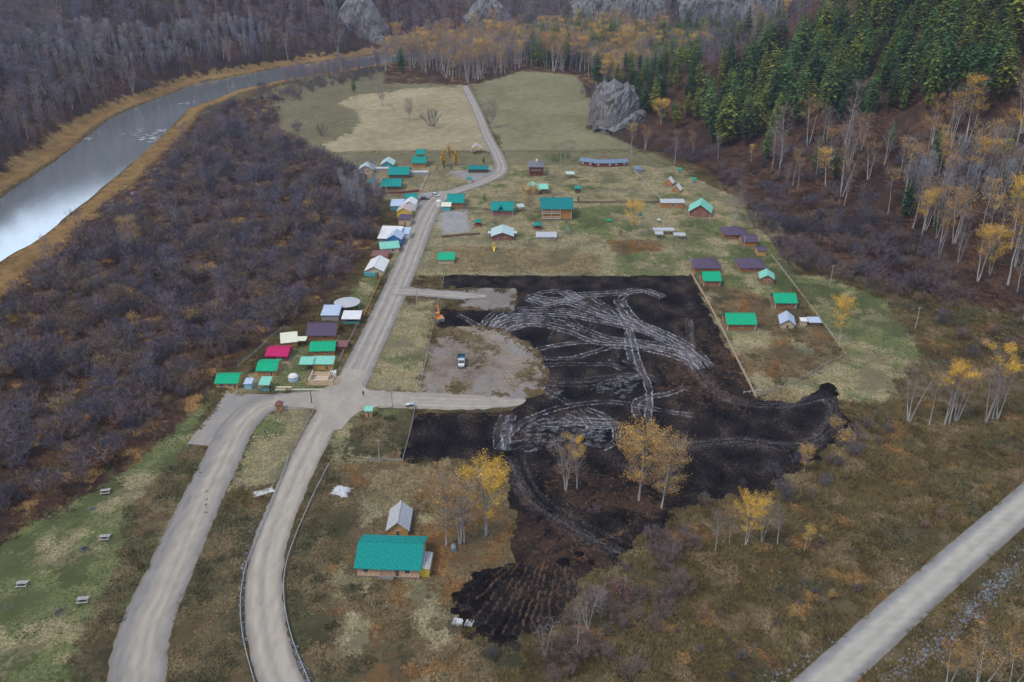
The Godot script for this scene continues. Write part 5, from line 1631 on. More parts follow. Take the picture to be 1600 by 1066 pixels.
	for t: Array in [
		["larch", 0, Vector2(-37.28, -479.61), 8.79, "left of three small golden larches by the far track", "larch_tree"],
		["larch", 0, Vector2(-35.33, -498.55), 7.25, "rearmost of three small golden larches by the far track", "larch_tree"],
		["larch", 0, Vector2(-30.81, -482.24), 8.12, "right of three small golden larches by the far track", "larch_tree"],
		["conifer", 2, Vector2(-118.54, -684.88), 13.07, "lone dark pine on the far pasture", "pine_tree"],
		["conifer", 2, Vector2(187.89, -320.88), 16.5, "broad dark pine at the right edge among the birches", "pine_tree"],
		["conifer", 0, Vector2(-40.28, -473.15), 2.8, "leftmost of three tiny firs beside the far track", "fir_tree"],
		["conifer", 1, Vector2(-36.49, -473.15), 3.5, "middle of three tiny firs beside the far track", "fir_tree"],
		["conifer", 2, Vector2(-32.7, -473.15), 2.8, "rightmost of three tiny firs beside the far track", "fir_tree"],
		["conifer", 0, Vector2(-13.23, -416.12), 4.12, "small fir left of the dormer house", "fir_tree"],
		["conifer", 1, Vector2(31.62, -415.1), 3.8, "small fir right of the big log house", "fir_tree"],
		["conifer", 2, Vector2(-15.48, -484.89), 4.27, "green fir behind the long dark teal shed", "fir_tree"],
	]:
		plant(t[0], t[2], t[3], t[5], t[4], "tree", "", t[1], 0, true)
	for t: Array in [
		["leafy_bush", 2, Vector2(-127.31, -219.01), 8.0, "large olive-yellow bush at the thicket's near edge"],
		["leafy_bush", 0, Vector2(-155.95, -310.39), 5.0, "small golden bush in the riverside thicket"],
		["leafy_bush", 2, Vector2(-135.6, -251.82), 6.5, "olive bush in the riverside thicket"],
		["leafy_bush", 2, Vector2(-120.76, -247.47), 7.0, "brown-green bush in the lower thicket"],
		["leafy_bush", 0, Vector2(-90.96, -258.58), 6.0, "tan bush at the thicket's edge left of the magenta roof"],
		["bush", 0, Vector2(-104.99, -231.2), 8.5, "broad grey willow bush at the thicket's near corner"],
		["bush", 1, Vector2(-109.65, -254.04), 8.0, "tall grey willow bush beside the yellow hut"],
		["leafy_bush", 0, Vector2(88.54, -201.72), 6.0, "orange-brown bush at the end of the peat"],
		["leafy_bush", 0, Vector2(88.38, -209.1), 5.0, "rusty bush beside the haul road's end"],
		["leafy_bush", 1, Vector2(22.31, -143.26), 6.0, "bright russet bush below the furrows"],
		["bush", 2, Vector2(45.71, -173.78), 5.5, "round grey-green willow at the edge of the peat"],
		["bush", 0, Vector2(19.6, -171.3), 3.5, "pale bare bush beneath the birches on the peat"],
		["bush", 1, Vector2(31.85, -161.9), 4.5, "grey willow bush at the end of the muddy track"],
		["bush", 1, Vector2(-51.32, -576.66), 13.0, "round bare bush on the pale far field"],
		["bush", 0, Vector2(-187.8, -687.37), 10.5, "dark bush by the river on the far pasture"],
		["bush", 1, Vector2(-159.18, -589.62), 9.0, "dark bush at the left edge of the far pasture"],
		["bush", 0, Vector2(-134.49, -562.45), 7.5, "low dark bush on the far pasture"],
		["bush", 1, Vector2(-117.36, -550.53), 9.0, "dark bush where the pasture meets the pale field"],
		["bush", 0, Vector2(54.88, -668.06), 10.5, "dark bush on the green field before the rock face"],
		["bush", 3 - 1, Vector2(62.49, -686.14), 9.0, "taller bush beside the dark bush before the rock face"],
		["bush", 0, Vector2(47.02, -367.55), 3.0, "bare shrubs beneath the golden lawn birch"],
		["leafy_bush", 1, Vector2(-66.39, -181.52), 2.2, "dark red shrub beside the white plastic sheet"],
		["leafy_bush", 2, Vector2(63.83, -141.38), 2.2, "yellow shrub in the rough grass above the paved road"],
		["leafy_bush", 0, Vector2(66.41, -143.26), 2.6, "golden shrub in the rough grass above the paved road"],
		["leafy_bush", 0, Vector2(56.87, -137.72), 2.4, "bright yellow shrub left of the golden shrub"],
		["leafy_bush", 1, Vector2(100.5, -170.08), 2.5, "rust-red bush beside the paved road"],
		["leafy_bush", 1, Vector2(95.27, -166.5), 2.2, "second rust-red bush beside the paved road"],
		["bush", 1, Vector2(-12.01, -133.32), 3.2, "dark bush beside the scrap metal"],
		["bush", 2, Vector2(-3.67, -126.66), 3.5, "dark bush below the furrows' end"],
	]:
		plant(t[0], t[2], t[3], "shrub", t[4], "bush", "", t[1], -1, true)


# ---------------------------------------------------------------- houses, huts, stalls and sheds

func paints() -> void:
	var planks := grey_noise(256, 0.03, 3, 51, 0.62, 1.0)
	for k: Array in [["log", 0.34, 0.14, 0.055], ["orange", 0.50, 0.22, 0.06], ["ochre", 0.58, 0.34, 0.10], ["yellow", 0.78, 0.56, 0.05], ["peach", 0.66, 0.44, 0.27], ["brick", 0.30, 0.11, 0.075], ["maroon", 0.20, 0.055, 0.045], ["beige", 0.58, 0.47, 0.34], ["timber", 0.66, 0.50, 0.33], ["brown", 0.17, 0.10, 0.065], ["turquoise", 0.10, 0.40, 0.42], ["sky", 0.30, 0.52, 0.66], ["cobalt", 0.05, 0.17, 0.42], ["white", 0.80, 0.80, 0.78], ["greyboard", 0.34, 0.32, 0.30], ["darkwood", 0.10, 0.065, 0.045]]:
		mat("wall " + k[0], Color(k[1], k[2], k[3]) * 1.12, 0.85, 0.3, planks)
	var roof_weathering := grey_noise(256, 0.035, 5, 52, 0.68, 1.0)  # weathering of the roof sheets: grey noise laid over their paint
	for k: Array in [["teal", 0.012, 0.30, 0.265], ["deepteal", 0.012, 0.23, 0.23], ["green", 0.012, 0.44, 0.22], ["mint", 0.26, 0.66, 0.52], ["paleteal", 0.50, 0.66, 0.64], ["white", 0.80, 0.80, 0.78], ["cream", 0.80, 0.82, 0.62], ["purple", 0.115, 0.088, 0.135], ["magenta", 0.58, 0.025, 0.14], ["paleblue", 0.50, 0.60, 0.74], ["zinc", 0.52, 0.54, 0.56], ["brownred", 0.24, 0.12, 0.11], ["slate", 0.20, 0.21, 0.23], ["steel", 0.20, 0.28, 0.38], ["pinkish", 0.62, 0.48, 0.46]]:
		mat("roof " + k[0], Color(k[1], k[2], k[3]) * 0.88, 0.75, 0.2, roof_weathering).metallic_specular = 0.2
	mat("trim", Color(0.82, 0.80, 0.76), 0.7, 0.6)
	mat("stone base", Color(0.40, 0.38, 0.36), 0.95, 0.5, speckle)
	mat("concrete", Color(0.52, 0.50, 0.48), 0.95, 0.3, speckle)
	var glass := StandardMaterial3D.new()
	glass.resource_name = "window glass"
	glass.albedo_color = lin(0.03, 0.04, 0.05)
	glass.roughness = 0.08
	mats["glass"] = glass


func slab(st: SurfaceTool, c: Array, thick: float) -> void:
	# a sheet of some thickness under four corners that run counter-clockwise as seen from above
	var low := []
	for p: Vector3 in c:
		low.append(p - Vector3(0, thick, 0))
	hull(st, low, c)


func roof_mesh(kind: String, w: float, d: float, wall: float, rise: float, over: float) -> ArrayMesh:
	var st := tool()
	var x := w / 2 + over
	var z := d / 2 + over
	var th := 0.14
	match kind:
		"gable_x":
			var y := wall - rise * over / (d / 2)
			var top := wall + rise + th
			slab(st, [Vector3(-x, y + th, z), Vector3(x, y + th, z), Vector3(x, top, 0), Vector3(-x, top, 0)], th)
			slab(st, [Vector3(x, y + th, -z), Vector3(-x, y + th, -z), Vector3(-x, top, 0), Vector3(x, top, 0)], th)
		"gable_z":
			var y := wall - rise * over / (w / 2)
			var top := wall + rise + th
			slab(st, [Vector3(-x, y + th, -z), Vector3(-x, y + th, z), Vector3(0, top, z), Vector3(0, top, -z)], th)
			slab(st, [Vector3(x, y + th, z), Vector3(x, y + th, -z), Vector3(0, top, -z), Vector3(0, top, z)], th)
		"shed":   # low in front, high at the back
			slab(st, [Vector3(-x, wall + th, z), Vector3(x, wall + th, z), Vector3(x, wall + rise + th, -z), Vector3(-x, wall + rise + th, -z)], th)
		"shed_back":
			slab(st, [Vector3(-x, wall + rise + th, z), Vector3(x, wall + rise + th, z), Vector3(x, wall + th, -z), Vector3(-x, wall + th, -z)], th)
		"hip":
			var y := wall - 0.12
			var run := minf(x, z) * 0.95
			var top := wall + rise
			var a := Vector3(-x + run, top, -z + minf(z, run)) if x > z else Vector3(0, top, -z + run)
			var b := Vector3(x - run, top, z - minf(z, run)) if x > z else Vector3(0, top, z - run)
			if x > z:
				a.z = 0.0
				b.z = 0.0
			var e := [Vector3(-x, y, z), Vector3(x, y, z), Vector3(x, y, -z), Vector3(-x, y, -z)]
			if x > z:
				quad(st, e[0], a, b, e[1])
				quad(st, e[2], b, a, e[3])
				for t: Array in [[e[1], b, e[2]], [e[3], a, e[0]]]:
					for p: Vector3 in t:
						st.add_vertex(p)
			else:
				quad(st, e[1], b, a, e[2])
				quad(st, e[3], a, b, e[0])
				for t: Array in [[e[0], b, e[1]], [e[2], a, e[3]]]:
					for p: Vector3 in t:
						st.add_vertex(p)
			hull(st, [e[0] - Vector3(0, th, 0), e[1] - Vector3(0, th, 0), e[2] - Vector3(0, th, 0), e[3] - Vector3(0, th, 0)], [e[0] - Vector3(0, 0.004, 0), e[1] - Vector3(0, 0.004, 0), e[2] - Vector3(0, 0.004, 0), e[3] - Vector3(0, 0.004, 0)])
	return done(st)


func wall_mesh(kind: String, w: float, d: float, wall: float, rise: float) -> ArrayMesh:
	var st := tool()
	box(st, Vector3(0, wall / 2 - 0.15, 0), Vector3(w, wall + 0.3, d))
	var x := w / 2
	var z := d / 2
	match kind:
		"gable_x":
			for s: float in [-x, x]:
				for tri: Array in [[Vector3(s, wall, z), Vector3(s, wall, -z), Vector3(s, wall + rise, 0)]]:
					var list := tri if s > 0.0 else [tri[1], tri[0], tri[2]]
					for p: Vector3 in [list[0], list[2], list[1]]:
						st.add_vertex(p)
		"gable_z":
			for s: float in [-z, z]:
				var list := [Vector3(-x, wall, s), Vector3(x, wall, s), Vector3(0, wall + rise, s)]
				for p: Vector3 in ([list[0], list[2], list[1]] if s > 0.0 else list):
					st.add_vertex(p)
		"shed", "shed_back":
			var f := z if kind == "shed_back" else -z
			quad(st, Vector3(-x, wall, f), Vector3(-x, wall + rise, f), Vector3(x, wall + rise, f), Vector3(x, wall, f))
			for s: float in [-x, x]:
				for p: Vector3 in [Vector3(s, wall, -f), Vector3(s, wall + rise, f), Vector3(s, wall, f)]:
					st.add_vertex(p)
	return done(st)


func opening(parent: Node3D, called: String, at: Vector3, w: float, h: float, side := false) -> void:
	# a window or door set proud of the wall: frame of four bars, and a pane or leaf in it
	var st := tool()
	var t := 0.09
	for b: Array in [[Vector3(0, h / 2 - t / 2, 0), Vector3(w, t, 0.1)], [Vector3(0, -h / 2 + t / 2, 0), Vector3(w, t, 0.1)], [Vector3(-w / 2 + t / 2, 0, 0), Vector3(t, h - 2 * t - 0.004, 0.1)], [Vector3(w / 2 - t / 2, 0, 0), Vector3(t, h - 2 * t - 0.004, 0.1)]]:
		box(st, b[0], b[1])
	if called == "window" and w > 0.9:
		box(st, Vector3(0, 0, 0), Vector3(0.06, h - 2 * t - 0.004, 0.08))
	var o := part(called, done(st), mats["trim"], parent)
	o.position = at
	if side:
		o.rotation_degrees.y = 90
	if called == "window":
		part("pane", box_mesh(Vector3(w - 2 * t, h - 2 * t, 0.03), Vector3(0, 0, -0.02)), mats["glass"], o)
	else:
		part("leaf", box_mesh(Vector3(w - 2 * t, h - 2 * t, 0.05), Vector3(0, 0, -0.02)), mats["wall brown"], o)


func building(called: String, label: String, category: String, front: Vector2, w: float, d: float, wall: float, rise: float, kind: String, walls: String, roof: String, o := {}) -> Node3D:
	var turn: float = o.get("turn", 0.0)
	var c := front + Vector2(0, -d / 2).rotated(-deg_to_rad(turn))
	var t := thing(called, label, category, on_land(c), turn, o.get("group", ""))
	var over: float = o.get("over", 0.4)
	var base: float = o.get("base", 0.0)
	if base > 0.0:
		part("foundation", box_mesh(Vector3(w + 0.12, base + 0.3, d + 0.12), Vector3(0, base / 2 - 0.15, 0)), mats["stone base"], t)
	var up := Vector3(0, base, 0)
	if o.get("open", false):
		# a roof on posts
		for x: float in [-1.0, 1.0]:
			for z: float in [-1.0, 1.0]:
				var post := part("post", box_mesh(Vector3(0.14, wall + 0.2, 0.14), Vector3(0, wall / 2 - 0.1, 0)), mats["wall " + walls], t)
				post.position = Vector3(x * (w / 2 - 0.1), 0, z * (d / 2 - 0.1))
		if o.get("counter", false):
			part("counter", box_mesh(Vector3(w * 0.94, 1.0, 0.12), Vector3(0, 0.5, d / 2 - 0.3)), mats["wall " + o.get("counter_paint", "turquoise")], t)
	else:
		part("wall", wall_mesh(kind, w, d, wall, rise), mats["wall " + walls], t).position = up
	var r := part("roof", roof_mesh(kind, w, d, wall, rise, over), mats["roof " + roof], t)
	r.position = up
	if kind == "gable_x":
		part("ridge_cap", box_mesh(Vector3(w + 2 * over + 0.04, 0.07, 0.3), Vector3(0, wall + rise + 0.16, 0)), mats["roof " + roof], r)
	elif kind == "gable_z":
		part("ridge_cap", box_mesh(Vector3(0.3, 0.07, d + 2 * over + 0.04), Vector3(0, wall + rise + 0.16, 0)), mats["roof " + roof], r)
	for x: float in o.get("win", []):
		opening(t, "window", Vector3(x * w / 2, base + wall * 0.58, d / 2 + 0.03), minf(1.1, w * 0.2), minf(1.1, wall * 0.45))
	for z: float in o.get("side", []):
		var s := 1.0 if c.x < 0.0 else -1.0
		opening(t, "window", Vector3(s * (w / 2 + 0.03), base + wall * 0.58, z * d / 2), minf(1.1, d * 0.2), minf(1.1, wall * 0.45), true)
	for x: float in o.get("door", []):
		opening(t, "door", Vector3(x * w / 2, base + minf(1.0, wall * 0.42), d / 2 + 0.03), 0.95, minf(2.0, wall * 0.84))
	if o.get("posts", false):
		for x: float in [-1.0, 1.0]:
			for z: float in [-1.0, 1.0]:
				part("corner_board", box_mesh(Vector3(0.22, wall, 0.22), Vector3(x * (w / 2), base + wall / 2, z * (d / 2))), mats["trim"], t)
	if o.has("chimney"):
		part("chimney", box_mesh(Vector3(0.55, 1.5, 0.55), Vector3(o.chimney * w / 2, base + wall + rise + 0.2, -0.1 * d)), mats["wall brick"], t)
	return t


func build_houses() -> void:
	paints()
	near_houses()
	crossroads_huts()
	stalls()
	far_village()
	cabins()


func near_houses() -> void:
	var t := building("long_house", "long peach house under a wide teal roof with a yellow annex", "house", Vector2(-26.41, -149.53), 13.27, 10.3, 2.5, 2.5, "gable_x", "peach", "teal", {"turn": -3, "over": 0.55, "base": 0.35, "win": [-0.72, 0.62], "door": [0.3]})
	var w := 13.27
	part("porch_floor", box_mesh(Vector3(3.2, 0.4, 1.6), Vector3(-0.4, 0.2, 5.1)), mats["concrete"], t)
	part("porch_wall", box_mesh(Vector3(3.2, 0.75, 0.12), Vector3(-0.4, 0.72, 5.82)), mats["wall greyboard"], t)
	for x: float in [-1.9, 1.1]:
		part("post", box_mesh(Vector3(0.14, 2.3, 0.14), Vector3(x, 1.55, 5.6)), mats["wall timber"], t)
	part("porch_roof", box_mesh(Vector3(3.6, 0.1, 1.3), Vector3(-0.4, 2.72, 5.2)), mats["roof teal"], t)
	var a := part("annex", box_mesh(Vector3(2.0, 2.2, 5.2), Vector3(w / 2 + 1.02, 1.1, 1.9)), mats["wall yellow"], t)
	var st := tool()
	slab(st, [Vector3(w / 2 + 0.05, 2.62, 4.75), Vector3(w / 2 + 2.3, 2.32, 4.75), Vector3(w / 2 + 2.3, 2.32, -0.9), Vector3(w / 2 + 0.05, 2.62, -0.9)], 0.08)
	part("annex_roof", done(st), mats["roof zinc"], a)
	for x: float in [0.5, 1.1, 1.7, 2.2]:
		part("roof_batten", box_mesh(Vector3(0.05, 0.04, 5.6), Vector3(w / 2 + x, 2.66 - x * 0.13, 1.92)), mats["wall brown"], a)
	part("step", box_mesh(Vector3(1.6, 0.3, 0.9), Vector3(w / 2 - 0.6, 0.15, 4.95)), mats["wall brick"], t)
	building("barn", "small wooden barn with a weathered grey gable roof behind the long house", "barn", Vector2(-25.95, -163.49), 4.52, 7.4, 2.0, 2.0, "gable_z", "ochre", "zinc", {"over": 0.45, "door": [0.0]})
	var b := thing("booth", "small brown booth beside the car park road", "booth", on_land(Vector2(-66.08, -220.08)))
	booth_parts(b, 1.7, "orange", "brownred", true)
	b = thing("booth", "small wooden booth with a turquoise roof below the crossroads", "booth", on_land(Vector2(-40.09, -216.55)))
	booth_parts(b, 1.9, "ochre", "mint", false)


func booth_parts(b: Node3D, s: float, walls: String, roof: String, pointed: bool) -> void:
	part("wall", box_mesh(Vector3(s, 2.2, s), Vector3(0, 1.0, 0)), mats["wall " + walls], b)
	part("roof", roof_mesh("hip" if pointed else "shed", s, s, 2.1, 0.9 if pointed else 0.35, 0.25), mats["roof " + roof], b)
	opening(b, "door", Vector3(0, 0.95, s / 2 + 0.03), 0.8, 1.8)


func crossroads_huts() -> void:
	building("hut", "yellow hut with a stepped green roof nearest the car park", "hut", Vector2(-84.4, -231.98), 6.26, 6.0, 2.1, 1.2, "gable_x", "ochre", "green", {"win": [-0.5, 0.3], "door": [0.75]})
	building("kiosk", "tiny pale blue kiosk between the green-roofed hut and the turquoise stand", "kiosk", Vector2(-78.04, -231.59), 2.08, 2.9, 1.9, 0.3, "shed", "sky", "paleblue", {"over": 0.2})
	building("kiosk", "open turquoise stand on posts beside the stacked boards", "kiosk", Vector2(-72.83, -230.43), 2.45, 3.4, 2.3, 0.6, "shed", "turquoise", "mint", {"open": true, "counter": true})
	building("log_hut", "log hut with a flat-ridged green roof beside the yurt", "hut", Vector2(-74.6, -239.93), 5.65, 7.0, 2.0, 1.1, "gable_x", "orange", "green", {"side": [0.2], "win": [-0.3], "door": [0.5]})
	building("hut", "hut with a bright magenta roof", "hut", Vector2(-73.86, -250.06), 6.44, 6.7, 1.8, 1.2, "gable_x", "maroon", "magenta", {"turn": -3, "win": [0.2]})
	building("shed", "orange plank shed with a slanting cream roof behind the magenta roof", "shed", Vector2(-71.94, -259.5), 4.98, 5.5, 1.8, 0.9, "shed", "orange", "cream", {"turn": 14, "over": 0.3})
	building("canopy", "small cream canopy on posts between the magenta roof and the green log house", "canopy", Vector2(-68.4, -260.43), 2.91, 2.6, 1.9, 0.2, "shed", "darkwood", "cream", {"open": true, "over": 0.15})
	building("log_house", "orange log house with a bright green roof below the purple-roofed house", "house", Vector2(-60.24, -253.59), 7.33, 6.5, 1.9, 1.3, "gable_x", "orange", "green", {"turn": 3, "win": [-0.5, 0.4], "over": 0.45})
	building("lean_to", "low red-brown lean-to beside the green-roofed log house", "shed", Vector2(-54.88, -256.75), 3.7, 3.6, 1.6, 0.4, "shed", "maroon", "brownred", {"over": 0.2})
	building("log_house", "orange log house with a broad purple-brown roof", "house", Vector2(-62.77, -264.67), 8.42, 8.9, 2.2, 2.0, "gable_x", "orange", "purple", {"over": 0.7, "win": [-0.4, 0.3]})
	building("shed", "shed with a pale blue roof behind the purple-brown roof", "shed", Vector2(-62.55, -279.66), 5.73, 6.6, 2.2, 0.8, "shed", "greyboard", "paleblue", {"over": 0.3})
	building("stall", "turquoise market stall under a slanting white roof", "stall", Vector2(-54.86, -277.07), 5.46, 4.6, 2.1, 0.7, "shed", "turquoise", "white", {"open": true, "counter": true, "over": 0.5})
	building("canopy", "mint canopy on dark posts left of the timber frame", "canopy", Vector2(-63.2, -243.24), 3.94, 3.6, 2.3, 0.7, "shed", "darkwood", "mint", {"open": true, "over": 0.2})
	building("shed", "long ochre shed with a narrow mint roof behind the timber frame", "shed", Vector2(-58.24, -244.07), 5.92, 3.6, 2.0, 0.7, "shed", "ochre", "mint", {"over": 0.35, "door": [0.4]})
	# log frame of a house being built: four walls of squared logs laid one on another, and a ladder-like platform
	var f := thing("timber_frame", "roofless frame of fresh pale logs by the crossroads", "house frame", on_land(Vector2(-57.08, -233.92) + Vector2(0, -3.2)))
	var w := 6.87
	for k in 7:
		for s: Array in [[Vector3(0, 0.18 + k * 0.26, 3.0), Vector3(w, 0.25, 0.22)], [Vector3(0, 0.18 + k * 0.26, -3.0), Vector3(w, 0.25, 0.22)], [Vector3(-w / 2, 0.31 + k * 0.26, 0), Vector3(0.22, 0.25, 6.4)], [Vector3(w / 2 - 1.4, 0.31 + k * 0.26, 0), Vector3(0.22, 0.25, 6.4)]]:
			if k > 4 and s[1].x > 1.0 and s[0].z < 0.0:
				continue
			part("log", box_mesh(s[1] + Vector3(0.5 if s[1].x > 1.0 else 0.0, 0, 0), s[0]), mats["wall timber"], f)
	part("beam", box_mesh(Vector3(w, 0.2, 0.2), Vector3(0, 2.05, 0.0)), mats["wall timber"], f)
	part("floor", box_mesh(Vector3(w - 0.4, 0.1, 5.6), Vector3(0, 0.2, 0)), mats["wall beige"], f)
	for k in 6:
		part("joist", box_mesh(Vector3(0.12, 0.14, 5.4), Vector3(w / 2 + 0.2 + k * 0.42 - 0.8, 0.35, 0.4)), mats["wall timber"], f)
	# round things of the same yard
	var y := thing("yurt", "small round tent with a pale blue band beside the log hut", "yurt", on_land(Vector2(-65.92, -235.9) + Vector2(0, -1.4)))
	var st := tool()
	lathe(st, Vector3.ZERO, [Vector2(1.5, -0.1), Vector2(1.5, 1.5)], 16)
	part("wall", done(st), mats["wall sky"], y)
	st = tool()
	lathe(st, Vector3.ZERO, [Vector2(1.58, 1.46), Vector2(1.2, 1.9), Vector2(0.5, 2.25), Vector2(0.0, 2.3)], 16)
	part("roof", done(st), mats["roof white"], y)
	st = tool()
	lathe(st, Vector3.ZERO, [Vector2(1.53, 0.6), Vector2(1.53, 0.9)], 16)
	part("band", done(st), mats["wall white"], y)
	var tank := thing("water_tank", "white cubic water tank beside the timber frame", "tank", on_land(Vector2(-54.22, -240.34)))
	part("body", box_mesh(Vector3(1.4, 1.2, 1.2), Vector3(0, 0.85, 0)), mats["wall white"], tank)
	part("pallet", box_mesh(Vector3(1.5, 0.2, 1.3), Vector3(0, 0.12, 0)), mats["wall timber"], tank)
	part("cap", box_mesh(Vector3(0.4, 0.12, 0.4), Vector3(0, 1.5, 0)), mats["roof slate"], tank)
	var disc := thing("round_canopy", "large flat white round canopy beside the road", "canopy", on_land(Vector2(-58.37, -290.43)))
	st = tool()
	var r := 4.57
	lathe(st, Vector3.ZERO, [Vector2(r, 2.3), Vector2(r + 0.03, 2.4), Vector2(r * 0.5, 2.75), Vector2(0.0, 2.95)], 28)
	part("roof", done(st), mats["roof zinc"], disc)
	for k in 8:
		part("post", box_mesh(Vector3(0.12, 2.5, 0.12), Vector3(cos(k * TAU / 8) * (r - 0.4), 1.15, sin(k * TAU / 8) * (r - 0.4))), mats["wall timber"], disc)
	# stacked boards and pipe along the road
	var boards := thing("board_stack", "stack of pale boards beside the turquoise stand", "boards", on_land(Vector2(-67.89, -232.75)))
	for k in 6:
		part("board", box_mesh(Vector3(4.94, 0.1, 0.22), Vector3(0.1 * (k % 3), 0.1 + 0.11 * (k / 3), -0.3 + 0.28 * (k % 3))), mats["wall timber"], boards)
	var pipe := thing("log_pile", "long pale green poles lying along the road verge", "poles", on_land(Vector2(-62.89, -231.59)))
	for k in 3:
		st = tool()
		tube(st, [Vector3(-7.2, 0.16, 0.3 * k), Vector3(7.2, 0.16, 0.3 * k - 0.1)], [0.15, 0.13], 7)
		part("pole", done(st), mat("barked pole", Color(0.52, 0.55, 0.40), 0.9, 0.5), pipe)


func stalls() -> void:
	var t := building("stall", "white-roofed stall with an orange gable and turquoise awning", "stall", Vector2(-52.99, -320.57), 6.65, 11.4, 2.4, 1.7, "gable_z", "beige", "white", {"turn": -4, "over": 0.5, "door": [0.4]})
	part("gable_board", box_mesh(Vector3(4.6, 0.5, 0.1), Vector3(0, 2.75, 4.85)), mats["wall orange"], t)
	part("awning", box_mesh(Vector3(4.4, 1.5, 1.6), Vector3(-1.6, 1.0, 5.7)), mats["wall turquoise"], t)
	building("shed", "low shed with a dark roof striped white behind the white-roofed stall", "shed", Vector2(-53.44, -336.94), 6.17, 5.0, 1.9, 0.6, "shed", "orange", "brownred", {"turn": -6, "over": 0.3})
	building("stall", "hall with a sea-green roof on the stalls' row", "stall", Vector2(-49.88, -345.66), 7.35, 7.7, 2.3, 1.4, "gable_x", "beige", "mint", {"turn": 14, "over": 0.4, "win": [0.3]})
	building("stall", "large stall with a broad white sheet roof behind the blue gable", "stall", Vector2(-51.99, -356.32), 8.08, 10.8, 2.6, 1.6, "shed", "greyboard", "white", {"turn": -4, "over": 0.5})
	building("stall", "bright blue gabled stall with a pale blue roof", "stall", Vector2(-49.38, -354.76), 5.9, 7.2, 3.0, 1.8, "gable_z", "cobalt", "paleblue", {"turn": -4, "over": 0.4, "door": [0.0]})
	building("stall", "small pale blue roofed wing beside the blue gabled stall", "stall", Vector2(-45.94, -362.67), 3.55, 6.0, 2.4, 0.8, "shed", "white", "paleblue", {"turn": -4, "over": 0.3})
	building("shop", "peach shop with a purple roof and a yellow gable behind it", "shop", Vector2(-47.83, -380.27), 5.12, 5.4, 2.8, 0.7, "shed", "peach", "purple", {"turn": -3, "over": 0.25, "door": [0.1]})
	building("shop", "yellow gabled shop behind the purple roof", "shop", Vector2(-49.28, -391), 6.12, 6.6, 3.0, 1.7, "gable_z", "yellow", "pinkish", {"turn": -3, "over": 0.3, "win": [0.0]})
	building("shop", "white-roofed shop at the top of the stalls' row", "shop", Vector2(-47.81, -402.26), 5.38, 7.2, 2.8, 1.6, "gable_z", "white", "white", {"turn": -3, "over": 0.3})
	building("shed", "shed with a flat pale blue roof at the back of the stalls' row", "shed", Vector2(-53.67, -401.3), 5.67, 7.8, 2.4, 0.8, "shed", "turquoise", "paleblue", {"over": 0.3})
	building("shop", "small shop with a teal roof at the upper end of the stalls' row", "shop", Vector2(-48.31, -413.08), 5.2, 7.2, 2.4, 1.3, "gable_x", "beige", "teal", {"over": 0.4})
	building("house", "orange house with a two-tone teal and green roof by the bend of the road", "house", Vector2(-26.62, -408.1), 6.96, 10.8, 2.2, 2.3, "gable_x", "orange", "teal", {"over": 0.7, "win": [-0.3, 0.4]})
	building("kiosk", "kiosk with a cream roof and mint front by the bend of the road", "kiosk", Vector2(-30.71, -401.3), 4.17, 3.8, 2.2, 0.7, "shed", "turquoise", "cream", {"over": 0.3})
	building("kiosk", "narrow white booth beside the cream-roofed kiosk", "kiosk", Vector2(-34.72, -407.12), 1.81, 2.4, 2.6, 0.2, "shed", "white", "white", {"over": 0.1})


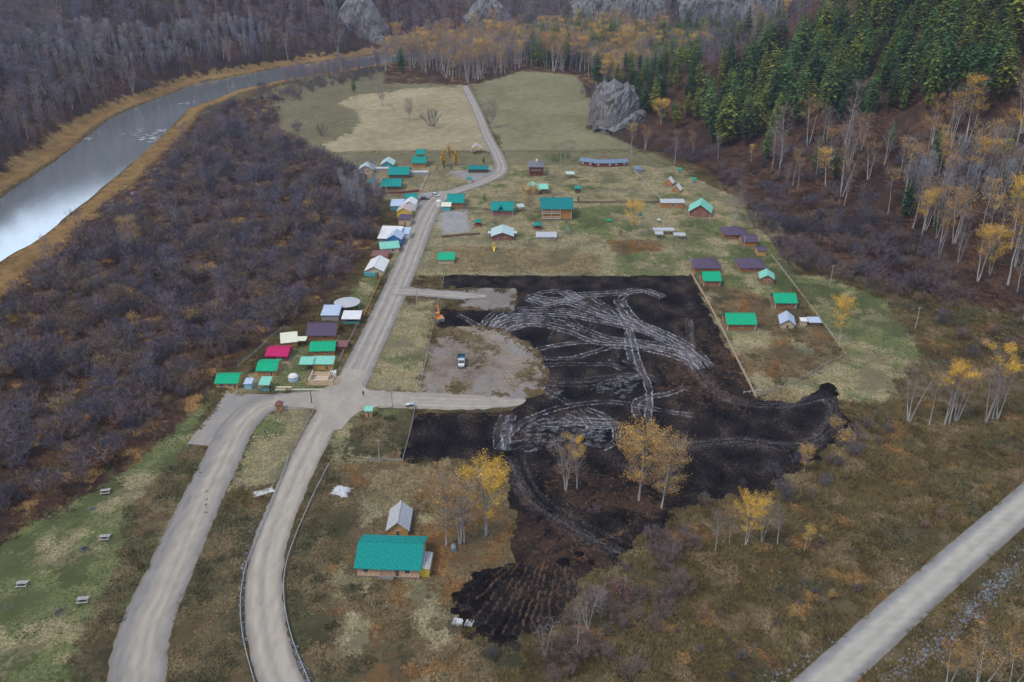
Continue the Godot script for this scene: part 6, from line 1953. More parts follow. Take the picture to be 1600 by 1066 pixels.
func far_village() -> void:
	var row := "teal-roofed buildings at the upper left of the village"
	building("house", "pinkish house with a pale teal gable roof at the edge of the thicket", "house", Vector2(-77.2, -464.37), 7.11, 7.2, 2.6, 2.0, "gable_z", "peach", "paleteal", {"over": 0.6, "win": [-0.4, 0.3]})
	building("house", "white-edged gable house with a dark teal front above the teal roofs", "house", Vector2(-67.29, -474.43), 6.21, 8.4, 2.4, 1.9, "gable_z", "turquoise", "paleteal", {"over": 0.6})
	building("house", "broad teal-roofed house in the middle of the upper left cluster", "house", Vector2(-58.97, -455.86), 9.99, 10.8, 2.2, 2.4, "gable_x", "brown", "teal", {"over": 0.5, "group": row})
	building("house", "broad teal-roofed house nearest the brown fence", "house", Vector2(-60.01, -434.1), 8.94, 9.6, 2.4, 2.3, "gable_x", "brown", "teal", {"over": 0.5, "group": row})
	building("shed", "small teal-roofed shed among the bare trees of the thicket", "shed", Vector2(-70.84, -440.77), 4.53, 6.0, 1.8, 1.1, "gable_x", "greyboard", "teal", {"over": 0.3})
	var t := building("house", "tall orange house with a double teal roof by the upper fence", "house", Vector2(-50.27, -477.01), 6.59, 8.4, 2.8, 2.2, "gable_x", "orange", "teal", {"over": 0.6, "win": [-0.3, 0.3]})
	part("upper_roof", roof_mesh("gable_x", 4.0, 6.0, 5.6, 1.8, 0.5), mats["roof teal"], t).position = Vector3(0.5, 0.8, -3.2)
	part("upper_wall", wall_mesh("gable_x", 3.9, 5.8, 5.6, 1.8), mats["wall orange"], t).position = Vector3(0.5, 0.8, -3.2)
	building("covered_walk", "narrow white-roofed walk left of the broad teal roof", "shed", Vector2(-69.56, -468.1), 8.18, 2.6, 1.8, 0.2, "shed", "greyboard", "zinc", {"over": 0.1})
	building("covered_walk", "narrow white-roofed walk right of the broad teal roof", "shed", Vector2(-49.09, -460.69), 10.09, 2.6, 1.8, 0.2, "shed", "greyboard", "zinc", {"over": 0.1})
	building("shed", "long low shed with a dark teal roof beside the far track", "shed", Vector2(-18.03, -466.85), 10.21, 5.5, 1.8, 1.2, "gable_x", "darkwood", "deepteal", {"over": 0.3})
	building("gazebo", "open brown gazebo with a pinkish gable roof by the far gate", "gazebo", Vector2(-20.13, -507.07), 5.12, 5.4, 3.0, 1.9, "gable_z", "darkwood", "pinkish", {"open": true, "over": 0.5})
	building("kiosk", "tiny cream booth with a teal roof beside the far track", "kiosk", Vector2(-21.97, -447.63), 2.3, 2.6, 1.9, 0.3, "shed", "beige", "teal", {"over": 0.2})
	t = building("house", "dark red two-storey house with a purple hip roof", "house", Vector2(12.78, -460.69), 7.4, 9.0, 5.0, 2.2, "hip", "maroon", "slate", {"over": 0.6, "win": [-0.5, 0.0, 0.5]})
	part("balcony", box_mesh(Vector3(7.4, 0.15, 1.4), Vector3(0, 2.6, 4.4)), mats["wall brown"], t)
	part("dormer", box_mesh(Vector3(0.9, 2.2, 0.9), Vector3(0.2, 7.0, 1.2)), mats["wall white"], t)
	for x: float in [-0.95, -0.3, 0.35, 0.95]:
		part("post", box_mesh(Vector3(0.18, 2.6, 0.18), Vector3(x * 7.4 / 2, 1.25, 5.0)), mats["wall brick"], t)
	# pavilion bent round a court
	t = thing("pavilion", "long red pavilion with three blue-grey roofs below the rocky spur", "pavilion", on_land(Vector2(49.93, -477.01) + Vector2(0, -3)))
	for s: Array in [[-8.5, -2.6, 7.5, 24.0], [0.0, 0.0, 10.5, 0.0], [8.6, -1.2, 7.5, -12.0]]:
		var wing := part("wing", wall_mesh("gable_x", s[2], 4.0, 2.4, 1.2), mats["wall maroon"], t)
		wing.position = Vector3(s[0], 0, s[1])
		wing.rotation_degrees.y = -s[3]
		part("roof", roof_mesh("gable_x", s[2], 4.0, 2.4, 1.2, 0.5), mats["roof steel"], wing)
		for x: float in [-0.3, 0.3]:
			part("window", box_mesh(Vector3(1.2, 1.0, 0.06), Vector3(x * s[2], 1.4, 2.03)), mats["trim"], wing)
	var arch := tool()
	for k in 9:
		var a := PI * k / 9.0
		var b := PI * (k + 1) / 9.0
		bar(arch, Vector3(cos(a) * 3.4, 2.6 + sin(a) * 2.2, -2.6), Vector3(cos(b) * 3.4, 2.6 + sin(b) * 2.2, -2.6), 0.5)
	part("arch", done(arch), mats["wall brick"], t)
	building("canopy", "small pale canopy above the big teal-roofed house", "canopy", Vector2(30.32, -455.86), 4, 3.6, 2.2, 0.4, "shed", "darkwood", "paleteal", {"open": true, "over": 0.2})
	building("kiosk", "small dark booth with a teal roof right of the big teal-roofed house", "kiosk", Vector2(32.59, -429.75), 2.53, 3.1, 2.2, 0.5, "shed", "darkwood", "teal", {"over": 0.3})
	building("shed", "blue-grey tent-like shed at the end of the pole fence", "shed", Vector2(67.52, -468.1), 3.75, 4.3, 1.6, 1.2, "hip", "greyboard", "steel", {"over": 0.3})
	building("house", "house with a pale green gable roof behind the amber birch", "house", Vector2(10.37, -426.54), 6.29, 7.8, 2.6, 1.9, "gable_z", "brown", "mint", {"over": 0.5, "win": [0.0]})
	building("house", "low mint-roofed wing beside the pale green gable", "house", Vector2(15.16, -428.67), 4.74, 5.4, 2.4, 0.9, "shed", "brown", "mint", {"over": 0.4})
	t = building("log_house", "log house with a teal roof and a pointed front dormer", "house", Vector2(-4.41, -394.69), 9.11, 9.1, 2.6, 2.2, "gable_x", "brick", "teal", {"over": 0.7, "posts": true, "win": [-0.7, 0.35, 0.7], "door": [0.0], "base": 0.3})
	var dormer := part("dormer", roof_mesh("gable_z", 2.6, 3.4, 2.6, 1.6, 0.4), mats["roof teal"], t)
	dormer.position = Vector3(-0.8, 0.3, 3.2)
	building("canopy", "small pale canopy between the dormer house and the amber birch", "canopy", Vector2(4.46, -400.34), 2.98, 3.1, 2.2, 0.6, "shed", "darkwood", "paleteal", {"open": true, "over": 0.2, "turn": 18})
	t = building("guest_house", "big two-storey log house with a teal roof and white balconies", "house", Vector2(20.33, -389.18), 13.07, 12.6, 5.0, 2.8, "gable_x", "orange", "deepteal", {"over": 0.9, "base": 0.4, "posts": true})
	var w := 13.07
	for y: float in [0.5, 3.0]:
		part("balcony", box_mesh(Vector3(w * 0.62, 0.14, 1.7), Vector3(-w * 0.19, y, 6.1)), mats["trim"], t)
		part("back_panel", box_mesh(Vector3(w * 0.6, 1.6, 0.06), Vector3(-w * 0.19, y + 1.2, 5.29)), mats["wall brick"], t)
		for k in 3:
			part("post", box_mesh(Vector3(0.2, 2.4, 0.2), Vector3(-w * 0.5 + w * 0.31 * k, y + 1.2, 6.85)), mats["trim"], t)
		for k in 2:
			var rail := part("railing", box_mesh(Vector3(w * 0.28, 0.12, 0.1), Vector3(-w * 0.345 + w * 0.31 * k, y + 1.0, 6.9)), mats["trim"], t)
			for q in 5:
				part("baluster", box_mesh(Vector3(0.09, 0.9, 0.09), Vector3(-w * 0.465 + w * 0.31 * k + q * w * 0.06, y + 0.5, 6.9)), mats["trim"], rail)
	opening(t, "window", Vector3(w * 0.3, 1.6, 5.29), 1.2, 1.1)
	opening(t, "window", Vector3(w * 0.3, 4.1, 5.29), 1.2, 1.1)
	t = building("house", "brick house with a pale gable roof and two side wings", "house", Vector2(-4.09, -361.06), 8.44, 9.1, 2.2, 1.5, "gable_z", "brick", "paleteal", {"over": 0.7, "win": [-0.5], "door": [0.3]})
	for s: float in [-1.0, 1.0]:
		part("wing_roof", box_mesh(Vector3(1.6, 0.12, 3.0), Vector3(s * (8.44 / 2 + 1.2), 2.0, -0.4)), mats["roof paleteal"], t)
		part("wing_wall", box_mesh(Vector3(1.2, 2.1, 2.6), Vector3(s * (8.44 / 2 + 0.62), 0.9, -0.4)), mats["wall brick"], t)
	for g: Array in [[Vector2(11.28, -375.95), "six-sided gazebo with a teal pointed roof in front of the big house", 2.0], [Vector2(-15.09, -380.27), "small gazebo with a teal pointed roof beside the gravel lot", 1.7]]:
		var z := thing("gazebo", g[1], "gazebo", on_land(g[0]))
		var st := tool()
		lathe(st, Vector3.ZERO, [Vector2(g[2] + 0.3, 2.2), Vector2(0.0, 3.6)], 6)
		lathe(st, Vector3.ZERO, [Vector2(0.0, 2.16), Vector2(g[2] + 0.28, 2.18)], 6)
		part("roof", done(st), mats["roof teal"], z)
		st = tool()
		lathe(st, Vector3.ZERO, [Vector2(g[2], -0.1), Vector2(g[2], 0.95), Vector2(g[2] - 0.1, 0.95)], 6)
		part("parapet", done(st), mats["wall brick"], z)
		for k in 6:
			part("post", box_mesh(Vector3(0.14, 2.3, 0.14), Vector3(cos(k * TAU / 6) * (g[2] - 0.1), 1.1, sin(k * TAU / 6) * (g[2] - 0.1))), mats["wall brick"], z)
	building("shed", "low shed with a flat pale grey roof on the lawn", "shed", Vector2(14.77, -362.67), 8.48, 5.5, 0.9, 0.35, "shed", "greyboard", "zinc", {"over": 0.25})
	building("shed", "beige shed with a bright green roof standing alone by the fence", "shed", Vector2(-26.23, -333.42), 6.11, 5.3, 1.9, 0.9, "shed", "beige", "green", {"over": 0.4})
	building("shed", "long low orange shed with a thin white roof edge", "shed", Vector2(75.62, -406.14), 10.85, 4.3, 2.4, 0.5, "shed", "orange", "zinc", {"over": 0.3, "win": [-0.6, 0.0, 0.5]})
	building("log_house", "red log house with a mint gable roof turned to the path", "house", Vector2(85.78, -392.84), 9.37, 9.6, 2.6, 3.2, "gable_z", "brick", "mint", {"turn": -14, "over": 0.7, "win": [-0.4, 0.4], "posts": true})
	var st2 := 0
	for a: Array in [[Vector2(79.29, -443.04), "upper small orange cabin with a white sloping roof"], [Vector2(81.18, -430.83), "lower small orange cabin with a white sloping roof"]]:
		building("cabin", a[1], "cabin", a[0], 4.0, 4.0, 1.4, 2.2, "gable_z", "orange", "white", {"turn": -24, "over": 0.3, "door": [0.0]})
		st2 += 1
	for a: Array in [[Vector2(88.92, -465.6), "small green outhouse nearest the spur"], [Vector2(93.24, -446.47), "small green outhouse behind the red log house"]]:
		building("outhouse", a[1], "outhouse", a[0], 1.8, 1.8, 2.2, 0.3, "shed", "turquoise", "green", {"over": 0.15, "door": [0.0]})
	for a: Array in [[Vector2(65.67, -368.38), 39.0, "long pale picnic canopy over benches"], [Vector2(63.01, -363.47), 14.0, "small pale canopy in front of the long picnic canopy"], [Vector2(71.5, -361.86), 21.0, "pale picnic canopy at the right of the three"]]:
		building("picnic_canopy", a[2], "canopy", a[0], a[1] * 0.225, 2.8, 1.9, 0.25, "shed", "greyboard", "zinc", {"open": true, "over": 0.2})


func cabins() -> void:
	building("cabin", "uppermost orange cabin with a purple hip roof", "cabin", Vector2(95.43, -362.67), 9.3, 8.4, 2.0, 2.3, "hip", "orange", "purple", {"over": 0.7, "win": [-0.2, 0.4], "base": 0.2})
	building("cabin", "orange cabin with a plain purple gable roof beside the uppermost hip roof", "cabin", Vector2(99.38, -353.99), 5.89, 7.2, 2.2, 1.6, "gable_x", "orange", "purple", {"over": 0.5, "side": [0.0]})
	building("shed", "small shed with a purple roof and a lime side below the gable cabin", "shed", Vector2(101.65, -342.71), 3.39, 4.8, 2.2, 0.9, "gable_x", "ochre", "purple", {"over": 0.3})
	building("cabin", "orange cabin with a purple hip roof behind the green-roofed cabin", "cabin", Vector2(75.81, -323.87), 9.45, 9.0, 2.2, 2.3, "hip", "orange", "purple", {"over": 0.7, "base": 0.2})
	building("cabin", "orange cabin with a purple hip roof beside the small mint gable", "cabin", Vector2(93.62, -324.54), 9.46, 9.0, 2.0, 2.3, "hip", "orange", "purple", {"over": 0.7, "win": [-0.2, 0.3], "base": 0.2})
	building("cabin", "brown cabin with a bright green roof in front of the hip roof", "cabin", Vector2(74.86, -310.39), 6, 7.2, 2.4, 1.9, "gable_x", "log", "green", {"over": 0.5, "posts": true, "win": [0.0], "base": 0.2})
	building("cabin", "small brown cabin with a mint gable roof", "cabin", Vector2(96.29, -313.51), 4.84, 6.0, 2.0, 1.4, "gable_z", "log", "mint", {"over": 0.45, "turn": -10, "win": [-0.4], "door": [0.3]})
	var t := building("cabin", "largest brown cabin with a bright green roof beside the pale fence", "cabin", Vector2(77.08, -272), 9.26, 7.8, 2.4, 2.0, "gable_x", "log", "green", {"over": 0.5, "posts": true, "win": [0.0], "base": 0.25})
	part("porch_post", box_mesh(Vector3(0.16, 2.4, 0.16), Vector3(9.26 * 0.22, 1.4, 3.3)), mats["trim"], t)
	t = building("cabin", "brown cabin with a bright green roof and an orange porch", "cabin", Vector2(96.83, -289.88), 7.26, 7.2, 2.4, 1.9, "gable_x", "log", "green", {"over": 0.5, "posts": true, "win": [0.3], "base": 0.2})
	part("porch_panel", box_mesh(Vector3(7.26 * 0.38, 2.2, 0.1), Vector3(-7.26 * 0.3, 1.3, 3.08)), mats["wall orange"], t)
	building("shed", "small shed with a pale blue gable roof below the cabins", "shed", Vector2(93, -273.5), 4.33, 6.6, 2.0, 1.5, "gable_z", "beige", "paleblue", {"over": 0.5, "turn": -10, "door": [0.0]})
	building("outhouse", "tiny beige shed with a white roof beside the thin fence", "outhouse", Vector2(99.22, -275.53), 1.96, 2.2, 1.8, 0.3, "shed", "beige", "white", {"over": 0.2})
	building("lean_to", "low lean-to with a pale blue roof against the thin fence", "shed", Vector2(102.92, -275.53), 3.7, 3.1, 1.4, 0.5, "shed", "brown", "paleblue", {"over": 0.3})


# ---------------------------------------------------------------- fences, poles, vehicles and other small things

func fence(label: String, line: Array, o := {}) -> void:
	# posts, and between each two posts its rails or its panel
	var gap: float = o.get("gap", 3.0)
	var tall: float = o.get("h", 1.1)
	var wood: Material = mats[o.get("wood", "wall beige")]
	var t := thing(o.get("called", "fence"), label, o.get("category", "fence"), on_land(line[0]), 0.0)
	var org := t.position
	var pts := []
	for i in line.size() - 1:
		var n := maxi(1, int(round(line[i].distance_to(line[i + 1]) / gap)))
		for k in n:
			pts.append(line[i].lerp(line[i + 1], float(k) / n))
	pts.append(line[-1])
	for i in pts.size():
		var p := on_land(pts[i]) - org
		var st := tool()
		var pw: float = o.get("post", 0.13)
		var lean := Vector3(rng.randfn(0, 0.03), 0, rng.randfn(0, 0.03)) * (0.3 if o.get("straight", false) else 1.0)
		bar(st, Vector3(0, -0.3, 0), Vector3(0, tall + 0.1, 0) + lean, pw)
		part("post", done(st), wood, t).position = p
		if i == pts.size() - 1:
			break
		var q := on_land(pts[i + 1]) - org
		if o.get("panel", false):
			st = tool()
			bar(st, p + Vector3(0, tall * 0.52, 0), q + Vector3(0, tall * 0.52, 0), 0.06, tall * 0.92)
			part("panel", done(st), wood, t)
		else:
			var rails: int = o.get("rails", 2)
			for k in rails:
				var y: float = tall * (k + 1.0) / (rails + 0.15) - 0.12
				st = tool()
				bar(st, p + Vector3(0, y + rng.randfn(0, 0.03), 0.08), q + Vector3(0, y + rng.randfn(0, 0.03), 0.08), 0.05, o.get("rail", 0.12))
				part("rail", done(st), wood, t)


func pole(label: String, at: Vector2, tall: float, arm := true, dark := false, brace := false) -> Vector3:
	var t := thing("utility_pole", label, "pole", on_land(at), 0.0, "utility poles of the village")
	var st := tool()
	tube(st, [Vector3(0, -0.5, 0), Vector3(0, tall, 0)], [0.17, 0.11], 7)
	var m := mat("pole wood", Color(0.50, 0.47, 0.42), 0.9, 0.3) if not dark else mat("tarred pole", Color(0.06, 0.05, 0.045), 0.9, 0.3)
	part("shaft", done(st), m, t)
	if arm:
		part("cross_arm", box_mesh(Vector3(1.3, 0.11, 0.1), Vector3(0, tall - 0.45, 0.12)), m, t)
		for x: float in [-0.55, 0.0, 0.55]:
			var y := tall - 0.3 if x != 0.0 else tall + 0.08
			st = tool()
			lathe(st, Vector3(x, y, 0.12 if x != 0.0 else 0.0), [Vector2(0.05, -0.1), Vector2(0.07, 0.0), Vector2(0.04, 0.12), Vector2(0.0, 0.13)], 6)
			part("insulator", done(st), mats["trim"], t)
	if brace:
		st = tool()
		tube(st, [Vector3(1.9, -0.3, 0.6), Vector3(0.1, tall * 0.75, 0)], [0.13, 0.10], 6)
		part("brace", done(st), m, t)
	return t.position + Vector3(0, tall, 0)


func wires(label: String, tops: Array) -> void:
	var t := thing("power_line", label, "wire", tops[0])
	for x: float in [-0.55, 0.55]:
		var pts := []
		var rad := []
		for i in tops.size() - 1:
			for k in 8:
				var f := k / 8.0
				pts.append(tops[i].lerp(tops[i + 1], f) - tops[0] + Vector3(x, -0.2 - 4.0 * f * (1.0 - f) * 0.7, 0.12))
				rad.append(0.018)
		pts.append(tops[-1] - tops[0] + Vector3(x, -0.2, 0.12))
		rad.append(0.018)
		var st := tool()
		tube(st, pts, rad, 3)
		part("wire", done(st), mats["roof slate"], t)


func guardrail(label: String, ctrl: Array) -> void:
	var line := smooth_line(ctrl, 3.0)
	var t := thing("guardrail", label, "guardrail", on_land(line[0]))
	var steel := mat("galvanised steel", Color(0.58, 0.61, 0.62), 0.45, 0.3)
	steel.metallic = 0.4
	var org := t.position
	for i in line.size():
		var p := on_land(line[i]) - org
		part("post", box_mesh(Vector3(0.12, 1.0, 0.12), Vector3(0, 0.25, 0)), steel, t).position = p
		if i < line.size() - 1:
			var q := on_land(line[i + 1]) - org
			var st := tool()
			var side := Vector3(0, 0.06, 0.0)
			for k: Array in [[0.50, 0.0], [0.62, 0.07], [0.74, 0.0]]:
				bar(st, p + Vector3(k[1], k[0], 0) + side, q + Vector3(k[1], k[0], 0) + side, 0.06, 0.13)
			part("beam", done(st), steel, t)


func picnic_table(label: String, at: Vector2, turn: float) -> void:
	var t := thing("picnic_table", label, "table", on_land(at), turn, "picnic tables on the meadow")
	var m: Material = mats["wall greyboard"]
	for k in 4:
		part("top_plank", box_mesh(Vector3(2.3, 0.06, 0.19), Vector3(0, 0.78, -0.31 + 0.205 * k)), m, t)
	for s: float in [-1.0, 1.0]:
		for k in 2:
			part("bench_plank", box_mesh(Vector3(2.3, 0.06, 0.17), Vector3(0, 0.45, s * (0.78 + 0.19 * k))), m, t)
		for x: float in [-0.9, 0.9]:
			var st := tool()
			bar(st, Vector3(x, -0.1, s * 0.85), Vector3(x, 0.75, s * 0.25), 0.1, 0.14)
			part("leg", done(st), m, t)
	for x: float in [-0.9, 0.9]:
		part("bearer", box_mesh(Vector3(0.1, 0.12, 2.0), Vector3(x + 0.105, 0.36, 0)), m, t)


func rock(st: SurfaceTool, c: Vector3, r: float) -> void:
	var rings := [[], [], []]
	for i in 3:
		for k in 6:
			var a := TAU * k / 6.0 + i * 0.4
			var q: float = r * [0.95, 0.85, 0.45][i] * (0.75 + 0.5 * rng.randf())
			rings[i].append(c + Vector3(cos(a) * q, r * [-0.3, 0.3, 0.62][i] * (0.8 + 0.4 * rng.randf()), sin(a) * q))
	for i in 2:
		for k in 6:
			var l := (k + 1) % 6
			quad(st, rings[i][k], rings[i][l], rings[i + 1][l], rings[i + 1][k])
	for k in range(1, 5):
		for p: Vector3 in [rings[2][0], rings[2][k], rings[2][k + 1]]:
			st.add_vertex(p)


func fire_pit(label: String, at: Vector2, r: float) -> void:
	var t := thing("fire_pit", label, "fire pit", on_land(at), 0.0, "fire pits on the meadow")
	var st := tool()
	lathe(st, Vector3.ZERO, [Vector2(r, 0.01), Vector2(r * 0.5, 0.07), Vector2(0.0, 0.09)], 12)
	part("ashes", done(st), mat("ash and soot", Color(0.03, 0.03, 0.03), 1.0, 0.6, speckle), t)
	for k in 9:
		st = tool()
		rock(st, Vector3(cos(k * TAU / 9) * r, 0.08, sin(k * TAU / 9) * r), 0.2 + 0.1 * rng.randf())
		part("stone", done(st), mat("field stone", Color(0.22, 0.22, 0.22), 0.95, 0.5, speckle), t)


func crumpled(called: String, label: String, category: String, at: Vector2, size: Vector2, tall: float, m: Material, turn: float, salt: float) -> Node3D:
	# a sheet of plastic or cloth thrown over something, with folds and an uneven edge
	var t := thing(called, label, category, on_land(at), turn)
	var st := tool()
	var n := 14
	var g := []
	for r in n + 1:
		var row := []
		for c in n + 1:
			var u := c / float(n) - 0.5
			var v := r / float(n) - 0.5
			var edge := maxf(absf(u), absf(v)) * 2.0
			var wob := relief.get_noise_2d(u * 90.0 + salt, v * 90.0)
			var x := u * size.x * (1.0 + 0.35 * wob)
			var z := v * size.y * (1.0 + 0.35 * relief.get_noise_2d(v * 90.0, u * 90.0 + salt))
			row.append(Vector3(x, 0.03 + tall * (1.0 - smoothstep(0.4, 1.0, edge)) * (0.55 + 0.9 * absf(relief.get_noise_2d(u * 160.0, v * 160.0 + salt))) + 0.25 * absf(relief.get_noise_2d(u * 330.0, v * 330.0 + salt)), z))
		g.append(row)
	for r in n:
		for c in n:
			quad(st, g[r][c], g[r][c + 1], g[r + 1][c + 1], g[r + 1][c])
	part("sheet", done(st), m, t)
	return t


func wheel(parent: Node3D, at: Vector3, r: float, w: float) -> void:
	var st := tool()
	lathe(st, Vector3.ZERO, [Vector2(0.0, -w / 2), Vector2(r * 0.92, -w / 2), Vector2(r, -w * 0.3), Vector2(r, w * 0.3), Vector2(r * 0.92, w / 2), Vector2(0.0, w / 2)], 14)
	var o := part("wheel", done(st), mat("tyre rubber", Color(0.02, 0.02, 0.02), 0.9, 0.8), parent)
	o.position = at
	o.rotation_degrees.z = 90
	st = tool()
	lathe(st, Vector3.ZERO, [Vector2(0.0, w / 2 + 0.012), Vector2(r * 0.5, w / 2 + 0.012), Vector2(r * 0.55, w / 2 - 0.02)], 10)
	part("rim", done(st), mats["roof zinc"], o)


func truck() -> void:
	var t := thing("truck", "small truck with a grey cab and blue tipper body on the mown plot", "truck", on_land(Vector2(-15.77, -247.47)), 2.0)
	var blue := mat("tipper paint", Color(0.04, 0.16, 0.22), 0.5, 0.4)
	var cab := mat("cab paint", Color(0.58, 0.60, 0.64), 0.4, 0.4)
	part("chassis", box_mesh(Vector3(0.9, 0.3, 6.4), Vector3(0, 0.75, -0.6)), mats["roof slate"], t)
	part("bed_floor", box_mesh(Vector3(2.3, 0.12, 3.9), Vector3(0, 1.05, -2.0)), blue, t)
	for s: Array in [[Vector3(-1.15, 1.5, -2.0), Vector3(0.08, 0.8, 3.9)], [Vector3(1.15, 1.5, -2.0), Vector3(0.08, 0.8, 3.9)], [Vector3(0, 1.5, -3.92), Vector3(2.2, 0.8, 0.08)], [Vector3(0, 1.65, -0.08), Vector3(2.2, 1.1, 0.08)]]:
		part("bed_side", box_mesh(s[1], s[0]), blue, t)
	var st := tool()
	hull(st, [Vector3(-1.05, 0.7, 1.95), Vector3(1.05, 0.7, 1.95), Vector3(1.05, 0.7, 0.1), Vector3(-1.05, 0.7, 0.1)], [Vector3(-0.98, 2.4, 1.35), Vector3(0.98, 2.4, 1.35), Vector3(1.0, 2.4, 0.15), Vector3(-1.0, 2.4, 0.15)])
	var body := part("cab", done(st), cab, t)
	st = tool()
	hull(st, [Vector3(-0.9, 1.5, 1.70), Vector3(0.9, 1.5, 1.70), Vector3(0.9, 1.5, 1.6), Vector3(-0.9, 1.5, 1.6)], [Vector3(-0.86, 2.22, 1.44), Vector3(0.86, 2.22, 1.44), Vector3(0.86, 2.22, 1.34), Vector3(-0.86, 2.22, 1.34)])
	part("windscreen", done(st), mats["glass"], body)
	part("bonnet", box_mesh(Vector3(1.8, 0.65, 0.75), Vector3(0, 1.0, 2.32)), mats["wall white"], t)
	part("bumper", box_mesh(Vector3(2.1, 0.25, 0.2), Vector3(0, 0.6, 2.8)), mats["roof slate"], t)
	for x: float in [-0.7, 0.7]:
		part("headlight", box_mesh(Vector3(0.3, 0.22, 0.05), Vector3(x, 0.95, 2.72)), mats["trim"], t)
	for z: float in [1.9, -1.9, -3.0]:
		for x: float in [-0.95, 0.95]:
			wheel(t, Vector3(x, 0.47, z), 0.47, 0.32)


func excavator() -> void:
	var t := thing("excavator", "orange excavator at the fence corner of the black peat", "excavator", on_land(Vector2(-24.85, -279.14)), 20.0)
	var paint := mat("digger paint", Color(0.72, 0.26, 0.04), 0.5, 0.4)
	for x: float in [-0.95, 0.95]:
		var st := tool()
		hull(st, [Vector3(x - 0.25, 0.02, 1.5), Vector3(x + 0.25, 0.02, 1.5), Vector3(x + 0.25, 0.02, -1.5), Vector3(x - 0.25, 0.02, -1.5)], [Vector3(x - 0.25, 0.8, 1.8), Vector3(x + 0.25, 0.8, 1.8), Vector3(x + 0.25, 0.8, -1.8), Vector3(x - 0.25, 0.8, -1.8)])
		part("track", done(st), mats["roof slate"], t)
	part("house", box_mesh(Vector3(2.4, 1.1, 3.0), Vector3(0, 1.5, 0.4)), paint, t)
	var cab := part("cab", box_mesh(Vector3(1.0, 1.5, 1.5), Vector3(-0.65, 2.65, -0.5)), paint, t)
	part("window", box_mesh(Vector3(0.8, 0.9, 0.05), Vector3(-0.65, 2.8, -1.28)), mats["glass"], cab)
	part("window", box_mesh(Vector3(0.05, 0.9, 1.1), Vector3(-1.17, 2.8, -0.5)), mats["glass"], cab)
	var st := tool()
	bar(st, Vector3(0.3, 1.8, -1.0), Vector3(0.3, 4.9, -3.6), 0.4, 0.55)
	part("boom", done(st), paint, t)
	st = tool()
	bar(st, Vector3(0.3, 5.0, -3.4), Vector3(0.3, 2.2, -5.4), 0.32, 0.4)
	part("stick", done(st), paint, t)
	st = tool()
	hull(st, [Vector3(-0.3, 1.3, -5.2), Vector3(0.9, 1.3, -5.2), Vector3(0.9, 1.2, -5.9), Vector3(-0.3, 1.2, -5.9)], [Vector3(-0.3, 2.3, -5.0), Vector3(0.9, 2.3, -5.0), Vector3(0.9, 2.1, -5.7), Vector3(-0.3, 2.1, -5.7)])
	part("bucket", done(st), mats["roof slate"], t)
	part("counterweight", box_mesh(Vector3(2.3, 1.0, 0.5), Vector3(0, 1.5, 2.12)), mats["roof slate"], t)


func car(label: String, at: Vector2, turn: float, c: Color) -> void:
	var t := thing("parked_car", label, "car", on_land(at, 0.1), turn)
	var paint := mat("car paint " + str(c), c, 0.3, 0.4)
	var st := tool()
	hull(st, [Vector3(-0.85, 0.3, 2.1), Vector3(0.85, 0.3, 2.1), Vector3(0.85, 0.3, -2.1), Vector3(-0.85, 0.3, -2.1)], [Vector3(-0.82, 0.85, 2.05), Vector3(0.82, 0.85, 2.05), Vector3(0.82, 0.9, -2.05), Vector3(-0.82, 0.9, -2.05)])
	part("body", done(st), paint, t)
	st = tool()
	hull(st, [Vector3(-0.8, 0.86, 1.0), Vector3(0.8, 0.86, 1.0), Vector3(0.8, 0.88, -1.9), Vector3(-0.8, 0.88, -1.9)], [Vector3(-0.66, 1.42, 0.3), Vector3(0.66, 1.42, 0.3), Vector3(0.66, 1.45, -1.5), Vector3(-0.66, 1.45, -1.5)])
	part("windows", done(st), mats["glass"], t)
	part("roof", box_mesh(Vector3(1.36, 0.06, 1.9), Vector3(0, 1.48, -0.6)), paint, t)
	for z: float in [1.35, -1.35]:
		for x: float in [-0.78, 0.78]:
			wheel(t, Vector3(x, 0.32, z), 0.32, 0.2)


